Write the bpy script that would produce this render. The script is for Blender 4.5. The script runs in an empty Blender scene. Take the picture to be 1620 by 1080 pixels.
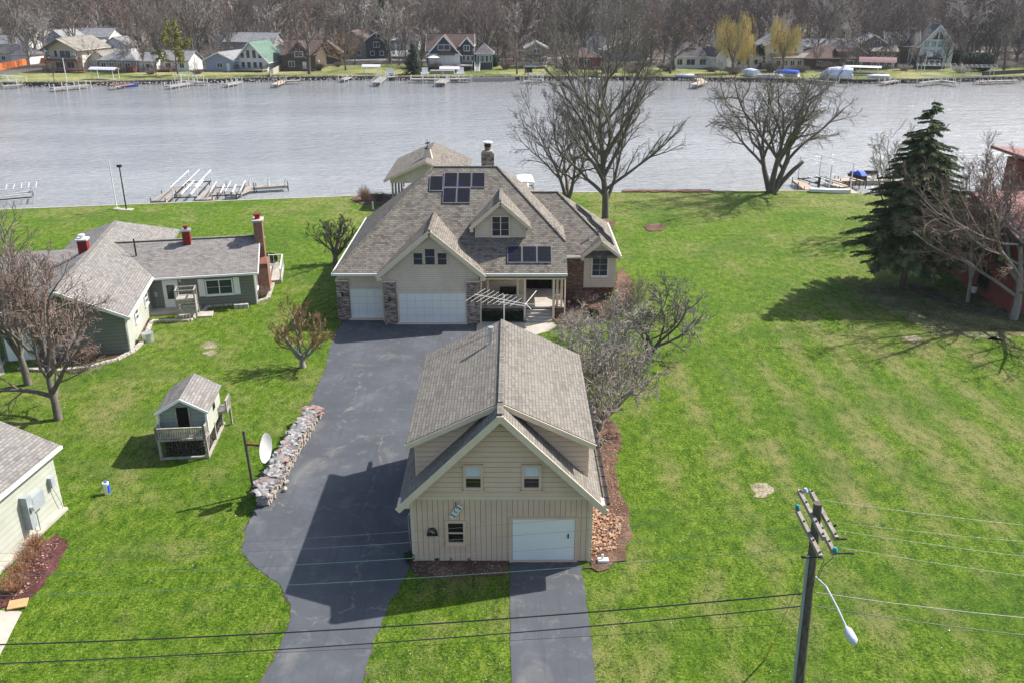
import bpy, math, random
from math import radians, sin, cos, pi, sqrt, atan2
from mathutils import Vector, Matrix
import numpy as np
scene = bpy.context.scene
COL = scene.collection
# ---- camera model, used to turn measured picture positions into real ground positions
FOC, CAMH, TILT = 1400.0, 23.0, radians(22.15)
_c, _s = cos(TILT), sin(TILT)
def ray(u, v):
    x = (u-810)/FOC; y = -(v-540)/FOC
    return (x, _c+y*_s, -_s+y*_c)
def G(u, v, z=0.0):
    d = ray(u, v); t = (z-CAMH)/d[2]
    return (d[0]*t, d[1]*t)
def Wy(u, v, Y):
    d = ray(u, v); t = Y/d[1]
    return (d[0]*t, CAMH+d[2]*t)
# ---- mesh builder
class MB:
    def __init__(s): s.v = []; s.f = []; s.mi = []
    def add(s, vs, fs, m=0):
        o = len(s.v); s.v += [tuple(p) for p in vs]
        s.f += [tuple(o+i for i in f) for f in fs]; s.mi += [m]*len(fs)
        return s
    def box(s, x0, x1, y0, y1, z0, z1, m=0):
        v = [(x0,y0,z0),(x1,y0,z0),(x1,y1,z0),(x0,y1,z0),(x0,y0,z1),(x1,y0,z1),(x1,y1,z1),(x0,y1,z1)]
        return s.add(v, [(3,2,1,0),(4,5,6,7),(0,1,5,4),(1,2,6,5),(2,3,7,6),(3,0,4,7)], m)
    def beam(s, p, q, w, h, up=(0,0,1), m=0):
        p = Vector(p); q = Vector(q); d = (q-p).normalized(); up = Vector(up)
        if abs(d.dot(up)) > .98: up = Vector((0,1,0))
        a = d.cross(up).normalized()*w/2; b = a.cross(d).normalized()*h/2
        v = [p-a-b, p+a-b, p+a+b, p-a+b, q-a-b, q+a-b, q+a+b, q-a+b]
        return s.add(v, [(0,1,2,3),(7,6,5,4),(4,5,1,0),(5,6,2,1),(6,7,3,2),(7,4,0,3)], m)
    def tube(s, pts, rad, n=6, cap=True, m=0):
        pts = [Vector(p) for p in pts]; N = len(pts)
        if not hasattr(rad, '__len__'): rad = [rad]*N
        o = len(s.v); a = None
        for i in range(N):
            d = (pts[min(i+1,N-1)]-pts[max(i-1,0)])
            d = d.normalized() if d.length > 1e-9 else Vector((0,0,1))
            if a is None:
                a = d.cross(Vector((0,0,1)) if abs(d.z) < .9 else Vector((1,0,0))).normalized()
            else:
                a = (a - d*a.dot(d)); a = a.normalized() if a.length > 1e-6 else d.orthogonal().normalized()
            b = d.cross(a)
            for k in range(n):
                t = 2*pi*k/n
                s.v.append(tuple(pts[i]+(a*cos(t)+b*sin(t))*rad[i]))
        for i in range(N-1):
            for k in range(n):
                k2 = (k+1) % n
                s.f.append((o+i*n+k, o+i*n+k2, o+(i+1)*n+k2, o+(i+1)*n+k)); s.mi.append(m)
        if cap:
            s.f.append(tuple(o+k for k in range(n))[::-1]); s.mi.append(m)
            s.f.append(tuple(o+(N-1)*n+k for k in range(n))); s.mi.append(m)
        return s
    def slab(s, pts, th, m=0):
        n = len(pts); pts = [Vector(p) for p in pts]
        nz = sum((pts[i].x-pts[(i+1)%n].x)*(pts[i].y+pts[(i+1)%n].y) for i in range(n))
        if nz < 0: pts = pts[::-1]
        v = pts + [p-Vector((0,0,th)) for p in pts]
        return s.add(v, [tuple(range(n)), tuple(range(2*n-1, n-1, -1))]+[(i, n+i, n+(i+1)%n, (i+1)%n) for i in range(n)], m)
    def prism(s, xy, z0, z1, m=0):
        n = len(xy)
        a = sum(xy[i][0]*xy[(i+1)%n][1]-xy[(i+1)%n][0]*xy[i][1] for i in range(n))
        if a < 0: xy = xy[::-1]
        v = [(x,y,z1) for x,y in xy]+[(x,y,z0) for x,y in xy]
        return s.add(v, [tuple(range(n)), tuple(range(2*n-1, n-1, -1))]+[(i, n+i, n+(i+1)%n, (i+1)%n) for i in range(n)], m)
    def ext_y(s, xz, y0, y1, m=0):      # outline in x,z extruded along y
        n = len(xz)
        a = sum(xz[i][0]*xz[(i+1)%n][1]-xz[(i+1)%n][0]*xz[i][1] for i in range(n))
        if a < 0: xz = xz[::-1]
        v = [(x,y0,z) for x,z in xz]+[(x,y1,z) for x,z in xz]
        return s.add(v, [tuple(range(n)), tuple(range(2*n-1, n-1, -1))]+[(i, n+i, n+(i+1)%n, (i+1)%n) for i in range(n)], m)
    def ext_x(s, yz, x0, x1, m=0):
        n = len(yz)
        a = sum(yz[i][0]*yz[(i+1)%n][1]-yz[(i+1)%n][0]*yz[i][1] for i in range(n))
        if a < 0: yz = yz[::-1]
        v = [(x1,y,z) for y,z in yz]+[(x0,y,z) for y,z in yz]
        return s.add(v, [tuple(range(n)), tuple(range(2*n-1, n-1, -1))]+[(i, n+i, n+(i+1)%n, (i+1)%n) for i in range(n)], m)
    def cyl(s, x, y, z0, z1, r, r2=None, n=12, m=0):
        return s.tube([(x,y,z0),(x,y,z1)], [r, r if r2 is None else r2], n, True, m)
OFF = {}
def uvs(me):
    nl = len(me.loops)
    if nl == 0: return
    co = np.empty(len(me.vertices)*3); me.vertices.foreach_get('co', co); co = co.reshape(-1,3)
    li = np.empty(nl, dtype=np.int32); me.loops.foreach_get('vertex_index', li)
    nf = len(me.polygons)
    no = np.empty(nf*3); me.polygons.foreach_get('normal', no); no = no.reshape(-1,3)
    lt = np.empty(nf, dtype=np.int32); me.polygons.foreach_get('loop_total', lt)
    no = np.repeat(no, lt, axis=0); p = co[li]
    flat = np.abs(no[:,2]) > .995
    u = np.stack([-no[:,1], no[:,0], np.zeros(nl)], 1); L = np.linalg.norm(u, axis=1)+1e-9; u /= L[:,None]
    u[flat] = (1,0,0)
    v = np.cross(no, u); v[flat] = (0,1,0)
    uv = np.stack([(p*u).sum(1), (p*v).sum(1)], 1)
    lay = me.uv_layers.new(name='UVMap'); lay.data.foreach_set('uv', uv.ravel())
def build(name, mb, mat, parent=None, smooth=False, uv=True, **tags):
    if isinstance(mb, bpy.types.Mesh): me = mb
    else:
        off = OFF.get(parent.name, None) if parent is not None else None
        vs = mb.v
        if off is not None: vs = [(x-off[0], y-off[1], z-off[2]) for x,y,z in vs]
        me = bpy.data.meshes.new(name); me.from_pydata(vs, [], mb.f)
        mats = mat if isinstance(mat, (list, tuple)) else [mat]
        for m in mats: me.materials.append(m)
        if len(mats) > 1: me.polygons.foreach_set('material_index', mb.mi)
        if smooth: me.polygons.foreach_set('use_smooth', [True]*len(me.polygons))
        me.update()
        if uv: uvs(me)
    o = bpy.data.objects.new(name, me); COL.objects.link(o)
    if parent is not None:
        o.parent = parent
        if parent.name in OFF: OFF[o.name] = OFF[parent.name]
    for k, v in tags.items(): o[k] = v
    return o
def thing(name, label, cat, loc=(0,0,0), rot=0.0, group=None, world=False):
    o = bpy.data.objects.new(name, None); COL.objects.link(o); o.empty_display_size = .3
    o.location = loc; o.rotation_euler = (0,0,rot); o['label'] = label; o['category'] = cat
    if group: o['group'] = group
    if world: OFF[o.name] = tuple(loc)
    return o
def single(name, mb, mat, label, cat, loc=(0,0,0), rot=0, group=None, world=False, **k):
    if world: mb.v = [(x-loc[0], y-loc[1], z-loc[2]) for x,y,z in mb.v]
    o = build(name, mb, mat, None, **k); o.location = loc; o.rotation_euler = (0,0,rot)
    o['label'] = label; o['category'] = cat
    if group: o['group'] = group
    return o
def dup(o, loc=None, rot=None, scale=None, label=None, parent=None):
    c = o.copy(); COL.objects.link(c)
    if parent is not None: c.parent = parent
    if loc is not None: c.location = loc
    if rot is not None: c.rotation_euler = (0,0,rot) if not hasattr(rot,'__len__') else rot
    if scale is not None: c.scale = scale
    if label: c['label'] = label
    for ch in list(o.children): dup(ch, parent=c)
    return c
# ---------------------------------------------------------------- materials
def newmat(name, rough=.8, spec=.3):
    m = bpy.data.materials.new(name); m.use_nodes = True
    nt = m.node_tree; b = nt.nodes['Principled BSDF']
    b.inputs['Roughness'].default_value = rough; b.inputs['Specular IOR Level'].default_value = spec
    return m, nt, b
class N:
    def __init__(s, nt): s.nt = nt
    def n(s, t, **k):
        x = s.nt.nodes.new(t)
        for a, v in k.items(): setattr(x, a, v)
        return x
    def l(s, a, b): s.nt.links.new(a, b)
    def noise(s, vec, scale, detail=3, rough=.6, dist=0):
        x = s.n('ShaderNodeTexNoise'); x.inputs['Scale'].default_value = scale; x.inputs['Detail'].default_value = detail
        x.inputs['Roughness'].default_value = rough; x.inputs['Distortion'].default_value = dist
        if vec is not None: s.l(vec, x.inputs['Vector'])
        return x.outputs['Fac']
    def ramp(s, fac, stops, interp='LINEAR'):
        x = s.n('ShaderNodeValToRGB'); r = x.color_ramp; r.interpolation = interp
        while len(r.elements) < len(stops): r.elements.new(.5)
        for e, (p, c) in zip(r.elements, stops):
            e.position = p; e.color = (*c, 1) if len(c) == 3 else c
        s.l(fac, x.inputs['Fac']); return x.outputs['Color']
    def mix(s, fac, a, b, mode='MIX'):
        x = s.n('ShaderNodeMix', data_type='RGBA', blend_type=mode)
        if hasattr(fac, 'is_output'): s.l(fac, x.inputs[0])
        else: x.inputs[0].default_value = fac
        for i, c in ((6,a),(7,b)):
            if hasattr(c, 'is_output'): s.l(c, x.inputs[i])
            else: x.inputs[i].default_value = (*c, 1)
        return x.outputs[2]
    def math(s, op, a, b=0.0, clamp=False):
        x = s.n('ShaderNodeMath', operation=op, use_clamp=clamp)
        for i, c in ((0,a),(1,b)):
            if hasattr(c, 'is_output'): s.l(c, x.inputs[i])
            else: x.inputs[i].default_value = c
        return x.outputs[0]
    def mapr(s, v, a, b, c=0, d=1):
        x = s.n('ShaderNodeMapRange'); s.l(v, x.inputs[0])
        for i, q in enumerate((a,b,c,d)): x.inputs[i+1].default_value = q
        return x.outputs[0]
    def uv(s): return s.n('ShaderNodeTexCoord').outputs['UV']
    def obj(s): return s.n('ShaderNodeTexCoord').outputs['Object']
    def pos(s): return s.n('ShaderNodeNewGeometry').outputs['Position']
    def vmap(s, vec, scale=(1,1,1), rot=(0,0,0)):
        x = s.n('ShaderNodeMapping'); s.l(vec, x.inputs[0]); x.inputs['Scale'].default_value = scale; x.inputs['Rotation'].default_value = rot
        return x.outputs[0]
    def bump(s, h, strength, dist, b):
        x = s.n('ShaderNodeBump'); x.inputs['Strength'].default_value = strength; x.inputs['Distance'].default_value = dist
        s.l(h, x.inputs['Height']); s.l(x.outputs[0], b.inputs['Normal']); return x
def mul(c, k): return tuple(min(1, x*k) for x in c)
def plain(name, c, rough=.7, spec=.3, var=.12, scale=3, metal=0, bump=0):
    m, nt, b = newmat(name, rough, spec); q = N(nt)
    f = q.noise(q.obj(), scale, 4)
    col = q.ramp(f, [(.3, mul(c, 1-var)), (.7, mul(c, 1+var))]); q.l(col, b.inputs['Base Color'])
    b.inputs['Metallic'].default_value = metal
    if bump: q.bump(q.noise(q.obj(), scale*8, 3), bump, .02, b)
    return m
def brick_node(q, vec, w, h, mortar, offset=.5):
    x = q.n('ShaderNodeTexBrick'); x.offset = offset; q.l(vec, x.inputs['Vector'])
    x.inputs['Color1'].default_value = (0,0,0,1); x.inputs['Color2'].default_value = (1,1,1,1); x.inputs['Mortar'].default_value = (.5,.5,.5,1)
    x.inputs['Scale'].default_value = 1; x.inputs['Mortar Size'].default_value = mortar; x.inputs['Mortar Smooth'].default_value = .1
    x.inputs['Brick Width'].default_value = w; x.inputs['Row Height'].default_value = h
    return x
def shingle(name, cols, w=.42, h=.19, streak=.1):
    m, nt, b = newmat(name, .9, .15); q = N(nt); uv = q.uv()
    br = brick_node(q, uv, w, h, .012)
    # second, offset layer of tabs breaks the regular pattern
    br2 = brick_node(q, q.vmap(uv, (1.0,1.0,1)), w*.61, h, .0, .37)
    v = q.math('ADD', q.math('MULTIPLY', br.outputs['Color'], .6), q.math('MULTIPLY', br2.outputs['Color'], .4))
    col = q.ramp(v, [(i/(len(cols)-1)*.7+.15, c) for i, c in enumerate(cols)])
    col = q.mix(br.outputs['Fac'], col, mul(cols[0], .6))
    s0 = q.n('ShaderNodeSeparateXYZ'); q.l(uv, s0.inputs[0]); f0 = q.math('FRACT', q.math('MULTIPLY', s0.outputs[1], 1/h))
    col = q.mix(q.mapr(f0, .05, .25, .45, 0), col, mul(cols[0], .5))  # course shading under the tab edges, painted as a darker line
    big = q.noise(q.obj(), .35, 4)
    col = q.mix(q.mapr(big, .3, .7, 0, streak*2.5), col, mul(cols[-1], 1.15))
    st = q.noise(q.vmap(uv, (2.2,.12,1)), 1, 3)
    col = q.mix(q.mapr(st, .5, .75, 0, .3), col, mul(cols[0], 1.1))
    fine = q.noise(q.obj(), 30, 2)
    col = q.mix(.35, col, q.ramp(fine, [(.3,(.2,.2,.2)),(.7,(.8,.8,.8))]), 'OVERLAY')
    q.l(col, b.inputs['Base Color'])
    sx = q.n('ShaderNodeSeparateXYZ'); q.l(uv, sx.inputs[0])
    saw = q.math('FRACT', q.math('MULTIPLY', sx.outputs[1], -1/h))
    q.bump(q.math('ADD', saw, q.math('MULTIPLY', v, .4)), .6, .02, b)
    return m
def siding(name, c, course=.11, vertical=False, dark=.5, rough=.6):
    m, nt, b = newmat(name, rough, .3); q = N(nt); uv = q.uv()
    sx = q.n('ShaderNodeSeparateXYZ'); q.l(uv, sx.inputs[0])
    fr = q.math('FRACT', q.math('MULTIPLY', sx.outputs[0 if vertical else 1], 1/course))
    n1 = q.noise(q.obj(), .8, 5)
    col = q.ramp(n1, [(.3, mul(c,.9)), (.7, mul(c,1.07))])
    lap_shade = q.mapr(fr, .10, .24, 1, 0)
    col = q.mix(q.math('MULTIPLY', lap_shade, 1-dark), col, mul(c,.3))  # shade under each lap put into the colour as a dark line
    st = q.noise(q.vmap(q.obj(), (3,3,.3)), 2, 4)
    col = q.mix(q.mapr(st, .5, .8, 0, .25), col, mul(c,.7))
    q.l(col, b.inputs['Base Color'])
    q.bump(q.mapr(fr, .0, .15, 0, 1) if vertical else q.math('SUBTRACT', 1, fr), .5, .02, b)
    return m
def bricks(name, cols, mortar, w=.22, h=.075, ms=.008, bump=.5, nz=.0):
    m, nt, b = newmat(name, .85, .2); q = N(nt); uv = q.uv()
    br = brick_node(q, uv, w, h, ms)
    br2 = brick_node(q, uv, w*1.7, h, 0, .21)
    v = q.math('ADD', q.math('MULTIPLY', br.outputs['Color'], .7), q.math('MULTIPLY', br2.outputs['Color'], .3))
    col = q.ramp(v, [(i/(len(cols)-1)*.8+.1, c) for i, c in enumerate(cols)])
    col = q.mix(br.outputs['Fac'], col, mortar)
    q.l(col, b.inputs['Base Color'])
    q.bump(q.math('ADD', q.math('SUBTRACT', 1, br.outputs['Fac']), v), bump, .02, b)
    return m
def glass(name, c=(.012,.018,.035), rough=.06, spec=.6):
    m, nt, b = newmat(name, rough, spec); q = N(nt)
    f = q.noise(q.obj(), 1.3, 2); q.l(q.ramp(f, [(.35, c), (.7, mul(c, 2.2))]), b.inputs['Base Color'])
    return m
def ground_mat(name, stops, scale=.4, bump=.5, spec_col=None, fine=9):
    m, nt, b = newmat(name, .95, .1); q = N(nt); p = q.pos()
    a = q.noise(p, scale, 6, .65); f = q.noise(p, fine, 4, .7)
    v = q.math('ADD', q.math('MULTIPLY', a, .5), q.math('MULTIPLY', f, .5))
    col = q.ramp(v, stops)
    if spec_col:
        vo = q.n('ShaderNodeTexVoronoi'); vo.inputs['Scale'].default_value = 9; q.l(p, vo.inputs['Vector'])
        col = q.mix(q.mapr(vo.outputs['Distance'], .12, .2, .8, 0), col, spec_col)
    q.l(col, b.inputs['Base Color'])
    q.bump(f, bump, .08, b)
    return m
def grass_mat(name, lush=1.0, straw=.5, stripes=False):
    m, nt, b = newmat(name, .85, .15); q = N(nt); p = q.pos()
    big = q.noise(p, .055, 5, .6); mid = q.noise(p, .45, 5, .65); fine = q.noise(p, 8.5, 4, .8); vf = q.noise(p, 24, 2, .8)
    clump = q.noise(q.vmap(p, (1,.55,1)), 2.2, 5, .75)
    g1 = (.014,.036,.003); g2 = (.060,.133,.004); g3 = (.130,.224,.009); st = (.36,.33,.13)
    v = q.math('ADD', q.math('ADD', q.math('MULTIPLY', fine, .45), q.math('MULTIPLY', vf, .25)), q.math('MULTIPLY', clump, .30))
    col = q.ramp(v, [(.415, mul(g1,lush)), (.48, mul(g2,lush)), (.53, mul(g3,lush)), (.585, (.27,.33,.06))])
    # dry straw patches
    pa = q.math('ADD', q.math('MULTIPLY', big, .55), q.math('MULTIPLY', mid, .45))
    if stripes:
        xyz = q.n('ShaderNodeSeparateXYZ'); q.l(p, xyz.inputs[0])
        sx = q.math('ADD', xyz.outputs[0], q.math('MULTIPLY', q.noise(p, .06, 2), 1.6))
        sx = q.math('ADD', sx, q.math('MULTIPLY', xyz.outputs[1], .02))
        w = q.math('SINE', q.math('MULTIPLY', sx, 2*pi/2.9))
        w = q.math('MULTIPLY', w, q.mapr(xyz.outputs[0], 5, 9, 0, .062))
        w = q.math('MULTIPLY', w, q.mapr(xyz.outputs[1], 72, 52, 0, 1))
        pa = q.math('ADD', pa, w)
        pa = q.math('ADD', pa, q.math('MULTIPLY', q.mapr(xyz.outputs[0], 5, 14, 0, .035), q.mapr(xyz.outputs[1], 60, 45, 0, 1)))
        pa = q.math('ADD', pa, q.mapr(xyz.outputs[1], 80, 95, 0, .05))
    sm = q.math('MULTIPLY', q.mapr(pa, .49, .63, .0, straw), q.mapr(q.math('ADD', q.math('MULTIPLY', fine, .5), q.math('MULTIPLY', clump, .5)), .42, .57, .15, 1.4), True)
    col = q.mix(sm, col, q.ramp(vf, [(.38, mul(st,.5)), (.6, st)]))
    # mossy darker pools
    dk = q.noise(p, .16, 3); col = q.mix(q.mapr(dk, .50, .62, 0, .5), col, q.ramp(v, [(.4,(.02,.06,.004)),(.56,(.075,.17,.008))]))
    # pale fallen leaves
    vo = q.n('ShaderNodeTexVoronoi'); vo.inputs['Scale'].default_value = 1.6; q.l(p, vo.inputs['Vector'])
    wn = q.n('ShaderNodeTexWhiteNoise', noise_dimensions='3D'); q.l(vo.outputs['Position'], wn.inputs['Vector'])
    fl = q.math('MULTIPLY', q.math('LESS_THAN', vo.outputs['Distance'], .05), q.math('GREATER_THAN', wn.outputs['Value'], .72))
    col = q.mix(fl, col, (.52,.46,.36))
    q.l(col, b.inputs['Base Color'])
    bp = q.math('ADD', q.math('MULTIPLY', fine, .6), q.math('MULTIPLY', vf, .4))
    q.bump(bp, 1.0, .2, b)
    return m
def asphalt(name, c=(.080,.087,.099)):
    m, nt, b = newmat(name, .75, .25); q = N(nt); p = q.pos()
    big = q.noise(p, .35, 5, .6); f = q.noise(p, 40, 2, .7); md = q.noise(p, 1.6, 6, .7)
    col = q.ramp(big, [(.3, mul(c,.8)), (.55, c), (.75, mul(c,1.35))])
    col = q.mix(q.mapr(md, .55, .72, 0, .45), col, (.20,.195,.20))
    col = q.mix(.3, col, q.ramp(f, [(.3,(.25,.25,.25)),(.7,(.75,.75,.75))]), 'OVERLAY')
    # pale dusty smears
    sm = q.noise(q.vmap(p, (1,.6,1)), .55, 3, .5, .6)
    col = q.mix(q.mapr(sm, .58, .78, 0, .4), col, (.26,.25,.23))
    # cracks: distorted voronoi edges, filled pale
    vo = q.n('ShaderNodeTexVoronoi', feature='DISTANCE_TO_EDGE'); vo.inputs['Scale'].default_value = .16
    ds = q.n('ShaderNodeVectorMath', operation='ADD'); q.l(p, ds.inputs[0])
    nn = q.n('ShaderNodeTexNoise'); nn.inputs['Scale'].default_value = 1.1; nn.inputs['Detail'].default_value = 5; q.l(p, nn.inputs['Vector']); q.l(nn.outputs['Color'], ds.inputs[1])
    q.l(ds.outputs[0], vo.inputs['Vector'])
    ck = q.math('MULTIPLY', q.mapr(vo.outputs['Distance'], .0, .009, 1, 0), q.mapr(md, .46, .56, .0, .6))
    col = q.mix(ck, col, (.24,.205,.175))
    tr = q.noise(q.vmap(p, (6,.25,1)), .8, 3); col = q.mix(q.mapr(tr, .55, .68, 0, .3), col, mul(c,.55))
    q.l(col, b.inputs['Base Color']); q.bump(f, .25, .01, b)
    return m
def water_mat():
    m, nt, b = newmat('river_water', .12, .5); q = N(nt); p = q.pos()
    big = q.noise(q.vmap(p, (.5,1,1)), .03, 3)
    xyz = q.n('ShaderNodeSeparateXYZ'); q.l(p, xyz.inputs[0])
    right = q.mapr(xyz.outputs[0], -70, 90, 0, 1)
    col = q.ramp(right, [(0,(.275,.29,.30)), (1,(.40,.40,.385))])  # sky reflection painted into the base colour, brighter to the right
    col = q.mix(q.mapr(big, .35, .65, 0, .3), col, (.27,.28,.29))
    ripple_fleck = q.noise(q.vmap(p, (.35,1,1)), 1.0, 4, .75)
    col = q.mix(q.mapr(ripple_fleck, .54, .64, 0, .45), col, (.16,.15,.15))  # dark ripple flecks painted into the base colour
    q.l(col, b.inputs['Base Color'])
    w1 = q.noise(q.vmap(p, (.45,1,1), (0,0,.25)), 1.7, 4, .62, .5); w2 = q.noise(q.vmap(p, (.5,1,1), (0,0,-.2)), .45, 2, .5, .3)
    h = q.math('ADD', q.math('MULTIPLY', w1, .55), q.math('MULTIPLY', w2, .6))
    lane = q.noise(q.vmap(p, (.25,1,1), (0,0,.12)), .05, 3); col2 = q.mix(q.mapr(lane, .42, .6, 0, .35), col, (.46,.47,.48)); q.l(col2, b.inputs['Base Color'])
    bn = q.bump(h, 1.0, .55, b)
    far = q.mapr(xyz.outputs[1], 150, 225, 0, 1); q.l(q.mix(q.math('MULTIPLY', far, .55), col2, (.17,.165,.155)), b.inputs['Base Color'])  # dark reflection towards the far bank mixed into the base colour
    return m
def bark(name, c, var=.35, scale=6):
    m, nt, b = newmat(name, .9, .1); q = N(nt)
    f = q.noise(q.vmap(q.obj(), (1,1,.25)), scale, 4, .7)
    q.l(q.ramp(f, [(.3, mul(c,1-var)), (.7, mul(c,1+var))]), b.inputs['Base Color'])
    return m
def leaf(name, c, var=.5, scale=1.5, trans=0.0):
    m, nt, b = newmat(name, .75, .2); q = N(nt)
    f = q.noise(q.obj(), scale, 4, .7)
    q.l(q.ramp(f, [(.3, mul(c,1-var)), (.7, mul(c,1+var))]), b.inputs['Base Color'])
    return m
def wood_planks(name, c, w=.14, axis=0):
    m, nt, b = newmat(name, .85, .15); q = N(nt); uv = q.uv()
    sx = q.n('ShaderNodeSeparateXYZ'); q.l(uv, sx.inputs[0])
    k = q.math('MULTIPLY', sx.outputs[axis], 1/w)
    wn = q.n('ShaderNodeTexWhiteNoise', noise_dimensions='1D'); q.l(q.math('FLOOR', k), wn.inputs['W'])
    col = q.ramp(wn.outputs['Value'], [(0, mul(c,.7)), (1, mul(c,1.2))])
    col = q.mix(q.mapr(q.math('FRACT', k), 0, .12, .8, 0), col, mul(c,.2))
    g = q.noise(q.vmap(q.obj(), (4,4,4)), 3, 5); col = q.mix(q.mapr(g, .45, .75, 0, .5), col, mul(c,.6))
    q.l(col, b.inputs['Base Color']); return m
M = {}
M['lawn'] = grass_mat('lawn_grass', 1.0, .72, True)
M['far_lawn'] = ground_mat('far_lawn_grass', [(.40,(.06,.09,.02)),(.5,(.17,.185,.06)),(.6,(.33,.30,.15))], .07, .3, None, 1.2)
M['litter'] = ground_mat('leaf_litter', [(.38,(.035,.030,.026)),(.5,(.085,.072,.06)),(.62,(.17,.15,.12))], .05, .5, None, 1.5)
M['asphalt'] = asphalt('driveway_asphalt')
M['road'] = plain('grey_road', (.24,.23,.23), .9, .1, .15, .3)
M['concrete'] = plain('pale_concrete', (.42,.385,.335), .85, .2, .16, 1.2, bump=.2)
M['mulch'] = ground_mat('brown_mulch', [(.3,(.035,.022,.017)),(.5,(.13,.080,.058)),(.68,(.30,.20,.14))], .8, 1.0, None, 12)
M['thin_grass'] = ground_mat('thin_grass', [(.40,(.05,.05,.02)),(.47,(.13,.12,.06)),(.53,(.15,.17,.06)),(.6,(.32,.29,.18))], .5, .8, None, 8)
M['redmulch'] = ground_mat('red_mulch', [(.3,(.03,.010,.010)),(.5,(.11,.045,.042)),(.68,(.26,.13,.12))], .8, 1.0, None, 14)
M['water'] = water_mat()
M['shingle'] = shingle('house_shingles', [(.098,.086,.072),(.168,.149,.127),(.208,.185,.159),(.256,.229,.196)], .36, .17)
M['shingle_barn'] = shingle('garage_shingles', [(.140,.127,.109),(.182,.166,.144),(.208,.190,.166),(.238,.219,.191)], .28, .16)
M['shingle_grey'] = shingle('neighbour_shingles', [(.15,.14,.13),(.20,.187,.174),(.236,.221,.206),(.275,.258,.24)], .35, .17)
M['shingle_red'] = shingle('red_shingles', [(.16,.075,.07),(.26,.13,.12),(.32,.18,.17),(.38,.24,.22)], .35, .17)
M['shingle_far'] = shingle('far_dark_shingles', [(.07,.068,.075),(.12,.115,.12),(.17,.16,.165)], .6, .3)
M['shingle_fartan'] = shingle('far_tan_shingles', [(.17,.155,.13),(.24,.22,.19),(.30,.275,.24)], .6, .3)
M['shingle_farbrown'] = shingle('far_brown_shingles', [(.08,.055,.048),(.12,.088,.075),(.16,.115,.1)], .6, .3)
M['shingle_fargrey'] = shingle('far_grey_shingles', [(.18,.18,.185),(.26,.26,.265),(.32,.32,.33)], .6, .3)
M['green_roof'] = shingle('green_roof', [(.09,.15,.12),(.13,.2,.16),(.17,.25,.2)], .6, .3)
M['ridge'] = plain('ridge_caps', (.13,.115,.10), .9, .1, .3, 5)
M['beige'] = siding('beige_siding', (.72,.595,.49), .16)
M['beige_clap'] = plain('beige_clapboard', (.70,.515,.395), .65, .25, .06, 1)
M['beige_vert'] = plain('beige_vertical_board', (.68,.495,.375), .65, .25, .07, 1)
M['groove_shade'] = plain('board_groove_shade', (.20,.15,.11), .9, .05, .05, 1)  # dark wall colour behind the boards stands in for shade between them
M['cream'] = plain('cream_trim', (.70,.58,.455), .5, .35, .05, 2)
M['white'] = plain('white_paint', (.80,.79,.76), .45, .4, .04, 1.5)
M['door_gap'] = plain('door_joint_shadow_gap', (.62,.61,.58), .7, .2, .05)
M['pale_soil'] = ground_mat('pale_soil', [(.42,(.10,.10,.05)),(.5,(.23,.20,.13)),(.58,(.38,.33,.25))], .9, .6, None, 9)
M['dark_log'] = plain('dark_firewood', (.085,.07,.058), .9, .1, .6, 9)
M['door_white'] = plain('white_garage_door', (.82,.81,.78), .4, .4, .03, .8)
M['stone'] = bricks('pillar_brick', [(.055,.035,.03),(.16,.10,.085),(.30,.215,.18),(.45,.375,.33),(.13,.085,.075),(.50,.44,.40)], (.26,.22,.2), .27, .085)
M['stone_dark'] = bricks('porch_brick', [(.05,.028,.02),(.15,.075,.05),(.26,.14,.09),(.10,.06,.05),(.33,.23,.18)], (.16,.12,.1), .27, .085)
M['redbrick'] = bricks('red_brick', [(.17,.055,.035),(.25,.09,.055),(.32,.13,.08)], (.35,.3,.26), .2, .07)
M['redpaint'] = plain('red_painted_brick', (.22,.022,.022), .7, .2, .25, 4)
M['glass'] = glass('window_glass')
M['glass_dark'] = glass('dark_glass', (.008,.008,.010))
M['glass_teal'] = glass('teal_glass', (.12,.24,.25), .1)
M['black'] = plain('black_metal', (.015,.015,.016), .5, .4, .2)
M['dark'] = plain('dark_interior', (.012,.010,.009), .9, .1, .2)
M['metal'] = plain('galvanised_metal', (.50,.52,.54), .4, .5, .15, 3, metal=.6)
M['grey_paint'] = plain('grey_paint', (.32,.35,.37), .6, .3, .1)
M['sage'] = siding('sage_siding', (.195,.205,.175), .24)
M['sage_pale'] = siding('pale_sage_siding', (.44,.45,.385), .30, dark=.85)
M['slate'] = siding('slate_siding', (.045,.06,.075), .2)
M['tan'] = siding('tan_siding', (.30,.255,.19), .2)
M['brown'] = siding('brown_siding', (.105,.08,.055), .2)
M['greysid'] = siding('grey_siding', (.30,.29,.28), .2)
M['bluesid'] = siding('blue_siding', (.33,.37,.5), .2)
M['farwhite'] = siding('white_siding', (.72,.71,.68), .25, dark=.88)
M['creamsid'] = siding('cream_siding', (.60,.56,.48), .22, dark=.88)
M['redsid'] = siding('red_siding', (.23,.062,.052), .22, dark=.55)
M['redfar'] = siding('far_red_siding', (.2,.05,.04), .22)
M['deck'] = wood_planks('weathered_deck', (.34,.31,.28), .15, 0)
M['deckw'] = plain('weathered_wood', (.36,.33,.29), .85, .15, .3, 5)
M['fresh'] = wood_planks('tan_deck', (.50,.40,.31), .15, 1)
M['reddeck'] = plain('red_brown_deck', (.16,.06,.045), .8, .2, .3, 3)
M['orange'] = plain('orange_fence_wood', (.52,.15,.045), .8, .15, .25, 2)
M['darkfence'] = plain('dark_fence_wood', (.10,.085,.08), .9, .1, .3, 2)
M['pole_wood'] = bark('utility_pole_wood', (.115,.10,.085), .5, 12)
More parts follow.
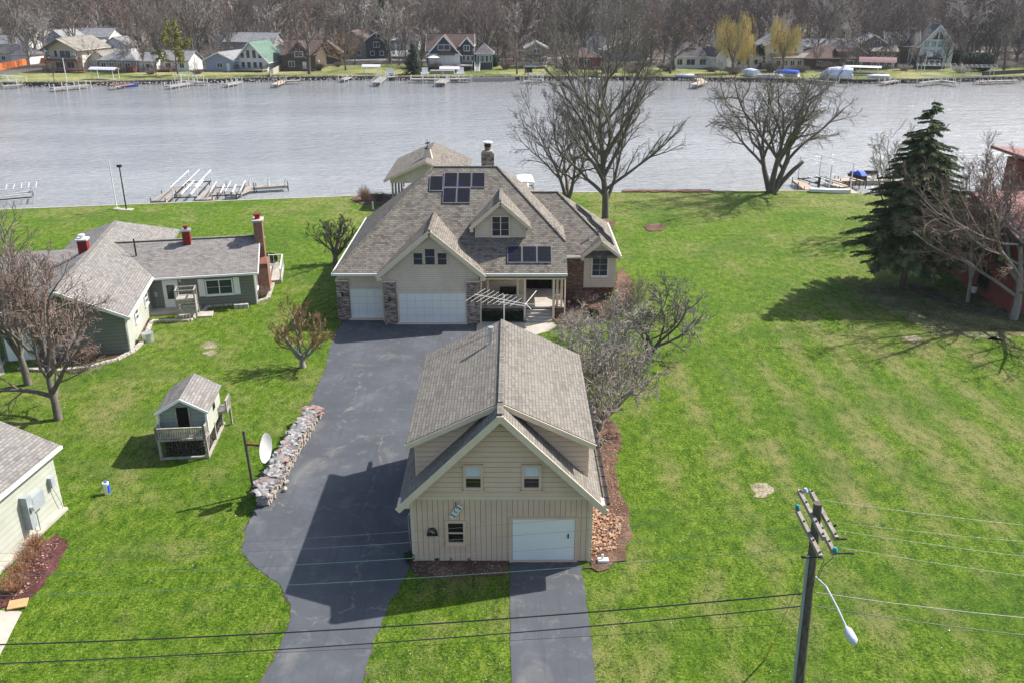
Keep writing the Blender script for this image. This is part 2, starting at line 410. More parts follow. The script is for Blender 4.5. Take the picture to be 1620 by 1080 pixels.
M['arm_wood'] = plain('crossarm_wood', (.27,.24,.21), .85, .15, .3, 8)
M['bark_grey'] = bark('grey_bark', (.15,.132,.112))
M['bark_light'] = bark('light_bark', (.27,.24,.215))
M['twig_grey'] = bark('grey_twigs', (.20,.175,.15), .3)
M['twig_dark'] = bark('dark_twigs', (.105,.09,.078), .3)
M['twig_mid'] = bark('mid_twigs', (.30,.265,.225), .35)
M['twig_red'] = bark('reddish_twigs', (.225,.165,.14), .3)
M['twig_rust'] = bark('rusty_twigs', (.31,.20,.11), .35)
M['twig_pale'] = bark('pale_twigs', (.42,.38,.335), .3)
M['willow'] = leaf('willow_strands', (.52,.41,.15), .3)
M['spruce'] = leaf('spruce_needles', (.13,.155,.065), .6, 1.2)
M['spruce_far'] = leaf('far_evergreen', (.025,.05,.025), .5, .6)
M['yellowgreen'] = leaf('yellow_green_leaves', (.20,.185,.04), .4, .8)
M['hedge'] = leaf('hedge_leaves', (.018,.035,.014), .6, 6)
M['dry'] = leaf('dry_grass_stems', (.34,.19,.11), .4, 3)
M['tan_dry'] = leaf('tan_grass_stems', (.42,.28,.19), .35, 3)
M['log'] = plain('split_firewood', (.36,.33,.30), .9, .1, .45, 7)
M['logend'] = plain('firewood_ends', (.38,.33,.28), .9, .1, .5, 9)
M['barkslab'] = plain('curled_bark', (.26,.25,.245), .9, .12, .5, 3)
M['barkred'] = plain('reddish_bark', (.27,.17,.15), .9, .12, .5, 4)
M['blue'] = plain('blue_cover', (.03,.10,.55), .6, .3, .2, 3)
M['tarp'] = plain('pale_boat_cover', (.60,.62,.70), .6, .3, .12, 1)
M['maroon'] = plain('maroon_canopy', (.27,.15,.155), .7, .2, .1, 1)
M['canvas'] = plain('white_canvas', (.72,.72,.70), .7, .2, .08, 1)
M['stoneblock'] = bricks('edging_blocks', [(.36,.33,.29),(.5,.46,.41),(.6,.56,.5)], (.12,.1,.09), .3, .2, .015)
M['rock'] = plain('shore_rock', (.30,.28,.26), .9, .15, .4, 2)
M['yellow'] = plain('yellow_guard', (.62,.40,.03), .6, .3, .15, 2)
M['teal'] = plain('teal_insulator', (.03,.30,.28), .2, .5, .1)
M['insul'] = plain('grey_insulator', (.45,.47,.62), .3, .5, .1)
M['wire'] = plain('dark_wire', (.03,.03,.032), .5, .3, .1)
M['wire_al'] = plain('bare_wire', (.13,.135,.135), .45, .4, .1)
M['wire_gr'] = plain('green_wire', (.10,.19,.15), .5, .3, .1)
M['pv_frame'] = plain('panel_frame', (.22,.22,.23), .4, .5, .05)
M['lamp'] = plain('lamp_housing', (.55,.60,.66), .35, .5, .05)
def pv():
    m, nt, b = newmat('solar_cells', .3, .25); q = N(nt); uv = q.uv()
    br = brick_node(q, uv, .125, .125, .007, 0.0)
    f = q.noise(q.obj(), .9, 2)
    col = q.ramp(f, [(.5,(.007,.007,.010)),(.72,(.014,.008,.06))])
    col = q.mix(br.outputs['Fac'], col, (.05,.05,.062)); q.l(col, b.inputs['Base Color']); return m
M['pv'] = pv()
M['thermal'] = plain('thermal_panel', (.016,.017,.02), .9, 0, .2)
# ---------------------------------------------------------------- building helpers
def basis(face):
    return {'S': (Vector((1,0,0)), Vector((0,-1,0))), 'N': (Vector((-1,0,0)), Vector((0,1,0))),
            'E': (Vector((0,1,0)), Vector((1,0,0))), 'W': (Vector((0,-1,0)), Vector((-1,0,0)))}[face]
def window(parent, P, face, w, h, fm, gm=None, fr=.09, nx=0, ny=0, sill=True, mid=False, midv=0, label=None):
    """P = bottom centre on the wall plane; frame proud of the wall, pane recessed inside it"""
    R, Nn = basis(face); P = Vector(P); U = Vector((0,0,1)); up = tuple(Nn)
    f = MB()
    def bar(a0, z0, a1, z1, wd, d=.09, off=.045):
        f.beam(P+R*a0+U*z0+Nn*off, P+R*a1+U*z1+Nn*off, wd, d, up)
    bar(-w/2, fr/2, w/2, fr/2, fr); bar(-w/2, h-fr/2, w/2, h-fr/2, fr)
    bar(-w/2+fr/2, fr, -w/2+fr/2, h-fr, fr); bar(w/2-fr/2, fr, w/2-fr/2, h-fr, fr)
    if mid: bar(-w/2+fr, h*.48, w/2-fr, h*.48, .06, .07, .035)
    for i in range(midv): bar(-w/2+w*(i+1)/(midv+1), fr, -w/2+w*(i+1)/(midv+1), h-fr, .07, .08, .04)
    for i in range(nx): bar(-w/2+w*(i+1)/(nx+1), fr, -w/2+w*(i+1)/(nx+1), h-fr, .014, .03, .032)
    for i in range(ny): bar(-w/2+fr, h*(i+1)/(ny+1), w/2-fr, h*(i+1)/(ny+1), .014, .03, .032)
    if sill: f.beam(P+R*(-w/2-.05)+U*(-.03)+Nn*.07, P+R*(w/2+.05)+U*(-.03)+Nn*.07, .14 if False else .06, .14, up)
    o = build('window', f, fm, parent)
    if label: o['label'] = label
    g = MB(); g.beam(P+R*(-w/2+fr)+U*(h/2)+Nn*.012, P+R*(w/2-fr)+U*(h/2)+Nn*.012, h-2*fr, .024, up)
    build('pane', g, gm or M['glass'], o)
    return o
def gable_wall(mb, x0, x1, y0, y1, z0, h, axis='y', rise=0):
    """closed wall block; axis = direction of the ridge"""
    if rise <= 0: return mb.box(x0,x1,y0,y1,z0,h)
    if axis == 'y': return mb.ext_y([(x0,z0),(x1,z0),(x1,h),((x0+x1)/2,h+rise),(x0,h)], y0, y1)
    return mb.ext_x([(y0,z0),(y1,z0),(y1,h),((y0+y1)/2,h+rise),(y0,h)], x0, x1)
def roof_gable(root, x0, x1, y0, y1, h, rise, axis, mat, over=.35, th=.16, trim=None, lift=.0):
    sp = ((x1-x0) if axis == 'y' else (y1-y0))/2; k = rise/sp; e = over; zE = h-k*e+th+lift; zR = h+rise+th+lift
    r = MB()
    if axis == 'y':
        xm = (x0+x1)/2; a, b = y0-e, y1+e
        r.slab([(x0-e,a,zE),(xm,a,zR),(xm,b,zR),(x0-e,b,zE)], th); r.slab([(x1+e,a,zE),(xm,a,zR),(xm,b,zR),(x1+e,b,zE)], th)
        r.beam((xm,a,zR+.01),(xm,b,zR+.01), .25, .06)
    else:
        ym = (y0+y1)/2; a, b = x0-e, x1+e
        r.slab([(a,y0-e,zE),(a,ym,zR),(b,ym,zR),(b,y0-e,zE)], th); r.slab([(a,y1+e,zE),(a,ym,zR),(b,ym,zR),(b,y1+e,zE)], th)
        r.beam((a,ym,zR+.01),(b,ym,zR+.01), .25, .06)
    o = build('roof', r, mat, root)
    if trim:
        t = MB(); q = th*.75
        if axis == 'y':
            for yy in (y0-e-.03, y1+e+.03):
                for xx in (x0-e, x1+e): t.beam((xx,yy,zE-q),(xm,yy,zR-q), .05, th*1.7)
            for xx, sg in ((x0-e,-1),(x1+e,1)): t.box(min(xx,xx+sg*.1),max(xx,xx+sg*.1), y0-e, y1+e, zE-th*1.1, zE-.03)
        else:
            for xx in (x0-e-.03, x1+e+.03):
                for yy in (y0-e, y1+e): t.beam((xx,yy,zE-q),(xx,ym,zR-q), .05, th*1.7)
            for yy, sg in ((y0-e,-1),(y1+e,1)): t.box(x0-e, x1+e, min(yy,yy+sg*.1),max(yy,yy+sg*.1), zE-th*1.1, zE-.03)
        build('roof_trim', t, trim, o)
    return o
def roof_hip(root, x0, x1, y0, y1, h, rise, axis, mat, over=.4, th=.18, trim=None, lift=0.0):
    x0 -= over; x1 += over; y0 -= over; y1 += over; h += lift
    if axis == 'x':
        d = (y1-y0)/2; ym = (y0+y1)/2; d = min(d, (x1-x0)/2); A = (x0+d,ym,h+rise); B = (x1-d,ym,h+rise)
        fs = [(0,1,5,4),(1,2,5),(2,3,4,5),(3,0,4)]
    else:
        d = (x1-x0)/2; xm = (x0+x1)/2; d = min(d, (y1-y0)/2); A = (xm,y0+d,h+rise); B = (xm,y1-d,h+rise)
        fs = [(0,1,4),(1,2,5,4),(2,3,5),(3,0,4,5)]
    v = [(x0,y0,h),(x1,y0,h),(x1,y1,h),(x0,y1,h),A,B]
    r = MB().add(v, fs+[(3,2,1,0)])
    o = build('roof', r, mat, root)
    if trim:
        t = MB(); z0, z1 = h-th, h-.004
        t.box(x0,x1,y0-.04,y0,z0,z1); t.box(x0,x1,y1,y1+.04,z0,z1); t.box(x0-.04,x0,y0,y1,z0,z1); t.box(x1,x1+.04,y0,y1,z0,z1)
        build('roof_trim', t, trim, o)
    return o
def railing(mb, p, q, h=.9, step=.13, th=.035, posts=True):
    p = Vector(p); q = Vector(q); L = (q-p).length; U = Vector((0,0,1))
    mb.beam(p+U*h, q+U*h, .09, .05); mb.beam(p+U*.1, q+U*.1, .05, .05)
    n = max(1, int(L/step))
    for i in range(n+1):
        a = p+(q-p)*i/n; mb.beam(a+U*.1, a+U*(h-.02), th, th)
    if posts:
        for a in (p, q): mb.beam(a, a+U*(h+.06), .1, .1)
def clap(mb, poly, y, course=.19, lip=.028, base=.02):
    """real lapped boards on a front facade: polygon given in x,z, clipped into courses"""
    z = min(p[1] for p in poly); zt = max(p[1] for p in poly)
    def span(zz):
        xs = []
        n = len(poly)
        for i in range(n):
            (xa,za),(xb,zb) = poly[i], poly[(i+1)%n]
            if (za-zz)*(zb-zz) < 0 or (za == zz) != (zb == zz):
                xs.append(xa+(xb-xa)*(zz-za)/(zb-za))
        return (min(xs), max(xs)) if len(xs) > 1 else None
    while z < zt-.03:
        z2 = min(z+course-.036, zt-.001)
        a = span(z+.0005); b = span(z2-.0005)
        if a and b:
            v = [(a[0],y-base-lip,z),(a[1],y-base-lip,z),(b[1],y-base,z2),(b[0],y-base,z2),(a[0],y,z),(a[1],y,z),(b[1],y,z2),(b[0],y,z2)]
            mb.add(v, [(0,1,2,3),(4,5,1,0),(1,5,6,2),(4,0,3,7),(3,2,6,7),(5,4,7,6)])
        z += course
def sconce(parent, x, y, z):
    m = MB(); m.box(x-.05,x+.05,y-.06,y,z-.12,z+.12); m.cyl(x,y-.12,z-.12,z+.12,.07,.05,8); m.cyl(x,y-.12,z+.12,z+.2,.09,.01,8)
    build('wall_lamp', m, M['black'], parent)
def garage_door(parent, x0, x1, y, z0, z1, cols, rows, mat=None, deep=.02):
    m = MB(); m.box(x0,x1,y-.03,y,z0,z1,1)
    rh = (z1-z0)/rows; cw = (x1-x0)/cols
    for i in range(cols):
        for j in range(rows):
            a, c = x0+i*cw+.012, z0+j*rh+.014; bx, d = x0+(i+1)*cw-.012, z0+(j+1)*rh-.014
            m.box(a,bx,y-.03-deep,y-.03,c,d)
    return build('garage_door', m, [mat or M['door_white'], M['door_gap']], parent)
# ================================================================ MAIN HOUSE
def main_house():
    R = thing('house', 'large beige house with tan shingled gables, brick pillars and solar panels on its roof', 'house', (-4,66,0), world=True)
    w = MB()
    w.ext_y([(-9.1,0),(-2.35,0),(-2.35,3.9),(-5.73,6.75),(-9.1,3.9)], 59.95, 65)
    w.box(-12.62,-9.12,60.9,74.5,0,3.7); w.box(-9.12,3.3,65.2,75,0,3.7); w.box(-2.34,1.0,62.9,65.2,0,3.7)
    build('wall', w, M['beige'], R)
    w = MB(); w.ext_y([(-2.65,5.2),(1.0,5.2),(1.0,6.55),(-.84,8.2),(-2.65,6.55)], 62.76, 66)
    d = build('dormer', w, M['beige'], R)
    b = MB(); clap(b, [(-2.65,5.58),(1.0,5.58),(1.0,6.5),(-.84,8.15),(-2.65,6.5)], 62.76, .15, .02)
    b.box(-2.7,-2.6,62.7,62.78,5.55,6.5); b.box(.95,1.05,62.7,62.78,5.55,6.5)
    build('dormer_boards', b, M['beige'], d)
    # brick pillars, brick wing wall
    for x0, x1, y0, zt in ((-12.72,-11.85,60.7,2.95),(-9.16,-8.29,59.75,3.2),(-3.24,-2.31,59.75,3.2)):
        m = MB(); m.box(x0,x1,y0,y0+.7,0,zt); p = build('brick_pillar', m, M['stone'], R)
        c = MB(); c.box(x0-.04,x1+.04,y0-.05,y0+.6,zt,zt+.1); build('cap', c, M['cream'], p)
        sconce(p, (x0+x1)/2, y0, 1.95)
    m = MB(); m.box(3.05,5.52,64.9,70,0,3.6); m.box(5.6,7.85,65.35,70,0,1.1); m.box(7.7,8.0,66,74,0,1.1); build('brick_wall', m, M['stone_dark'], R)
    m = MB(); m.ext_y([(5.5,1.08),(7.95,1.08),(7.95,3.75),(6.72,4.75),(5.5,3.75)], 64.85, 67)
    m.box(4,7.94,67,74,1.1,3.7); build('wing_wall', m, M['beige'], R)
    # doors
    garage_door(R, -8.12, -3.32, 59.94, .08, 2.32, 8, 4)
    garage_door(R, -11.78, -9.36, 60.89, .08, 2.3, 4, 4)
    t = MB()
    t.box(-8.29,-3.24,59.86,59.95,2.33,2.47); t.box(-8.22,-8.12,59.86,59.95,0,2.33); t.box(-3.32,-3.24,59.86,59.95,0,2.33)
    t.box(-11.86,-9.16,60.8,60.9,2.31,2.43); t.box(-9.36,-9.18,60.8,60.9,0,2.31); t.box(-9.18,-9.1,59.9,60.0,3.3,4.0)
    t.box(-8.3,-3.2,59.7,60.0,0,.07); t.box(-11.9,-9.1,60.6,60.9,0,.07)
    build('door_trim', t, M['cream'], R)
    # entry
    m = MB(); m.box(1.01,3.04,65.1,65.19,.9,3.5); e = build('entry', m, M['dark'], R)
    m = MB(); m.box(1.75,2.45,65.02,65.1,.95,3.0); build('front_door', m, M['dark'], e)
    m = MB(); m.box(1.85,2.35,64.98,65.03,1.9,2.9); build('door_glass', m, M['white'], e)
    # windows
    for x, z, ww, h in ((-6.62,4.4,.72,.95),(-5.78,4.4,.78,1.25),(-4.92,4.4,.72,.95)):
        window(R, (x,59.95,z), 'S', ww, h, M['cream'], ny=1, fr=.05)
    window(d, (-.83,62.72,5.72), 'S', 1.35, 1.55, M['cream'], midv=1, ny=2, fr=.08)
    window(R, (6.72,64.85,2.0), 'S', 1.28, 1.9, M['white'], nx=1, ny=3, fr=.07)
    for x in (-1.3,-.55,.2): window(R, (x,62.9,2.85), 'S', .68, .55, M['cream'], M['glass_dark'], fr=.05)
    # roofs
    r = MB(); T = .2
    P = lambda x, y: (x, y, 3.75+.75*(y-60.2))
    A = (-6.04,68.2,9.75); B = (-1.12,68.2,9.75); Cx = (3.95,62.45,5.44)
    r.slab([(-12.75,60.2,3.75),(3.95,60.2,3.75),Cx,B,A], T)
    r.slab([(-12.75,60.2,3.75),A,(-12.75,76.2,3.75)], T)
    r.slab([(-12.75,76.2,3.75),A,B,(5.7,76.2,3.75)], T)
    r.slab([B,Cx,(3.95,67.0,5.44),(5.7,76.2,3.75)], T)
    r.slab([(3.0,64.5,3.75),(8.2,64.5,3.75),(3.63,69.5,7.5),(1.2,69.5,7.5)], T)
    r.slab([(8.2,64.5,3.75),(8.2,74.5,3.75),(3.63,69.5,7.5)], T)
    r.slab([(8.2,74.5,3.75),(3.63,69.5,7.5),(1.2,69.5,7.5),(3.0,74.5,3.75)], T)
    roof = build('roof', r, M['shingle'], R)
    r = MB()
    r.slab([(-5.73,59.4,7.05),(-5.73,64.75,7.05),(-9.55,60.35,3.78),(-9.55,59.4,3.78)], T)
    r.slab([(-5.73,59.4,7.05),(-5.73,64.75,7.05),(-1.9,60.35,3.78),(-1.9,59.4,3.78)], T)
    g1 = build('gable_roof', r, M['shingle'], R)
    r = MB()
    r.slab([(-.84,62.35,8.42),(-.84,66.55,8.42),(-3.05,63.95,6.5),(-3.05,62.35,6.5)], .16)
    r.slab([(-.84,62.35,8.42),(-.84,66.55,8.42),(1.36,63.95,6.5),(1.36,62.35,6.5)], .16)
    g2 = build('dormer_roof', r, M['shingle'], R)
    r = MB()
    r.slab([(6.72,64.3,4.95),(6.72,66.3,4.95),(5.24,64.7,3.78),(5.24,64.3,3.78)], .15)
    r.slab([(6.72,64.3,4.95),(6.72,66.3,4.95),(8.2,64.7,3.78),(8.2,64.3,3.78)], .15)
    g3 = build('bay_roof', r, M['shingle'], R)
    def rake(par, xl, xm, xr, y, ze, zr, h=.3, ret=.35):
        t = MB(); t.beam((xl,y-.03,ze-h*.55),(xm,y-.03,zr-h*.55), .06, h); t.beam((xr,y-.03,ze-h*.55),(xm,y-.03,zr-h*.55), .06, h)
        for xx, sg in ((xl,1),(xr,-1)): t.box(min(xx,xx+sg*ret),max(xx,xx+sg*ret),y-.05,y+.5,ze-.36,ze-.16)
        build('rake_board', t, M['cream'], par)
    rake(g1,-9.55,-5.73,-1.9,59.4,3.78,7.05); rake(g2,-3.05,-.84,1.36,62.35,6.5,8.42,.24,.25); rake(g3,5.24,6.72,8.2,64.3,3.78,4.95,.22,.2)
    t = MB()
    t.box(-12.75,-9.5,60.08,60.2,3.55,3.72); t.box(-1.95,3.95,60.08,60.2,3.55,3.72); t.box(-12.87,-12.75,60.1,76.2,3.55,3.72)
    t.box(4.0,5.3,64.38,64.5,3.55,3.72); t.box(8.2,8.31,64.5,74.5,3.55,3.72); t.box(3.9,3.97,60.2,62.4,3.5,3.6)
    build('gutter', t, M['white'], roof)
    t = MB(); t.tube([(-9.6,59.9,3.6),(-9.3,59.95,3.3),(-9.25,59.95,.1)], .045, 6); t.tube([(-1.85,60.1,3.6),(-2.2,59.8,3.3),(-2.25,59.7,.1)], .045, 6)
    t.tube([(3.9,60.2,3.6),(3.85,61,3.2),(3.85,61,.2)], .045, 6); build('downspout', t, M['cream'], R)
    t = MB()
    def cap(a, b): t.beam((a[0],a[1],a[2]+.02),(b[0],b[1],b[2]+.02), .18, .04)
    cap(A,B); cap(A,(-12.75,60.2,3.75)); cap(B,Cx); cap((1.3,69.5,7.5),(3.63,69.5,7.5)); cap((3.63,69.5,7.5),(8.2,64.5,3.75))
    cap((-5.73,59.45,7.05),(-5.73,64.6,7.05)); cap((-.84,62.4,8.42),(-.84,66.4,8.42))
    build('ridge_cap', t, M['shingle'], roof)
    t = MB(); t.cyl(-10.4,65.0,7.2,7.75,.06,n=8); t.cyl(5.9,65.7,4.6,5.1,.06,n=8); build('vent_pipe', t, M['metal'], roof)
    # chimney
    c = MB(); c.box(-2.4,-1.4,69.2,70.2,7.5,10.55); ch = build('chimney', c, M['stone'], R)
    c = MB(); c.box(-2.3,-1.5,69.3,70.1,10.55,10.72); build('crown', c, M['concrete'], ch)
    c = MB(); c.cyl(-1.9,69.7,10.72,11.0,.24,n=10); build('flue', c, M['redbrick'], ch)
    c = MB(); c.cyl(-1.9,69.7,11.0,11.3,.28,n=10); build('spark_arrestor', c, M['black'], ch)
    c = MB(); c.cyl(-1.9,69.7,11.3,11.4,.38,n=12); build('flue_cap', c, M['white'], ch)
    # solar panels lie on the front slope
    def panel(x0, x1, y0, y1, lift=.1):
        a = MB(); z = lambda y: 3.75+.75*(y-60.2)+lift
        a.slab([(x0,y0,z(y0)),(x1,y0,z(y0)),(x1,y1,z(y1)),(x0,y1,z(y1))], .05)
        f = build('solar_panel', a, M['pv_frame'], R)
        e = .04; a = MB(); a.slab([(x0+e,y0+e,z(y0+e)+.006),(x1-e,y0+e,z(y0+e)+.006),(x1-e,y1-e,z(y1-e)+.006),(x0+e,y1-e,z(y1-e)+.006)], .004)
        build('cells', a, M['pv'], f)
    for k in range(3): panel(-.33+k*1.07,.71+k*1.07,60.83,62.02)
    for x in (-5.17,-4.12,-3.07): panel(x,x+1.02,66.44,67.62)
    panel(-6.25,-5.23,66.17,67.35)
    for x in (-5.2,-4.15): panel(x,x+1.02,65.23,66.41)
    # thermal panels on the wing's right slope
    zz = lambda x: 7.5-.82*(x-3.63)+.12
    for x0, x1, y0, y1 in ((5.2,6.5,68.6,70.6),(5.95,7.35,67.4,69.35),(6.6,7.9,66.2,68.1)):
        a = MB(); a.slab([(x0,y0,zz(x0)),(x1,y0,zz(x1)),(x1,y1,zz(x1)),(x0,y1,zz(x0))], .09); f = build('thermal_panel', a, M['black'], R)
        a = MB(); e=.07; a.slab([(x0+e,y0+e,zz(x0+e)+.006),(x1-e,y0+e,zz(x1-e)+.006),(x1-e,y1-e,zz(x1-e)+.006),(x0+e,y1-e,zz(x0+e)+.006)], .004); build('panel_glass', a, M['thermal'], f)
    # porch
    m = MB(); m.box(-2.3,.98,61.0,62.9,.78,.9); m.box(.98,3.04,61.0,65.1,.78,.9); m.box(3.04,3.8,61.0,64.9,.78,.9); build('porch_floor', m, M['concrete'], R)
    m = MB(); m.box(-2.3,.9,61.05,62.8,.0,.78); m.box(3.0,3.75,61.05,64.8,0,.78); build('porch_base', m, M['stone_dark'], R)
    m = MB(); m.box(-2.3,3.85,60.35,65.0,3.32,3.4); build('porch_ceiling', m, M['cream'], R)
    m = MB(); m.box(-2.3,3.85,60.35,60.6,3.2,3.5); build('porch_beam', m, M['cream'], R)
    for x, y, z0 in ((-1.75,61.1,.9),(.42,61.1,.9),(.93,60.35,0),(3.0,60.35,0),(3.62,61.0,.9),(3.3,61.1,.9)):
        m = MB(); m.box(x-.08,x+.08,y,y+.16,z0,3.2 if y < 61 else 3.35); build('porch_post', m, M['cream'], R)
    m = MB(); railing(m, (-2.25,61.12,.9), (.85,61.12,.9), .85, .14, .04); railing(m, (3.1,61.1,.9), (3.6,61.1,.9), .85, .14, .04); railing(m, (3.05,60.5,.35),(3.05,61.1,.9), .85, .14, .04)
    build('porch_railing', m, M['cream'], R)
    for k in range(4):
        m = MB(); m.box(1.03,2.9,60.06+.235*k,61.0,.18*k,.18*(k+1)); build('step', m, M['concrete'], R)
    m = MB(); m.box(-.9,.35,62.3,62.75,1.25,1.32); m.beam((-.9,62.75,1.32),(.35,62.75,1.32),.05,.05); m.box(-.9,.35,62.72,62.77,1.35,1.85)
    for x in (-.88,.33): m.box(x-.03,x+.03,62.3,62.76,.9,1.6)
    single('porch_bench', m, M['black'], 'dark bench against the wall on the covered front porch', 'bench', (-.27,62.5,.9), world=True)
    # ring of rail behind boards
    return R
main_house()
# ================================================================ DETACHED GARAGE
def barn():
    R = thing('detached_garage', 'beige two-storey detached garage with a white door and two driveways beside it', 'garage', (-.45,36,0), world=True)
    X0, X1, Y0, Y1 = -4.2, 3.32, 31.57, 41.0
    xm = -.46; hb = 3.3; ze = 3.2; zr = 7.3
    w = MB(); w.ext_y([(X0,0),(X1,0),(X1,3.35),(xm,7.0),(X0,3.35)], Y0, Y1)
    build('wall', w, M['groove_shade'], R)
    v = MB(); x = X0; z1 = 3.12
    while x < X1-.02:
        x2 = min(x+.222, X1)
        a, b = x+.008, x2-.008
        z0 = .06
        v.box(a,b,Y0-.03,Y0,z0,z1); x = x2
    v.box(X0-.03,X0,Y0,Y1,.06,3.1); v.box(X1,X1+.03,Y0,Y1,.06,3.1)
    build('board_cladding', v, M['beige_vert'], R)
    c = MB(); clap(c, [(X0,3.25),(X1,3.25),(X1,3.35),(xm,7.0),(X0,3.35)], Y0, .235, .035, .02)
    build('clapboards', c, M['beige_clap'], R)
    t = MB(); t.box(X0-.03,X1+.03,Y0-.07,Y0,3.12,3.25); t.box(X0-.05,X0+.09,Y0-.05,Y0+.05,.0,3.12); t.box(X1-.09,X1+.05,Y0-.05,Y0+.05,0,3.12)
    build('band_board', t, M['cream'], R)
    # front gable roof (12 in 12)
    k = 1.0; T = .18
    r = MB(); yb = 41.45; yf = 31.0
    r.slab([(xm,yf,zr),(xm,32.4,zr),(X1+.55,32.4,zr-(X1+.55-xm)),(X1+.55,yf,zr-(X1+.55-xm))], T)
    r.slab([(xm,yf,zr),(xm,32.4,zr),(X0-.5,32.4,zr-(xm-X0+.5)),(X0-.5,yf,zr-(xm-X0+.5))], T)
    for sgn, xe in ((1,X1+.55),(-1,X0-.5)):   # low eaves run on beside the dormers
        xi = X1-.35 if sgn > 0 else X0+.35
        r.slab([(xe,32.4,zr-abs(xe-xm)),(xi,32.4,zr-abs(xi-xm)),(xi,yb,zr-abs(xi-xm)),(xe,yb,zr-abs(xe-xm))], T)
    lo = build('lower_roof', r, M['shingle_barn'], R)
    # shed dormers both sides, sharing the ridge
    dz = 5.36; D = MB()
    D.ext_y([(X0+.18,3.4),(X1-.15,3.4),(X1-.15,5.3),(xm,6.95),(X0+.18,5.3)], 32.4, 40.9)
    dm = build('dormer', D, M['groove_shade'], R)
    c = MB(); clap(c, [(X0+.18,3.5),(X1-.15,3.5),(X1-.15,5.2),(xm,6.9),(X0+.18,5.2)], 32.4, .235, .035, .02)
    c.box(X0+.14,X0+.18,32.4,40.9,3.5,5.3); c.box(X1-.15,X1-.11,32.4,40.9,3.5,5.3); build('clapboards', c, M['beige_clap'], dm)
    r = MB(); ef = 31.98; xl, xr = -4.36, 3.42; zt = zr+.06
    r.slab([(xm,ef,zt),(xm,41.3,zt),(xr,41.3,dz+.12),(xr,ef,dz+.12)], T); r.slab([(xm,ef,zt),(xm,41.3,zt),(xl,41.3,dz+.12),(xl,ef,dz+.12)], T)
    up = build('upper_roof', r, M['shingle_barn'], R)
    r = MB(); r.beam((xm,31.02,zr+.02),(xm,32.0,zr+.02),.25,.05); r.beam((xm,ef,zt+.01),(xm,41.3,zt+.01),.2,.03); build('ridge_cap', r, M['shingle_barn'], up)
    t = MB(); h = .26
    for xx in (xl,xr): t.beam((xx,ef-.03,dz+.12-.16),(xm,ef-.03,zt-.16),.05,.22)
    build('rake_board', t, M['cream'], up)
    t = MB()
    for xx in (X0-.5,X1+.55): t.beam((xx,yf-.03,zr-abs(xx-xm)-.15),(xm,yf-.03,zr-.15),.06,h)
    t.box(xm-.14,xm+.14,yf-.07,yf-.01,zr-.36,zr-.06)
    for xx, sg in ((X0-.5,1),(X1+.55,-1)): t.box(min(xx,xx+sg*.5),max(xx,xx+sg*.5),yf-.02,Y0,3.02,3.18)
    build('rake_board', t, M['cream'], lo)
    t = MB(); xe = X1+.55; t.box(xe+.01,xe+.13,yf,yb,3.18,3.26)
    for i in range(12): t.box(xe-.15,xe+.14,31.4+i*.85,31.43+i*.85,3.27,3.29)
    build('gutter', t, M['black'], lo, label='dark gutter with pale straps along the right eave')
    for x, z, ww, hh, upr in ((-1.59,3.6,.82,1.18,1),(.80,3.6,.82,1.18,1),(-2.37,.92,.85,1.18,0)):
        o = window(R, (x,Y0-.03,z), 'S', ww, hh, M['beige_vert'], M['glass_dark'], fr=.11, mid=True)
        g = MB(); g.box(x-.3,x+.3,Y0-.075,Y0-.06,z+.62,z+1.06)
        if upr: build('blind', g, M['tarp'], o)
    # garage door
    m = MB(); m.box(.02,2.64,Y0-.05,Y0-.01,.12,2.14)
    for j in range(1,4): m.box(.02,2.64,Y0-.056,Y0-.05,.12+j*.505,.13+j*.505)
    gd = build('garage_door', m, M['door_white'], R)
    m = MB(); m.box(2.34,2.4,Y0-.09,Y0-.05,1.22,1.42); build('handle', m, M['black'], gd)
    m = MB(); m.box(-.12,.0,Y0-.08,Y0,.0,2.26); m.box(2.66,2.78,Y0-.08,Y0,0,2.26); m.box(-.0,2.66,Y0-.08,Y0,2.16,2.26); m.box(0,2.66,Y0-.07,Y0+.1,0,.1)
    build('door_trim', m, M['beige_vert'], R)
    m = MB(); m.cyl(-1.0,38.9,6.9,7.75,.09,n=10); m.cyl(-1.0,38.9,7.65,7.9,.15,n=10); m.box(-1.2,-.8,38.65,39.1,6.98,7.02); m.cyl(-1.0,38.9,6.95,7.15,.17,.1,10)
    build('flue_pipe', m, M['metal'], R)
    m = MB(); m.cyl(2.9,41.1,3.4,3.41,.01,n=3)
    return R
barn()
# sign with the house number, hung crooked from a black bracket
s = MB(); s.box(-.12,.12,-.012,.012,-.36,.36)
sg = single('number_sign', s, M['canvas'], 'small white crooked sign reading 262 under a black bracket', 'sign', (-2.33,31.42,2.58)); sg.rotation_euler = (0, radians(35), 0)
def text(s, size, mat, parent, loc, rot=(pi/2,0,0), name='lettering'):
    cu = bpy.data.curves.new(name, 'FONT'); cu.body = s; cu.size = size; cu.extrude = .004; cu.align_x = 'CENTER'; cu.align_y = 'CENTER'; cu.offset = .006
    o = bpy.data.objects.new(name, cu); COL.objects.link(o); bpy.context.view_layer.update()
    me = bpy.data.meshes.new_from_object(o.evaluated_get(bpy.context.evaluated_depsgraph_get())); bpy.data.objects.remove(o)
    me.materials.clear(); me.materials.append(mat)
    o = bpy.data.objects.new(name, me); COL.objects.link(o); o.parent = parent; o.location = loc; o.rotation_euler = rot; return o
for i, (ch) in enumerate('262'): text(ch, .26, M['black'], sg, (0,-.018,-.22+.22*i), (pi/2,-pi/2,0), 'digit')
b = MB(); b.beam((0,.04,0),(0,.04,.42),.03,.03); b.beam((0,.04,.38),(0,.14,.38),.03,.03); build('bracket', b, M['black'], sg).matrix_parent_inverse = Matrix.Rotation(radians(-35),4,'Y') @ Matrix.Translation((0,0,.02))
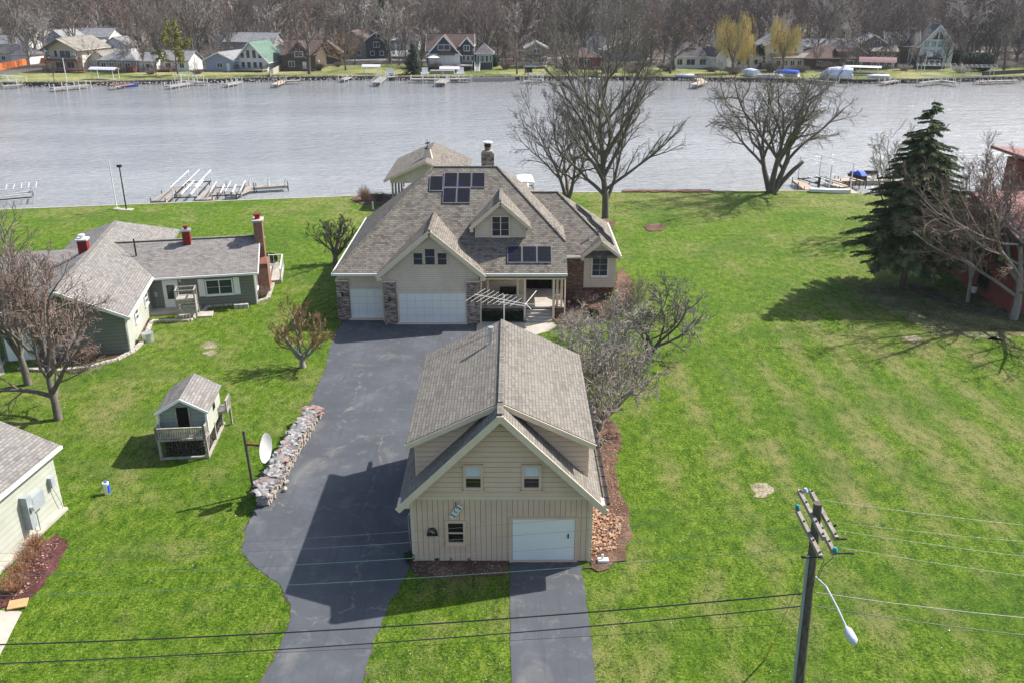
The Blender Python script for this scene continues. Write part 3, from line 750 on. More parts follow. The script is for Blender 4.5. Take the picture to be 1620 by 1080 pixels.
pts = [(.2*cos(pi*i/12), .12+.2*sin(pi*i/12)) for i in range(13)]
s = MB(); s.ext_y([(x*1.0,z) for x,z in pts]+[(-.24,-.08),(.24,-.08)], -.04, 0)
pq = single('wall_plaque', s, M['black'], 'black arched metal plaque left of the lower garage window', 'plaque', (-3.36,31.52,1.42))
s = MB(); s.tube([(-.14,-.05,.12),(-.08,-.05,.18),(.0,-.05,.14),(.07,-.05,.12),(.13,-.05,.07)], [.01,.022,.026,.018,.006], 6); s.tube([(-.02,-.05,.13),(.03,-.05,.03)], [.015,.01], 5)
build('emblem', s, M['concrete'], pq)
# dog-bone of wires: television antenna behind the garage ridge
A = thing('television_antenna', 'white spiky television antenna on a mast above the garage ridge', 'antenna', (-.4,41.6,4.0), world=True)
m = MB(); m.tube([(-.4,41.6,4.0),(-.4,41.6,8.55)], .035, 6); build('mast', m, M['white'], A)
def apx(u, v, z): 
    x, y = G(u, v, z); return Vector((x, y, z))
p0 = apx(751,466,8.5); p1 = apx(832,481,8.5); m = MB(); m.beam(p0,p1,.022,.022); m.beam(p0+(p1-p0)*.45-Vector((0,0,.15)),p1-Vector((0,0,.12)),.02,.02); build('boom', m, M['white'], A)
ed = (apx(772,457,8.5)-apx(738,478,8.5)).normalized()
for i in range(9):
    q = p0+(p1-p0)*(.02+i*.098); L = 1.1-.05*i
    m = MB(); m.beam(q-ed*L*.95,q+ed*L*.95,.0085,.0085); build('element', m, M['white'], A)
q = p1; m = MB(); m.beam(q-ed*.1,q+ed*1.2+Vector((0,0,.3)),.022,.022); m.beam(q,q+Vector((.25,-.5,-.1)),.02,.02); m.beam(q,q+Vector((1.2,.1,-.1)),.015,.015); build('element', m, M['white'], A)
# shepherd / hoist handle on the left side of the garage
m = MB(); m.tube([(-4.45,32.6,0),(-4.5,32.6,1.6),(-4.4,32.9,1.7)], .02, 6); m.tube([(-4.45,33.2,0),(-4.5,33.2,1.4),(-4.4,33.0,1.6)], .02, 6)
single('metal_hand_rail', m, M['metal'], 'thin metal hand rail by the left wall of the detached garage', 'hand rail', (-4.45,32.9,0), world=True)
# ================================================================ BOATHOUSE
B = thing('boathouse', 'tan-roofed boathouse on posts at the waterside behind the house', 'boathouse', (-9.3,102,0), world=True)
X0,X1,Y0,Y1 = -13.3,-5.4,96.0,107.6; xm=-9.35; he=3.15; zr=5.0
w = MB(); w.ext_y([(X0,2.55),(X1,2.55),(X1,he),(xm,zr-.25),(X0,he)], Y0, Y1); build('gable_wall', w, M['beige'], B)
r = MB(); r.slab([(xm,95.5,zr),(xm,108,zr+.0),(X0-.6,108,3.0),(X0-.6,95.2,3.0)], .16); r.slab([(xm,95.5,zr),(xm,108,zr),(X1+.5,108,3.0),(X1+.5,95.2,3.0)], .16)
rf = build('roof', r, M['shingle'], B); t = MB(); t.beam((X0-.6,95.2,2.86),(xm,95.47,zr-.15),.06,.22); t.beam((X1+.5,95.2,2.86),(xm,95.47,zr-.15),.06,.22); build('rake_board', t, M['cream'], rf)
for x in (X0+.1,X1-.1,xm):
    for y in (97,99.6,102.4,105,107.3):
        if x == xm and y != 107.3: continue
        m = MB(); m.box(x-.1,x+.1,y-.1,y+.1,-1.3,2.6); build('post', m, M['deckw'], B)
c = MB(); c.add([(xm-.6,98.0,4.4),(xm+.6,98.0,4.4),(xm+.6,99.2,4.4),(xm-.6,99.2,4.4),(xm-.3,98.3,5.8),(xm+.3,98.3,5.8),(xm+.3,98.9,5.8),(xm-.3,98.9,5.8)], [(3,2,1,0),(4,5,6,7),(0,1,5,4),(1,2,6,5),(2,3,7,6),(3,0,4,7)])
cp = build('cupola', c, M['cream'], B); c = MB(); c.cyl(xm,98.6,5.8,6.0,.4,.1,8); c.tube([(xm,98.6,6.0),(xm,98.6,6.8)],.04,6); c.tube([(xm-.25,98.6,6.4),(xm+.2,98.6,6.45),(xm+.3,98.6,6.6)], [.05,.1,.02],5); build('weather_vane', c, M['black'], cp)
m = MB(); m.box(X0,X0+1.6,99,107.5,-.5,-.3); build('walkway', m, M['deck'], B)
def hull(L, W, H, mb=None, blunt=.55):
    mb = mb or MB(); n = 9; rings = []
    for i in range(n):
        t = i/(n-1); k = min(1, (1-t)/blunt)**.6 if t > 1-blunt else 1; wd = W/2*max(k,.03)
        y = -L/2+L*t; zt = H*(1+.25*t*t); rings.append([(-wd,y,zt),(-wd*.8,y,H*.25),(0,y,0+.25*H*max(0,t-.7)*3),(wd*.8,y,H*.25),(wd,y,zt)])
    o = len(mb.v)
    for r_ in rings: mb.v += r_
    for i in range(n-1):
        for k in range(4): mb.f.append((o+i*5+k,o+i*5+k+1,o+(i+1)*5+k+1,o+(i+1)*5+k)); mb.mi.append(0)
        mb.f.append((o+i*5,o+(i+1)*5,o+(i+1)*5+4,o+i*5+4)); mb.mi.append(0)
    mb.f.append(tuple(o+k for k in range(5))); mb.mi.append(0)
    return mb
m = MB(); hull(5.5,2.1,.9,m); bt = single('motor_boat', m, M['white'], 'white and blue motor boat hanging inside the boathouse', 'boat', (-9.4,101.5,-.3)); bt.rotation_euler=(0,0,pi)
m = MB(); m.ext_x([(-2.4,.95),(1.2,1.0),(.4,1.6),(-2,1.5)],-.85,.85); build('cover', m, M['blue'], bt)
# ================================================================ LEFT NEIGHBOUR HOUSE (rotated)
rot = atan2(.191,.982)
L = thing('grey_ranch_house', 'sage green single-storey L-shaped house with grey roof and red chimneys', 'house', (-27.1,62.6,0), rot)
w = MB(); w.box(-7.6,0,-8.3,9.6,0,2.55); w.add([(-7.6,-8.3,2.55),(0,-8.3,2.55),(-3.7,-8.3,4.25),(-7.6,-7.9,2.55),(0,-7.9,2.55),(-3.7,-7.9,4.25)], [(0,1,2),(5,4,3),(1,4,5,2),(3,0,2,5)])
w.box(-10.5,-7.6,0,6.2,0,2.5); w.box(-.02,7.6,0,8.2,0,2.5); w.ext_x([(0,2.5),(8.2,2.5),(4.1,4.0)],7.3,7.6)
build('wall', w, M['sage'], L)
w = MB(); w.box(0,.03,-8.25,-.0,0,2.55); build('sunlit_side_boards', w, M['sage_pale'], L, label='sage boards on the side wall, tinted pale as if sunlit'); w = MB(); w.box(7.6,7.63,.02,8.1,0,2.5); build('sunlit_side_boards', w, M['sage_pale'], L)  # overlay on the right-facing walls, sunlight painted in as a paler sage
r = MB(); T=.16
pk=(-3.7,9.3,4.75); fr=(-3.7,-8.9,4.75); e0=2.78
r.slab([fr,pk,(.45,13.3,e0),(.45,-8.9,e0)],T); r.slab([fr,pk,(-7.9,13.3,e0),(-7.9,-8.9,e0)],T); r.slab([pk,(.45,13.3,e0),(-7.9,13.3,e0)],T)
r.slab([(-3.2,4.1,4.3),(8.0,4.1,4.3),(8.0,-.45,2.7),(-.5,-.45,2.7)],T); r.slab([(-3.2,4.1,4.3),(8.0,4.1,4.3),(8.0,9.6,2.75),(-.5,9.6,2.75)],T)
r.slab([(-4.5,3.2,4.2),(-10.9,3.2,4.2),(-10.9,-.5,2.75),(-7,-.5,2.75)],T); r.slab([(-4.5,3.2,4.2),(-10.9,3.2,4.2),(-10.9,6.8,2.75),(-7,6.8,2.75)],T)
rf = build('roof', r, M['shingle_grey'], L)
t = MB(); t.box(.45,.56,-8.9,-.4,e0-.2,e0-.03); t.beam((.45,-8.94,e0-.12),(-3.7,-8.94,4.63),.06,.2); t.beam((-7.9,-8.94,e0-.12),(-3.7,-8.94,4.63),.06,.2); t.box(.5,8.05,-.56,-.45,2.52,2.67); t.box(-8.0,-7.9,-8.9,-.6,e0-.2,e0-.03); t.beam((8.03,-.45,2.6),(8.03,4.1,4.2),.05,.18)
t.tube([(.5,-8.8,2.6),(.15,-8.4,2.3),(.1,-8.4,.1)],.05,6); t.tube([(7.9,-.5,2.55),(7.7,-.1,2.3),(7.7,-.1,.1)],.05,6)
build('gutter', t, M['white'], rf)
t = MB(); t.beam((-3.0,4.1,4.34),(8.0,4.1,4.34),.25,.05); t.beam((-3.7,-8.8,4.78),(-3.7,9.3,4.78),.25,.05); build('ridge_cap', t, M['shingle_grey'], rf)
t = MB(); t.cyl(-1.0,2.3,3.5,5.0,.06,n=8); build('vent_pipe', t, M['black'], rf)
def chim(x,y,z0,z1,wd,mat,crown,par,cap=True):
    m = MB(); m.box(x-wd/2,x+wd/2,y-wd/2,y+wd/2,z0,z1); c = build('chimney', m, mat, par)
    m = MB(); m.box(x-wd/2-.08,x+wd/2+.08,y-wd/2-.08,y+wd/2+.08,z1,z1+.12); build('crown', m, crown, c)
    m = MB(); m.cyl(x,y,z1+.12,z1+.32,wd*.22,n=10); m.cyl(x,y,z1+.32,z1+.4,wd*.36,n=10); build('flue_cap', m, crown if cap else M['redpaint'], c)
chim(-4.4,1.6,4.0,5.3,.66,M['redpaint'],M['canvas'],L); chim(2.6,3.6,3.9,5.1,.56,M['redpaint'],M['metal'],L,False)
m = MB(); m.box(7.65,8.5,2.6,4.6,0,2.4); m.box(7.7,8.35,3.2,4.3,2.4,5.6); m.slab([(7.65,2.6,2.4),(8.5,2.6,2.4),(8.4,3.3,2.9),(7.68,3.3,2.9)],.4); c = build('chimney', m, M['redbrick'], L, label='tall brown brick chimney on the end wall')
m = MB(); m.box(7.62,8.45,3.1,4.4,5.6,5.75); build('crown', m, M['concrete'], c); m = MB(); m.cyl(8.02,3.75,5.75,6.05,.2,n=10); m.cyl(8.02,3.75,6.05,6.15,.32,n=10); build('flue_cap', m, M['redpaint'], c)
window(L,(5.05,0,.95),'S',2.0,1.25,M['white'],midv=1,ny=1)
for xa in (3.55,6.1): m = MB(); m.box(xa,xa+.45,-.06,0,.9,2.25); build('shutter', m, M['white'], L)
window(L,(-4.2,-8.3,.9),'S',1.3,1.3,M['white'],mid=True)
for xa in (-5.45,-3.45): m = MB(); m.box(xa,xa+.5,-8.36,-8.3,.85,2.25); build('shutter', m, M['white'], L)
for y in (-5.2,-1.7): window(L,(.03,y,1.1),'E',1.0,.9,M['white'],mid=True)
window(L,(7.63,1.2,.9),'E',.9,1.2,M['white'])
garage_door(L,-7.45,-5.6,-8.31,.05,2.1,3,4)
m = MB(); m.box(1.1,2.0,-.07,0,.2,2.2); d = build('door', m, M['white'], L); m = MB(); m.box(1.27,1.83,-.085,-.07,.85,1.95); build('door_glass', m, M['glass'], d); m = MB(); m.box(1.0,2.1,-.05,0,.15,2.32); build('door_frame', m, M['white'], d)
m = MB(); m.box(0,3.6,-1.2,0,0,.18); m.box(2.2,4.6,-2.3,-1.2,0,.12); build('stoop', m, M['concrete'], L)
m = MB(); m.box(.35,.6,-.14,-.02,1.1,1.5); m.tube([(.48,-.08,1.1),(.48,-.08,.0)],.03,6); build('meter_box', m, M['grey_paint'], L)
m = MB(); m.tube([(2.3,-.1,2.35),(2.3,-.2,2.25)],[.05,.1],8); build('wall_lamp', m, M['white'], L)
# back patio, seen past the gable end
m = MB(); m.box(8.0,9.3,4.8,9.3,0,.3); build('side_deck', m, M['concrete'], L)
m = MB(); railing(m,(9.25,4.9,.3),(9.25,9.2,.3),.9,.3); railing(m,(8.1,9.2,.3),(9.25,9.2,.3),.9,.3); build('deck_railing', m, M['white'], L)
# wooden stand by the back door
S = thing('wooden_plant_stand', 'weathered wooden slatted stand by the door of the grey ranch house', 'stand', (-23.85,61.2,.12), rot)
for x in (-.65,.65):
    for y in (-.5,.5): m = MB(); m.box(x-.05,x+.05,y-.05,y+.05,0,2.15); build('post', m, M['deckw'], S)
for z in (.35,.6,.85,1.1,1.3): m = MB(); m.box(-.68,.68,-.58,-.53,z,z+.16); m.box(.6,.65,-.5,.5,z,z+.16); m.box(-.65,-.6,-.5,.5,z,z+.16); build('slat_row', m, M['deckw'], S)
m = MB(); m.box(-.62,.62,-.5,.5,1.45,1.5); build('shelf', m, M['deckw'], S)
m = MB()
for a,b_ in (((-.65,-.5),(.65,-.5)),((-.65,.5),(.65,.5)),((-.65,-.5),(-.65,.5)),((.65,-.5),(.65,.5))): m.beam((*a,2.1),(*b_,2.1),.06,.09)
build('top_rail', m, M['deckw'], S)
m = MB(); m.cyl(0,0,0,.55,.38,n=14); m.cyl(0,0,.55,.6,.4,n=14)
single('metal_planter', m, M['metal'], 'round galvanised tub under the side wall of the grey ranch house', 'planter', (-25.1,56.6,0))
for i, x in enumerate((-20.9,-20.55,-20.2)):
    m = MB(); m.box(-.16,.16,-.15,.15,0,.3); single('concrete_block', m, M['concrete'], 'pale concrete block in a row under the front wall of the grey ranch house', 'block', (x,63.15+.2*i*.35,0), rot, 'blocks under the ranch house wall')
# ================================================================ LOWER-LEFT HOUSE
L2 = thing('pale_green_house', 'pale green sided house with brown-grey shingled roof at the left edge', 'house', (-24.5,32.5,0), radians(-6.5))
# local frame: +x to right
w = MB(); w.box(-8,2.95,-10,3.6,0,2.95); build('wall', w, M['sage_pale'], L2)
r = MB(); r.slab([(3.15,-10.5,3.15),(3.15,4.0,3.15),(-2.2,4.0,5.3),(-2.2,-10.5,5.3)],.16); r.slab([(-7.5,-10.5,3.15),(-7.5,4.0,3.15),(-2.2,4.0,5.3),(-2.2,-10.5,5.3)],.16); rf = build('roof', r, M['shingle_grey'], L2)
t = MB(); t.box(3.15,3.27,-10.5,4.0,2.98,3.12); build('gutter', t, M['white'], rf)
m = MB(); m.box(2.95,3.25,-10,3.5,0,.12); build('foundation', m, M['concrete'], L2)
m = MB(); m.box(2.95,3.3,.9,1.25,.6,2.2); m.box(2.95,3.2,1.4,2.2,1.2,1.9); mt = build('electric_meter', m, M['grey_paint'], L2); m = MB(); m.cyl(3.34,1.08,1.5,1.7,.1,n=10); m.tube([(3.1,1.6,1.2),(3.1,1.6,0)],.03,6); build('conduit', m, M['metal'], mt)
m = MB(); m.box(2.95,3.15,2.9,3.15,1.5,2.0); m.tube([(3.05,3.0,1.5),(3.1,3.3,.5),(3.05,3.4,.1)],.015,5); build('phone_box', m, M['grey_paint'], L2)
# ================================================================ PLAYHOUSE
PY = thing('playhouse', 'small shingled playhouse on stilts with a railed deck above stacked firewood', 'playhouse', (-17.15,42.0,0), radians(5))
w = MB(); X=1.18
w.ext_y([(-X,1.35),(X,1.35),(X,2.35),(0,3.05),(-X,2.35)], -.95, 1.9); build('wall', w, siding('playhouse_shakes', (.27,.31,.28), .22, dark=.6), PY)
m = MB(); m.box(X,X+.03,-.95,1.9,.95,2.35); build('sheet_wall', m, M['sage_pale'], PY)
m = MB(); m.box(-.3,.3,-.98,-.94,1.4,2.62); build('doorway', m, M['dark'], PY)
m = MB(); m.box(-.38,-.3,-1.0,-.95,1.4,2.65); m.box(.3,.38,-1.0,-.95,1.4,2.65); build('door_frame', m, M['deckw'], PY)
m = MB(); m.box(X+.03,X+.05,.3,.75,1.75,2.1); build('side_window', m, M['dark'], PY)
r = MB(); r.slab([(0,-1.15,3.2),(0,2.1,3.2),(X+.16,2.1,2.42),(X+.16,-1.15,2.42)],.07); r.slab([(0,-1.15,3.2),(0,2.1,3.2),(-X-.16,2.1,2.42),(-X-.16,-1.15,2.42)],.07)
rf = build('roof', r, M['shingle_grey'], PY); t = MB(); t.beam((-X-.16,-1.17,2.36),(0,-1.17,3.14),.05,.13); t.beam((X+.16,-1.17,2.36),(0,-1.17,3.14),.05,.13); t.box(X+.0,X+.1,-1.18,-1.1,1.3,2.3); t.box(-X-.1,-X,-1.18,-1.1,1.3,2.3); build('fascia', t, M['white'], rf)
m = MB(); m.box(-X-.1,X+.05,-1.75,-.95,1.1,1.2); m.box(X,X+.5,1.3,2.2,1.1,1.2); build('deck', m, M['deck'], PY)
m = MB(); railing(m,(-X-.05,-1.72,1.2),(X,-1.72,1.2),.62,.11,.06); railing(m,(X,-1.72,1.2),(X,-1.0,1.2),.62,.11,.06); railing(m,(-X-.05,-1.72,1.2),(-X-.05,-1.0,1.2),.62,.12,.06); railing(m,(X+.45,1.35,1.2),(X+.45,2.15,1.2),.6,.12,.06); build('railing', m, M['deckw'], PY)
for x in (-X,X):
    for y in (-1.65,.2,1.85): m = MB(); m.box(x-.06,x+.06,y-.06,y+.06,0,1.15); build('stilt', m, M['deckw'], PY)
m = MB(); m.box(X+.4,X+.5,2.05,2.15,0,1.15); build('stilt', m, M['deckw'], PY); m = MB(); m.box(X-.05,X+.07,-1.7,2.2,0,.12); m.box(-X,X,-1.72,-1.6,.02,.12); m.beam((X,-1.65,.1),(X,-.9,1.1),.06,.06); build('skid', m, M['deckw'], PY)
m = MB(); random.seed(3)
for x in np.arange(-1.0,1.05,.15):
    for z in np.arange(.12,.95,.14):
        yy = -1.35+random.random()*.12; m.cyl(0,0,0,.01,.001,n=3) if False else m.tube([(x+random.uniform(-.03,.03),yy,z),(x,yy+.5,z)],random.uniform(.045,.08),6)
for y in np.arange(-.8,1.8,.17):
    for z in np.arange(.12,.95,.15): m.tube([(.75,y,z),(1.12+random.uniform(-.06,.02),y,z)],random.uniform(.05,.08),6)
o = build('firewood_heap', m, M['dark_log']); o.location=(-17.15,42.0,0); o.rotation_euler=(0,0,radians(5)); o['label']='dark split firewood packed under the raised playhouse'; o['category']='firewood'; o['kind']='stuff'
# ================================================================ FIREWOOD ROW
random.seed(11)
fa = Vector((-11.75,35.85,0)); fb = Vector((-11.15,45.3,0)); dr = (fb-fa); LL = dr.length; dr.normalize(); nr = Vector((dr.y,-dr.x,0))
lm = []
for k in range(6):
    m = MB(); n = random.choice((5,6,7)); rr = [random.uniform(.075,.115) for _ in range(n)]
    v = []
    for e in (-.29,.29):
        for i in range(n): a = 2*pi*i/n; v.append((e, rr[i]*cos(a), rr[i]*sin(a)))
    m.add(v, [(i,(i+1)%n,n+(i+1)%n,n+i) for i in range(n)], 0); m.add(v, [tuple(range(n))[::-1], tuple(range(n,2*n))], 1)
    me = bpy.data.meshes.new('log'); me.from_pydata(m.v, [], m.f); me.materials.append(M['log']); me.materials.append(M['logend']); me.polygons.foreach_set('material_index', m.mi); me.update(); lm.append(me)
cnt = 0
for i in range(48):
    s = (i+.5)/48*LL; top = 4 if i < 43 else 2
    for j in range(top):
        o = bpy.data.objects.new('firewood_log', random.choice(lm)); COL.objects.link(o)
        p = fa+dr*s+nr*random.uniform(-.08,.08)+Vector((0,0,.1+j*.185)); o.location = p
        o.rotation_euler = (random.uniform(0,6), 0, atan2(nr.y,nr.x)+random.uniform(-.07,.07))
        o['label'] = 'split firewood log stacked in the long row beside the driveway'; o['category'] = 'log'; o['group'] = 'firewood row beside the driveway'; cnt += 1
bm_ = []
for k in range(5):
    m = MB(); nx_, ny_ = 4, 5; Lx = random.uniform(.5,1.0); Wx = random.uniform(.3,.55); sd = random.random()*9
    v = [((i/nx_-.5)*Wx*(1+.25*sin(sd+j*1.7)), (j/ny_-.5)*Lx*(1+.15*sin(sd*2+i*2.1)), .05*sin(pi*i/nx_)+.03*sin(3*j+sd)+.015*sin(7*i+sd)) for j in range(ny_+1) for i in range(nx_+1)]
    f = [(j*(nx_+1)+i, j*(nx_+1)+i+1, (j+1)*(nx_+1)+i+1, (j+1)*(nx_+1)+i) for j in range(ny_) for i in range(nx_)]
    nn = len(v); v2 = [(x,y,z-.025) for x,y,z in v]; m.add(v+v2, f+[tuple(nn+q for q in ff)[::-1] for ff in f])
    me = bpy.data.meshes.new('bark'); me.from_pydata(m.v, [], m.f); me.materials.append(M['barkslab' if k < 4 else 'barkred']); me.update(); bm_.append(me)
for i in range(150):
    s = random.uniform(-.02,1.0); hz = .82 if s < .9 else .45
    if s > .88 or random.random() < .07: me = bm_[4]
    else: me = random.choice(bm_[:4])
    o = bpy.data.objects.new('bark_slab', me); COL.objects.link(o)
    o.location = fa+dr*(s*LL)+nr*random.uniform(-.22,.22)+Vector((0,0,hz+random.uniform(-.02,.12))); o.rotation_euler = (random.uniform(-.16,.16), random.uniform(-.2,.2), random.uniform(-1.3,1.3)+atan2(dr.y,dr.x)-pi/2)
    o['label'] = 'curled piece of bark lying on top of the firewood row'; o['category'] = 'bark'; o['group'] = 'bark pieces on the firewood row'
for k, (u, v_, lb) in enumerate(((453,765,'reddish wood chunk lying on the driveway near the firewood row'),(451,776,'short pale log lying on the driveway below the reddish chunk'))):
    x, y = G(u, v_); o = bpy.data.objects.new('wood_chunk', lm[k]); COL.objects.link(o); o.location=(x,y,.1); o.scale=(.45,1,1); o.rotation_euler=(.4,0,.9+k*.7); o['label']=lb; o['category']='log'
# ================================================================ DISH ON POLE
D = thing('satellite_dish_pole', 'white oval satellite dish on a leaning rusty pole beside the firewood', 'satellite dish', (-12.49,36.93,0), world=True)
m = MB(); m.tube([(-12.49,36.93,0),(-12.62,36.93,3.45)],.075,8); build('pole', m, M['pole_wood'], D)
m = MB(); m.beam((-12.6,36.93,2.75),(-11.75,36.85,2.72),.1,.1); build('arm', m, plain('rusty_arm',(.16,.06,.04),.8,.2,.4,6), D)
ds = MB(); nR, nT = 5, 24; cc = Vector((-11.62,36.8,2.6)); ax = Vector((.86,-.32,-.05)).normalized(); ux = ax.cross(Vector((0,0,1))).normalized(); uy = ux.cross(ax)
v = [cc-ax*.14]
for i in range(1,nR+1):
    for k in range(nT):
        a = 2*pi*k/nT; rr = i/nR; p = cc+ux*(.5*rr*cos(a))+uy*(.78*rr*sin(a))-ax*.14*(1-rr*rr); v.append(p)
f = [(0,1+k,1+(k+1)%nT) for k in range(nT)]+[(1+(i-1)*nT+k,1+i*nT+k,1+i*nT+(k+1)%nT,1+(i-1)*nT+(k+1)%nT) for i in range(1,nR) for k in range(nT)]
n0 = len(v); v2 = [Vector(p)-ax*.03 for p in v]; ds.add(v+v2, f+[tuple(n0+i for i in q)[::-1] for q in f]); build('dish', ds, M['white'], D, smooth=True)
m = MB(); m.beam(cc-uy*.75,cc+ax*.55-uy*.2,.03,.03); m.box(cc.x+.42,cc.x+.56,cc.y-.25,cc.y-.1,cc.z-.25,cc.z-.12); build('feed_arm', m, M['grey_paint'], D)
# well pipe
W_ = thing('lawn_pipe', 'short white and blue capped pipe standing on the lawn', 'pipe', (-19.62,36.98,0))
m = MB(); m.cyl(0,0,0,.56,.13,n=14); m.cyl(0,0,.56,.62,.15,n=14); build('pipe', m, M['white'], W_); m = MB(); m.box(.06,.15,-.08,.08,.05,.5); m.cyl(0,0,.62,.66,.08,n=10); build('blue_band', m, M['blue'], W_)
# ================================================================ UTILITY POLE
ux0, uy0 = 8.55, 20.3
U = thing('utility_pole', 'tall wooden utility pole with crossarms and a street lamp in the right foreground', 'utility pole', (ux0,uy0,0), world=True)
ptop = Vector((*[0,0],0)); tx, tz = Wy(1294,795,uy0-.1); ptop = Vector((tx,uy0-.1,tz))
bx, bz = Wy(1262,1090,uy0); bot = Vector((bx+(bx-tx)*.6, uy0, 0))
m = MB(); m.tube([bot, ptop], [.16,.115], 12); build('pole', m, M['pole_wood'], U)
m = MB(); m.tube([bot+Vector((-.2,-.05,0)), ptop+(bot-ptop)*.16+Vector((-.14,-.05,0))], .045, 6); build('conduit', m, M['grey_paint'], U)
def upx(u, v, Y): x, z = Wy(u, v, Y); return Vector((x,Y,z))
# crossarms run away from the camera
def arm(u, v, dx, L, z=None, near=.5):
    c = upx(u, v, uy0); d = Vector((.02,1,0)).normalized()
    a, b_ = c-d*L*near, c+d*L*(1-near); m = MB(); m.beam(a,b_,.1,.12); o = build('crossarm', m, M['arm_wood'], U)
    for t in (.05,.3,.7,.95): m = MB(); p = a+(b_-a)*t; m.cyl(p.x,p.y,p.z+.06,p.z+.1,.03,n=6); build('bolt', m, M['black'], o)
    return a, b_
A1 = arm(1283,812,0,2.3); A2 = arm(1302,812,0,2.3); A3 = arm(1279,842,0,2.2); A4 = arm(1303,842,0,1.5,near=.62)
def insulator(p, mat, horiz=None):
    m = MB()
    if horiz is None: m.cyl(p.x,p.y,p.z+.06,p.z+.10,.075,n=10); m.cyl(p.x,p.y,p.z+.10,p.z+.13,.045,n=10); m.cyl(p.x,p.y,p.z+.13,p.z+.18,.07,.04,10)
    else: m.tube([p, p+Vector(horiz)], [.02,.035], 8)
    build('insulator', m, mat, U)
insulator(A1[1]+Vector((.12,-.15,0)), M['insul']); insulator(A3[1], M['teal']); insulator(A4[0], M['teal'])
for p, d in ((A2[0],(.25,0,0)),(A2[0]+Vector((0,.5,0)),(.15,0,.08)),(A4[0],(.5,0,0)),(A3[0],(-.5,0,0))): insulator(p, M['black'], d)
m = MB(); b0 = upx(1290,912,uy0)
m.tube([b0, b0+Vector((.18,-.35,-.05)), b0+Vector((.33,-.9,-.3)), b0+Vector((.42,-1.45,-.52))], [.035,.032,.03,.03], 8); build('lamp_arm', m, M['metal'], U)
lc = b0+Vector((.44,-1.7,-.56)); m = MB()
m.tube([lc+Vector((-.02,.28,.02)), lc+Vector((0,.15,.03)), lc, lc+Vector((.02,-.2,-.02)), lc+Vector((.03,-.3,-.03))], [.05,.1,.13,.12,.05], 10); lh = build('street_lamp_head', m, M['lamp'], U, smooth=True)
m = MB(); m.tube([b0+Vector((.05,0,.9)), b0+Vector((.12,-.1,.6)), b0+Vector((.03,-.05,.1))], .012, 5); m.tube([b0+Vector((.3,-.3,.9)), b0+Vector((.12,-.15,.5)), b0+Vector((.05,-.05,.0))], .012, 5); build('loose_wire', m, M['wire_al'], U)
# guy wire with yellow guard
gx, gy = G(1211,1042); gp = Vector((gx,gy,0)); tg = bot+(ptop-bot)*.85; d = (tg-gp).normalized()
GW = thing('guy_wire', 'steel guy wire with a yellow guard anchored in the lawn by the utility pole', 'guy wire', (gx,gy,0), world=True)
m = MB(); m.tube([gp,tg],.008,5); build('wire', m, M['wire_al'], GW); m = MB(); m.tube([gp+d*.1,gp+d*2.1],.035,6); build('guard', m, M['yellow'], GW)
def wire(px0, px1, Y0, Y1, r, mat, label, sag=.25, ext=0.0):
    a = upx(*px0, Y0); b_ = upx(*px1, Y1); a2 = a+(a-b_)*ext
    pts = []
    for i in range(25):
        t = i/24; p = a2.lerp(b_, t); p.z -= sag*4*t*(1-t)*(1) ; pts.append(p)
    mb = MB().tube(pts, r, 5); single('power_line', mb, mat, label, 'power line', tuple(pts[0]), world=True)
Yp = uy0
wire((-40,1020),(1270,938),Yp,Yp,.022,M['wire'],'thick upper telephone cable running left from the utility pole')
wire((-40,1050),(1268,958),Yp,Yp,.018,M['wire'],'black lower cable running left from the utility pole')
wire((-40,1018+34),(1262,985),Yp-.6,Yp,.006,M['wire'],'thinnest dark cable lowest on the left of the utility pole',.1)
wire((-40,876),(1268,785),Yp+1.1,Yp+1.1,.004,M['wire_al'],'thin bare power line to the far end of the top crossarm, left side')
wire((-40,888),(1268,808),Yp+1.05,Yp+1.05,.005,M['wire_al'],'thin power line to the teal insulator at the far crossarm end')
wire((-40,912),(1272,833),Yp+.3,Yp+.3,.006,M['wire_gr'],'greenish power line in the middle of the left span')
wire((-40,942),(1278,865),Yp-1.0,Yp-1.0,.007,M['wire_gr'],'greenish power line nearest the camera on the left span')
wire((1700,983),(1290,936),Yp-.4,Yp,.011,M['wire_al'],'thick pale cable running right from the utility pole',.08)
wire((1700,1012),(1290,958),Yp-.4,Yp,.012,M['wire'],'black cable running right from the utility pole',.08)
wire((1700,838),(1300,790),Yp+1.1,Yp+1.1,.005,M['wire_al'],'highest thin power line on the right span',.05)
wire((1700,862),(1312,824),Yp+.4,Yp+.4,.004,M['wire_al'],'second thin power line from the top on the right span',.05)
wire((1700,888),(1325,838),Yp-.9,Yp-.9,.004,M['wire_al'],'third thin power line from the top on the right span',.05)
wire((1700,920),(1330,865),Yp-.9,Yp-.9,.004,M['wire_al'],'lowest thin power line on the right span',.05)
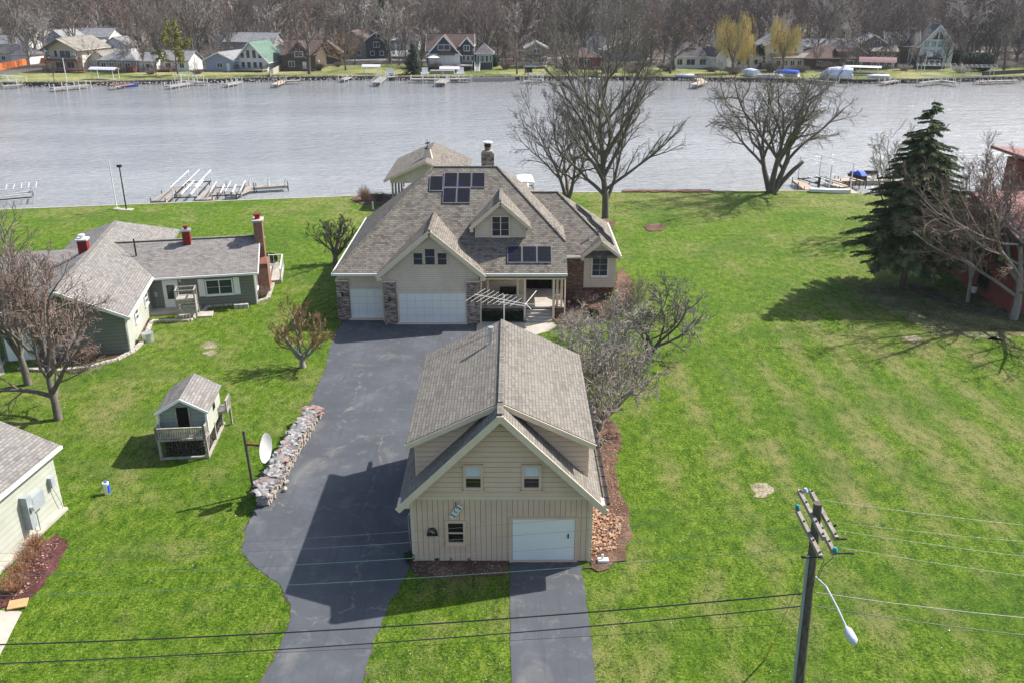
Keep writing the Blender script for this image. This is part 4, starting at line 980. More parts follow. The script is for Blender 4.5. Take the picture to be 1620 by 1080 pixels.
# ================================================================ RED HOUSE (right)
RH = thing('red_house', 'dark red house with a pinkish shingled roof behind the bare trees at right', 'house', (37,66,0), world=True)
w = MB(); w.ext_x([(61.9,0),(76.6,0),(76.6,5.2),(69.3,7.1),(61.9,5.2)],37.0,58); build('wall', w, M['redsid'], RH)
r = MB(); r.slab([(36.3,61.0,5.75),(36.3,69.3,7.6),(60,69.3,7.6),(60,61.0,5.75)],.22); r.slab([(36.3,77.6,5.75),(36.3,69.3,7.6),(60,69.3,7.6),(60,77.6,5.75)],.22); rf = build('roof', r, M['shingle_red'], RH)
t = MB(); t.beam((36.27,61.0,5.55),(36.27,69.3,7.4),.06,.3); t.beam((36.27,77.6,5.55),(36.27,69.3,7.4),.06,.3); t.box(36.3,60,60.88,61.0,5.5,5.7); build('rake_board', t, M['darkfence'], rf)
for y, z, ww, h in ((64.2,3.2,1.6,1.3),(67.5,3.2,1.6,1.6),(71,3.2,1.8,1.5),(66,.6,1.8,1.7),(73.5,1.0,1.4,1.3)): window(RH,(37.0,y,z),'W',ww,h,M['darkfence'],M['glass_dark'])
for x in (39.5,43,47): window(RH,(x,61.9,3.2),'S',1.5,1.3,M['darkfence'],M['glass_dark']); window(RH,(x,61.9,.7),'S',1.5,1.5,M['darkfence'],M['glass_dark'])
w = MB(); w.box(44.6,52,74,80,5.0,8.4); u_ = build('upper_storey', w, M['redsid'], RH)
r = MB(); r.slab([(43.4,73.3,9.2),(54,73.3,8.2),(54,81,8.2),(43.4,81,9.2)],.25); build('upper_roof', r, M['shingle_red'], u_)
# kerb blocks and pots at the red house
for u, v_, rr, mt, lb in ((1540,463,.28,'canvas','large white flower pot beside the red house wall'),(1558,459,.24,'tarp','small pale blue flower pot beside the red house wall')):
    x, y = G(u, v_); p = thing('flower_pot', lb, 'pot', (x,y,0)); m = MB(); m.cyl(0,0,0,.5,rr*.7,rr,12); m.cyl(0,0,.5,.56,rr*1.1,n=12); build('pot', m, M[mt], p); m = MB(); m.cyl(0,0,.56,.6,rr*.8,n=10); build('soil', m, M['mulch'], p)
# ================================================================ NEAR DOCKS
def dock(label, pts, w, z=-.25, mat='deck', posts=2.6, group=None, pr=.05, zb=-1.6, pz=.35, post_mat='black'):
    c = Vector((*pts[0],0)); D_ = thing('dock', label, 'dock', tuple(c), group=group, world=True)
    for i in range(len(pts)-1):
        a, b_ = Vector((*pts[i],0)), Vector((*pts[i+1],0)); d = (b_-a).normalized(); n = Vector((-d.y,d.x,0))*w/2
        if i: a = a+d*(w/2+.02)
        if i < len(pts)-2: b_ = b_+d*w/2
        m = MB(); m.slab([(*(a-n).xy,z-i*.0),(*(b_-n).xy,z),(*(b_+n).xy,z),(*(a+n).xy,z)],.14); build('deck', m, M[mat], D_)
        L = (b_-a).length; k = max(1,int(L/posts))
        m = MB(); m.beam(a-n+Vector((0,0,z-.2)),b_-n+Vector((0,0,z-.2)),.05,.18); m.beam(a+n+Vector((0,0,z-.2)),b_+n+Vector((0,0,z-.2)),.05,.18); build('frame', m, M['deckw'], D_)
        for j in range(k+1):
            for sg in (-1,1):
                p = a+(b_-a)*j/k+n*sg*1.04; m = MB(); m.cyl(p.x,p.y,zb,z+pz,pr,n=6); build('post', m, M[post_mat], D_)
    return D_
def lift(label, c, ang, L=6, W=3, top=2.2, canopy=None, mat='canvas', dark='black', group=None, zb=-1.6, arch=.5):
    T_ = thing('boat_lift', label, 'boat lift', (*c,0), ang, group)
    for x in (-W/2,W/2):
        for y in (-L/2,L/2): m = MB(); m.box(x-.05,x+.05,y-.05,y+.05,zb,top); build('post', m, M[mat], T_)
    m = MB()
    for x in (-W/2,W/2): m.beam((x,-L/2,-.1),(x,L/2,-.1),.09,.12)
    for y in (-L/2,L/2): m.beam((-W/2,y,-.25),(W/2,y,-.25),.09,.12)
    build('cradle', m, M[dark], T_)
    m = MB()
    for x in (-W*.2,W*.2): m.beam((x,-L*.45,0),(x,L*.4,.12),.14,.12)
    build('bunk', m, M[mat], T_)
    m = MB(); l2 = L/2+.6
    for x in (-W/2,W/2): m.beam((x,-l2,top),(x,l2,top),.07,.07)
    n = 7 if canopy is None else 4
    for i in range(n+1):
        y = -l2+2*l2*i/n; m.beam((-W/2,y,top),(0,y,top+arch),.04,.04); m.beam((W/2,y,top),(0,y,top+arch),.04,.04)
    m.beam((0,-l2,top+arch),(0,l2,top+arch),.05,.05); build('canopy_frame', m, M[mat], T_)
    if canopy:
        m = MB(); k = 6; v = []
        for i in range(k+1):
            a = i/k; x = -W/2-.05+(W+.1)*a; zz = top+.04+(arch+.05)*sin(pi*a)
            v += [(x,-l2-.1,zz),(x,l2+.1,zz)]
        m.add(v+[(x,y,z-.03) for x,y,z in v], [(2*i,2*i+2,2*i+3,2*i+1) for i in range(k)]+[(2*k+2+2*i+1,2*k+2+2*i+3,2*k+2+2*i+2,2*k+2+2*i) for i in range(k)])
        build('canopy', m, M[canopy], T_)
    return T_
g_ = lambda u, v: G(u, v, -.35)
dock('grey weathered dock under the bare lift canopy frame, left bank', [g_(250,318),g_(283,296)], 1.6, -.35)
dock('grey dock beside the stored lift beams, left bank', [g_(322,316),g_(345,293)], 1.9, -.35)
dock('long narrow grey dock with white bumpers reaching right, left bank', [g_(365,310),g_(392,298),g_(455,294)], 1.4, -.2)
lift('boat lift with bare white canopy frame at the left bank docks', (-38.4,105.6), radians(7), 8.6, 2.7, 1.1, zb=-1.8, arch=.1)
lift('low boat lift with dark crossed beams beside the grey dock', g_(362,304), radians(10), 4.5, 3.4, .35, zb=-1.8, arch=.0)
for u in (395,425,452):
    x, y = g_(u,296); m = MB(); m.tube([(0,0,0),(0,0,.5),(.15,0,1.0)],[.12,.12,.04],6)
    single('dock_bumper', m, M['white'], 'white upright bumper on the long narrow dock, left bank', 'bumper', (x,y,-.2), 0, 'bumpers on the long dock')
lift('white framed boat lift at the far left edge of the near bank', g_(20,314), radians(-65), 4.2, 3.0, 1.0, zb=-1.6, arch=.0)
dock('tan walkway dock beside the jet ski, right bank', [g_(1350,309),g_(1316,284)], 1.5, -.3, 'fresh')
dock('tan end platform holding the jet ski and bench, right bank', [g_(1325,285),g_(1400,284)], 1.7, -.34, 'fresh', zb=-1.8)
dock('tan short dock left of the open boat lift, right bank', [g_(1281,301),g_(1262,286)], 1.3, -.3, 'fresh')
lift('open boat lift with clear canopy frame between the tan docks', g_(1303,291), radians(20), 6.0, 3.2, 2.6, zb=-1.6, arch=.3)
J = thing('jet_ski', 'black jet ski with a blue cover on its lift beside the tan dock', 'jet ski', (*g_(1357,290),.15), radians(200))
hm = hull(2.9,1.1,.5); build('hull', hm, M['black'], J); m = MB(); m.ext_x([(-1.3,.5),(1.0,.55),(.6,.95),(.1,1.15),(-.3,.85),(-1.2,.8)],-.38,.38); build('cover', m, M['blue'], J)
m = MB()
for x in (-.45,.45): m.box(x-.05,x+.05,-1,1,-.1,0)
for x in (-.5,.5):
    for y in (-.9,.9): m.box(x-.04,x+.04,y-.04,y+.04,-1.8,-.0)
build('stand', m, M['black'], J)
bx_, by_ = g_(1372,284); Bn = thing('dock_bench', 'dark slatted bench at the end of the tan dock, right bank', 'bench', (bx_+.4,by_+.3,-.3))
m = MB(); m.box(-1.1,1.1,-.2,.2,.42,.48); build('seat', m, M['darkfence'], Bn); m = MB(); m.box(-1.1,1.1,.22,.27,.5,.95); build('backrest', m, M['darkfence'], Bn)
for x in (-1,1): m = MB(); m.box(x-.04,x+.04,-.2,.25,0,.42); build('leg', m, M['darkfence'], Bn)
cx, cy = G(1312,303,.1); m = hull(4.6,.95,.42); o = single('upturned_canoe', m, M['canvas'], 'white upturned canoe lying on the bank beside the tan dock', 'canoe', (cx,cy-.3,.52)); o.rotation_euler=(pi,0,radians(80))
px_, py_ = g_(1294,302); m = MB(); m.box(-.12,.12,-.12,.12,-1,1.3); m.box(-.5,.1,-.1,.1,.55,.75)
single('mooring_post', m, M['black'], 'thick dark mooring post at the left end of the upturned canoe', 'post', (px_,py_,0))
lift('white canopy boat lift just behind the main house', g_(831,300), radians(3), 3.0, 1.8, .9, 'canvas', zb=-1.5, arch=.08)
# flagpole, lamp pole
x, y = G(185,331); F = thing('flagpole', 'thin white bare flagpole on the river lawn', 'flagpole', (x,y,0)); h = Wy(173,257,y)[1]
m = MB(); m.cyl(0,0,0,h,.07,.045,8); build('pole', m, M['white'], F); m = MB(); m.cyl(0,0,h,h+.12,.08,n=8); build('finial', m, M['white'], F); m = MB(); m.cyl(0,0,0,.08,.4,n=12); build('base', m, M['concrete'], F)
x, y = G(200,332); F = thing('lamp_post', 'thin black lamp post beside the white flagpole', 'lamp post', (x,y,0)); h = Wy(187,265,y)[1]
m = MB(); m.cyl(0,0,0,h,.08,.06,8); build('pole', m, M['black'], F); m = MB(); m.box(-.22,.22,-.15,.15,h,h+.25); build('lamp_head', m, M['black'], F); m = MB(); m.box(-.7,.7,-.45,.45,0,.06); build('base', m, M['concrete'], F)
m = MB(); m.box(-.35,.35,-.28,.28,0,.05)
x,y = G(29,957); single('plywood_board', m, plain('plywood',(.45,.29,.14),.8), 'small tan board lying at the lower end of the red mulch bed', 'board', (x,y,.06), .3)
m = MB(); m.tube([(0,0,0),(.0,.02,.35)],[.07,.05],6); m.box(-.2,.25,-.15,.1,.0,.14)
x,y = G(953,888); single('white_rock', m, M['canvas'], 'small white stone heap at the right front corner of the detached garage', 'stone', (x,y,.02))
# ---------------------------------------------------------------- terrain and ground sheets
def struct(name, mb, mat, kind='structure', **k):
    o = build(name, mb, mat, None, **k); o['kind'] = kind; return o
def clean(pts, jit=.0, sub=.8, seed=1):
    rnd = random.Random(seed); out = []
    n = len(pts)
    for i in range(n):
        a = pts[i]; b = pts[(i+1)%n]; L = math.hypot(b[0]-a[0], b[1]-a[1]); k = max(1, int(L/sub))
        for j in range(k):
            t = j/k; out.append((a[0]+(b[0]-a[0])*t+rnd.uniform(-jit,jit), a[1]+(b[1]-a[1])*t+rnd.uniform(-jit,jit)))
    return out
def smooth(pts, it=2):
    for _ in range(it):
        q = []
        for i in range(len(pts)):
            a = pts[i]; b = pts[(i+1)%len(pts)]
            q += [(a[0]*.75+b[0]*.25, a[1]*.75+b[1]*.25), (a[0]*.25+b[0]*.75, a[1]*.25+b[1]*.75)]
        pts = q
    return pts
def px(*uv): return [G(u, v) for u, v in uv]
shore = [(-420,30),(-200,70),(-120,83.2),(-55.6,94.35),(-13.96,101.7),(8,102.8),(33.7,103.7),(42,101.8),(60,99),(100,92),(200,78),(420,60)]
m = MB(); m.prism([(-420,-60)]+shore+[(420,-60)], -2.2, 0)
struct('lawn', m, M['lawn'])
m = MB(); m.add([(-1500,20,-.9),(1500,20,-.9),(1500,330,-.9),(-1500,330,-.9)], [(0,1,2,3)])
struct('river', m, M['water'])
m = MB(); m.add([(-1500,-60,-2.3),(1500,-60,-2.3),(1500,400,-2.3),(-1500,400,-2.3)], [(0,1,2,3)])
struct('river_bed', m, M['litter'])
fsh = [(-1500,60),(-400,170)]+[G(u,v,-.9) for u,v in ((-60,139),(0,137),(120,137),(220,134),(300,132.5),(430,129),(520,127),(600,127),(700,128.5),(800,127.5),(930,127),(1050,128),(1150,129.5),(1250,131),(1350,132.5),(1450,132),(1560,129),(1620,127),(1700,124))]+[(420,240),(1500,200)]
m = MB(); m.prism([(-2600,60)]+fsh+[(2600,200),(3500,3500),(-3500,3500)], -2.4, .0)
struct('far_bank_ground', m, M['litter'])
# far lawns: grass strip behind the shore
inn = [(x, y+2) for x, y in fsh[2:-2]]
back = [(x, y+d) for (x, y), d in zip(inn, (28,30,26,22,20,26,30,34,30,30,28,24,22,22,20,24,26,24,20))]
m = MB(); m.slab([(x,y,.03) for x,y in clean(inn+back[::-1], .5, 3)], .05); struct('far_lawn', m, M['far_lawn'])
# road on the far side
def ribbon(name, pts, w, z, mat):
    L = []; R_ = []
    for i, (x, y) in enumerate(pts):
        a = pts[max(i-1,0)]; b = pts[min(i+1,len(pts)-1)]; d = Vector((b[0]-a[0], b[1]-a[1])).normalized(); n = Vector((-d.y, d.x))*w/2
        L.append((x+n.x,y+n.y,z)); R_.append((x-n.x,y-n.y,z))
    m = MB(); k = len(pts); m.add(L+R_, [(k+i,k+i+1,i+1,i) for i in range(k-1)])
    for v in m.v: pass
    return struct(name, m, mat)
ribbon('far_road', [G(540,97),G(600,94),G(620,92),G(640,80),G(653,71),G(662,60),G(668,55)], 6.5, .07, M['road'])
ribbon('shore_road', [G(-60,84),G(60,92),G(200,88),G(330,86),G(430,92),G(540,97),G(610,95.5),G(690,97),G(800,94),G(900,92),G(1000,93),G(1100,94),G(1200,96),G(1330,90),G(1450,84),G(1560,82),G(1700,80)], 5.5, .06, M['road'])
# ---- near ground sheets
def sheet(name, pts, z, mat, jit=.05, sub=.5, th=.03, sm=0, kind='structure'):
    if sm: pts = smooth(pts, sm)
    m = MB(); m.slab([(x,y,z) for x,y in clean(pts, jit, sub, len(name))], th+z); return struct(name, m, M[mat] if isinstance(mat,str) else mat, kind)
dw = [(-12.35,60.6),(-2.4,60.0)]+px((752,513),(752,540),(735,560),(705,600),(690,700))+[(-4.25,40.9),(-4.25,31.5)]+px((652,890),(634,925),(610,965),(590,1015),(572,1080))+[(-5.3,18),(-9.9,18)]+px((413,1080),(440,1030),(458,985),(460,955),(440,922),(405,898),(383,873),(390,835),(404,806),(420,775),(460,702),(485,650),(498,620),(512,590),(520,560),(530,530))
sheet('driveway_verge', dw, .008, 'litter', .16, .22); sheet('driveway', dw, .015, 'asphalt', .045, .25)
sheet('garage_driveway', px((806,889),(807,985),(809,1080))+[(-.05,17),(3.1,17)]+px((943,1080),(931,970),(918,889)), .017, 'asphalt', .03, .4)
sheet('walkway', [(-2.5,60.2),(3.0,60.05),(3.2,59.4)]+px((868,524),(840,532),(800,536),(752,536)), .03, 'concrete', .01, .6)
sheet('worn_soil', px((610,1050),(660,1035),(740,1030),(800,1045),(800,1100),(600,1100)), .008, 'mulch', .2, .5) if False else None
# beds
def bed(pts, z=.05, mat='mulch', jit=.12, name='mulch_bed'): return sheet(name, pts, z, mat, jit, .35)
bed([(3.35,41.5),(3.35,31.3)]+px((920,898),(950,905),(985,885),(999,850),(993,800),(975,760),(972,735),(985,700),(978,675),(955,655),(930,650)))
bed(px((652,884),(805,886),(806,906),(760,912),(700,914),(655,908)), .04)
bed([(3.1,64.8),(3.1,60.3)]+px((890,522),(935,512),(985,500),(1000,470),(1000,445),(985,425),(975,430))+[(8.0,64.8)], .05)
bed([(-2.3,61.0),(1.0,61.0),(1.0,60.25),(-2.3,60.25)], .04)
bed(px((555,316),(572,307),(612,308),(625,322),(600,326),(572,324)), .06)
bed(px((1018,360),(1026,354),(1045,354),(1055,359),(1047,366),(1028,367)), .05)
bed(px((935,352),(955,346),(975,352),(968,362),(945,362)), .04)
bed(px((1360,462),(1400,447),(1470,450),(1560,470),(1650,475),(1700,520),(1560,540),(1480,530),(1400,490)), .02, 'thin_grass', .5, 'bare_ground')
bed(px((0,868+72),(50,870),(92,845),(110,862),(85,905),(45,950),(-30,970)), .05, 'redmulch')
bed(px((60,582),(140,575),(197,562),(212,545),(240,508),(232,500),(190,560),(60,560)), .03)
bed(px((405,478),(440,436),(438,417),(420,417),(412,440),(404,462)), .04, 'redmulch')
bed(px((985,305),(1130,305),(1125,301.5),(985,302)), .12, 'mulch', .15, 'bank_litter')
for k, q in enumerate((((1185,765),(1210,762),(1225,775),(1212,787),(1195,784)),((1425,533),(1450,531),(1462,537),(1445,543)),((315,545),(330,540),(348,544),(340,551),(320,550)),((320,558),(335,553),(345,558),(330,563)))):
    sheet('bare_patch', px(*q), .012, 'pale_soil', .12, .2)
sheet('path', px((-60,1030),(0,965),(35,967),(0,1035),(-40,1080)), .02, 'concrete', .01)
sheet('path', px((-40,610),(8,590),(0,560),(-60,560)), .02, 'concrete', .01)
# seawall
W0 = thing('seawall', 'low concrete seawall along the near river bank', 'seawall', (0,0,0))
m = MB()
for i in range(len(shore)-1):
    a, b = shore[i], shore[i+1]; m.beam((a[0],a[1]+.1,-.6),(b[0],b[1]+.1,-.6),.25,1.26)
build('wall', m, M['concrete'], W0)
# block edging of the ranch house bed
def edging(pts, label, mat='stoneblock', w=.28, h=.16):
    T_ = thing('stone_edging', label, 'edging', (*pts[0],0), world=True); m = MB(); random.seed(5)
    for i in range(len(pts)-1):
        a, b = Vector((*pts[i],0)), Vector((*pts[i+1],0)); L = (b-a).length; k = max(1, int(L/.36))
        for j in range(k):
            p = a+(b-a)*(j+.06)/k; q = a+(b-a)*(j+.94)/k; z = h/2+random.uniform(-.01,.01); m.beam(p+Vector((0,0,z)), q+Vector((0,0,z)), w, h)
    build('blocks', m, M[mat], T_); return T_
edging(px((30,584),(90,588),(140,582),(185,570),(212,556),(228,540),(240,510),(252,509),(300,508),(320,496),(328,486),(405,480)), 'curved pale block edging around the grey ranch house bed')
edging(px((405,480),(424,474),(432,450),(439,418)), 'pale block edging beside the tall brick chimney bed')
edging(px((1440,455),(1490,475),(1530,490),(1570,500),(1590,492),(1650,490)), 'low timber edging in front of the red house', 'darkfence')
# shore rocks on the far bank
random.seed(21); m = MB()
segs = fsh[2:-2]
for i in range(2600):
    t = random.random()*(len(segs)-1.001); k = int(t); f = t-k; x = segs[k][0]+(segs[k+1][0]-segs[k][0])*f; y = segs[k][1]+(segs[k+1][1]-segs[k][1])*f
    y += random.uniform(-1.3,1.2); s = random.uniform(.14,.34); z = -.85+max(0,(y-(segs[k][1]+(segs[k+1][1]-segs[k][1])*f)+1.2))*.42
    v = [(x+s*cx_*random.uniform(.6,1.1), y+s*cy_*random.uniform(.6,1.1), z+s*cz_*random.uniform(.5,.9)) for cx_,cy_,cz_ in ((1,0,0),(-1,0,0),(0,1,0),(0,-1,0),(0,0,1),(0,0,-1))]
    m.add(v, [(0,2,4),(2,1,4),(1,3,4),(3,0,4),(2,0,5),(1,2,5),(3,1,5),(0,3,5)])
o = struct('shore_rocks', m, M['rock'], 'stuff')
# ---------------------------------------------------------------- FAR SIDE HOUSES
def far_house(label, u, v, blocks, rot=0, cat='house', group=None, name='house'):
    """u, v: picture position of the middle of the front ground line"""
    x, y = G(u, v); H_ = thing(name, label, cat, (x,y,0), rot, group)
    for b in blocks:
        x0,x1,y0,y1 = b['r']; z0 = b.get('z0',0); h = b['h']; ax = b.get('ax','y'); rise = b.get('rise',0); wm = M[b.get('w','farwhite')]; rm = M[b.get('rm','shingle_fargrey')]; tr = M[b['t']] if b.get('t') else None
        hip = b.get('hip')
        m = MB(); gable_wall(m, x0,x1,y0,y1,z0,h, ax, 0 if hip else rise); wl = build('wall', m, wm, H_)
        if rise:
            (roof_hip if hip else roof_gable)(H_, x0,x1,y0,y1,h,rise,ax,rm,b.get('o',.45),.2,tr,b.get('lift',0))
        for (f, a, z, ww, hh) in b.get('win', ()):
            P = {'S': (a,y0,z), 'E': (x1,a,z), 'W': (x0,a,z), 'N': (a,y1,z)}[f]
            window(H_, P, f, ww, hh, M['white'], M[b.get('g','glass')], fr=.12, sill=False, midv=1 if ww > 1.3 else 0)
        for (a, ww, hh) in b.get('door', ()):
            m = MB(); m.box(a-ww/2,a+ww/2,y0-.08,y0,z0+.05,z0+hh); build('door', m, M[b.get('dm','white')], H_)
        for (a, bb) in b.get('ch', ()):
            m = MB(); m.box(a-.4,a+.4,bb-.4,bb+.4,h,h+rise+1.0); build('chimney', m, M['stone'], H_)
    return H_
def deck(H_, x0,x1,y0,y1,z,mat='deckw',rail='white',stairs=None,h=1.0):
    m = MB(); m.box(x0,x1,y0,y1,z-.25,z); d = build('deck', m, M[mat], H_)
    m = MB(); railing(m,(x0,y0,z),(x1,y0,z),h,.45,.06); railing(m,(x0,y0,z),(x0,y1,z),h,.45,.06); railing(m,(x1,y0,z),(x1,y1,z),h,.45,.06)
    if rail: build('railing', m, M[rail], d)
    m = MB()
    if z > .6:
        for i in range(max(2,int((x1-x0)/2.5))+1):
            xx = x0+.1+(x1-x0-.2)*i/max(2,int((x1-x0)/2.5)); m.box(xx-.09,xx+.09,y0+.05,y0+.23,0,z-.2)
        build('deck_posts', m, M[mat], d)
    return d
W = lambda *a: list(a)
# 1 left edge pair
far_house('low white house with dark hipped roof at the far left of the opposite bank', 12, 101, [dict(r=(-8,6,0,9),h=2.8,rise=2.6,ax='x',hip=1,rm='shingle_far',w='creamsid',win=[('S',-5,.9,1.6,1.3),('S',-1,.9,1.6,1.3),('S',3,.9,1.4,1.3)]),dict(r=(3,9,-1.5,5),h=2.6,rise=2,ax='y',hip=1,rm='shingle_far')], radians(-14))
far_house('white house with grey gabled roof behind the low white house, far left', 10, 88, [dict(r=(-8,9,0,8),h=3.6,rise=2.5,ax='x',rm='shingle_fargrey',win=[('S',5,1,1.4,1.3),('S',1,1,1.4,1.3)])], radians(-12))
# orange fence
a = Vector((*G(-30,118),0)); b = Vector((*G(56,100),0)); F_ = thing('orange_fence', 'bright orange wooden fence at the far left of the opposite bank', 'fence', tuple(a), world=True); c = Vector((*G(86,101),0))
m = MB(); m.beam(a+Vector((0,0,.9)),b+Vector((0,0,.9)),.12,1.8); m.beam(b+Vector((0,0,.8)),c+Vector((0,0,.8)),.12,1.5); build('boards', m, M['orange'], F_)
# 3 two-storey cream house with balcony
hb = far_house('two-storey cream house with a gabled front balcony and brown deck', 108, 113, [dict(r=(-4.8,4.8,0,12),h=6.0,rise=2.6,ax='y',rm='shingle_fartan',w='creamsid',t='cream',o=.9,win=[('S',-2.8,3.6,1.2,1.9),('S',0,3.4,3.4,2.1),('S',3.2,3.5,1.1,1.9),('S',-2.2,.7,2.2,1.8),('S',1.2,.7,2.2,1.8),('E',3,3.8,1.2,1.3),('E',8,3.8,1,1.3)]),dict(r=(4.8,10,3,13),h=3.2,rise=1.8,ax='y',rm='shingle_fartan',w='creamsid',win=[('S',7.5,1,1,1.4)])], radians(-10))
deck(hb,-4.8,4.8,-2.4,0,3.1,'reddeck','darkfence'); deck(hb,-4,8,-5,-2.4,.9,'reddeck','reddeck',h=.6)
for x in (-4.6,4.6): m = MB(); m.box(x-.15,x+.15,-2.3,-2.0,3.1,6.0); build('porch_post', m, M['cream'], hb)
m = MB(); m.slab([(0,-2.9,8.6),(0,0,8.6),(-5.7,0,5.7),(-5.7,-2.9,5.7)],.2); m.slab([(0,-2.9,8.6),(0,0,8.6),(5.7,0,5.7),(5.7,-2.9,5.7)],.2); build('porch_roof', m, M['shingle_fartan'], hb)
far_house('white gabled garage behind the two-storey cream house', 92, 89, [dict(r=(-5,5,0,9),h=5,rise=3,ax='y',w='bluesid',rm='shingle_fargrey',win=[('S',0,5.3,1.2,.9)])], radians(-20),'garage')
far_house('long white two-storey house with blue-grey roof behind the cream house', 138, 85, [dict(r=(-9,9,0,9),h=5.4,rise=2.6,ax='x',rm='shingle_fargrey',win=[('S',5,3,1.4,1.3),('E',4,3,1.2,1.2)])], radians(-10))
far_house('small white gabled shed between the cream and grey-roofed houses', 163, 92, [dict(r=(-2.6,2.6,0,6),h=3.2,rise=1.9,ax='y',rm='shingle_fargrey',win=[('S',0,1,1.4,1.3)])], radians(12),'shed')
far_house('white cottage with grey roof in front of the dark hedge', 184, 91, [dict(r=(-4.5,4.5,0,8),h=3.4,rise=2.6,ax='y',rm='shingle_fargrey',win=[('S',1,1.2,1.5,1.3)])], radians(-8))
far_house('dark-roofed house above the dark hedge on the left', 188, 72, [dict(r=(-9,9,0,8),h=3.2,rise=2.6,ax='x',rm='shingle_far',w='greysid')], 0)
# 5 low house with grey hip roof
hc = far_house('single-storey white house with a grey hipped roof and large front windows', 190, 114, [dict(r=(-6.2,5.2,0,9),h=3.0,rise=2.6,ax='x',hip=1,rm='shingle_fargrey',w='greysid',win=[('S',-4.6,.9,1.6,1.5),('S',-2.2,.9,1.6,1.5),('S',.2,.9,1.6,1.5),('S',2.6,.9,1.6,1.5)]),dict(r=(5.2,10.5,1,9),h=2.8,rise=2.0,ax='x',rm='shingle_fargrey',win=[('S',8,.9,1.2,1.3)])], radians(-10))
m = MB(); m.box(3.4,5.6,-2.4,-.6,0,1.6); build('porch_screen', m, M['reddeck'], hc)
far_house('low white house with a red-brown deck behind the yellow-green tree', 262, 113, [dict(r=(-5,7,0,8),h=2.9,rise=2.2,ax='x',rm='shingle_fargrey',win=[('S',1,.8,1.8,1.5),('S',5,.8,1.4,1.5)])], radians(-8))
o = deck([x for x in bpy.data.objects if x.get('label','').startswith('low white house with a red-brown')][0],-5,3,-3,0,.6,'reddeck','reddeck')
# 6 blue house and A-frame
far_house('pale blue low house with a light grey roof and white trim', 352, 113, [dict(r=(-5.2,3.8,0,12),h=2.9,rise=1.9,ax='y',rm='shingle_fargrey',w='bluesid',t='white',win=[('S',-.6,.8,1.9,1.4)],door=[(2,1,2.1)])], radians(-16))
hd = far_house('white A-frame house with a green roof and tall front windows', 400, 113, [dict(r=(-4.4,4.4,0,10),h=3.0,rise=4.6,ax='y',rm='green_roof',w='farwhite',t='white',o=.8,win=[('S',-2.6,3.3,1.2,1.5),('S',-.9,3.3,1.3,2.3),('S',.9,3.3,1.3,2.3),('S',2.6,3.3,1.2,1.5),('S',-2.6,.7,1.2,1.8),('S',-.9,.7,1.3,1.8),('S',.9,.7,1.3,1.8),('S',2.6,.7,1.2,1.8)])], radians(-12))
deck(hd,-4,4.5,-3,0,.7,'deckw','darkfence')
far_house('wide grey-roofed white house behind the green A-frame', 398, 90, [dict(r=(-9,8,0,9),h=4.6,rise=2.6,ax='x',rm='shingle_fargrey',w='greysid',win=[('S',4,2.5,1.3,1.2),('S',-2,2.5,1.3,1.2)])], radians(-10))
far_house('detached garage with a pale blue door beside the brown house', 447, 97, [dict(r=(-4,4,0,7),h=3,rise=1.8,ax='y',rm='shingle_far',w='farwhite',door=[(0,5,2.3)],dm='bluesid')], radians(-6),'garage')
# 7 brown house
he_ = far_house('dark brown two-storey house with a small gable and white windows', 477, 112, [dict(r=(-5.2,4.2,0,11),h=4.2,rise=3.6,ax='x',rm='shingle_farbrown',w='brown',t='brown',win=[('S',-2.6,.9,1.8,1.6),('E',3,1,1,1.5)],door=[(1,1.1,2.3)]),dict(r=(-2.4,2,-.5,4),z0=3,h=5.6,rise=2.0,ax='y',rm='shingle_farbrown',w='brown',t='tan',win=[('S',-.2,3.6,2.4,1.5)])], radians(-4))
deck(he_,-5,4.5,-2.5,0,.5,'brown','darkfence')
far_house('small brown barn-shaped garage right of the dark brown house', 520, 101, [dict(r=(-3.8,3.8,0,8),h=3.2,rise=3.0,ax='y',rm='shingle_farbrown',w='brown',t='tan',door=[(-.5,2.6,2.6)],dm='brown')], radians(8),'garage')
# 8 big two-tone house
hg = far_house('large two-storey house, half tan and half dark blue, with a grey roof', 580, 93, [dict(r=(-9,0,1,10),h=5.6,rise=2.6,ax='y',rm='shingle_farbrown',w='tan',t='cream',win=[('S',-5,3.6,1.6,1.5),('S',-6.5,.9,1.2,1.5),('S',-2.6,.9,1.4,1.6)]),dict(r=(0,7.2,0,10),h=5.6,rise=2.4,ax='y',rm='shingle_far',w='slate',t='white',win=[('S',3.4,3.4,2.0,1.7),('S',2,.9,1.3,1.4),('S',5,.9,1.3,1.4)])], radians(-4))
deck(hg,7.3,12,1,6,.8,'white','white')
far_house('white house glimpsed through trunks left of the far road', 636, 80, [dict(r=(-6,6,0,8),h=3.2,rise=2.2,ax='x',rm='shingle_far')], 0)
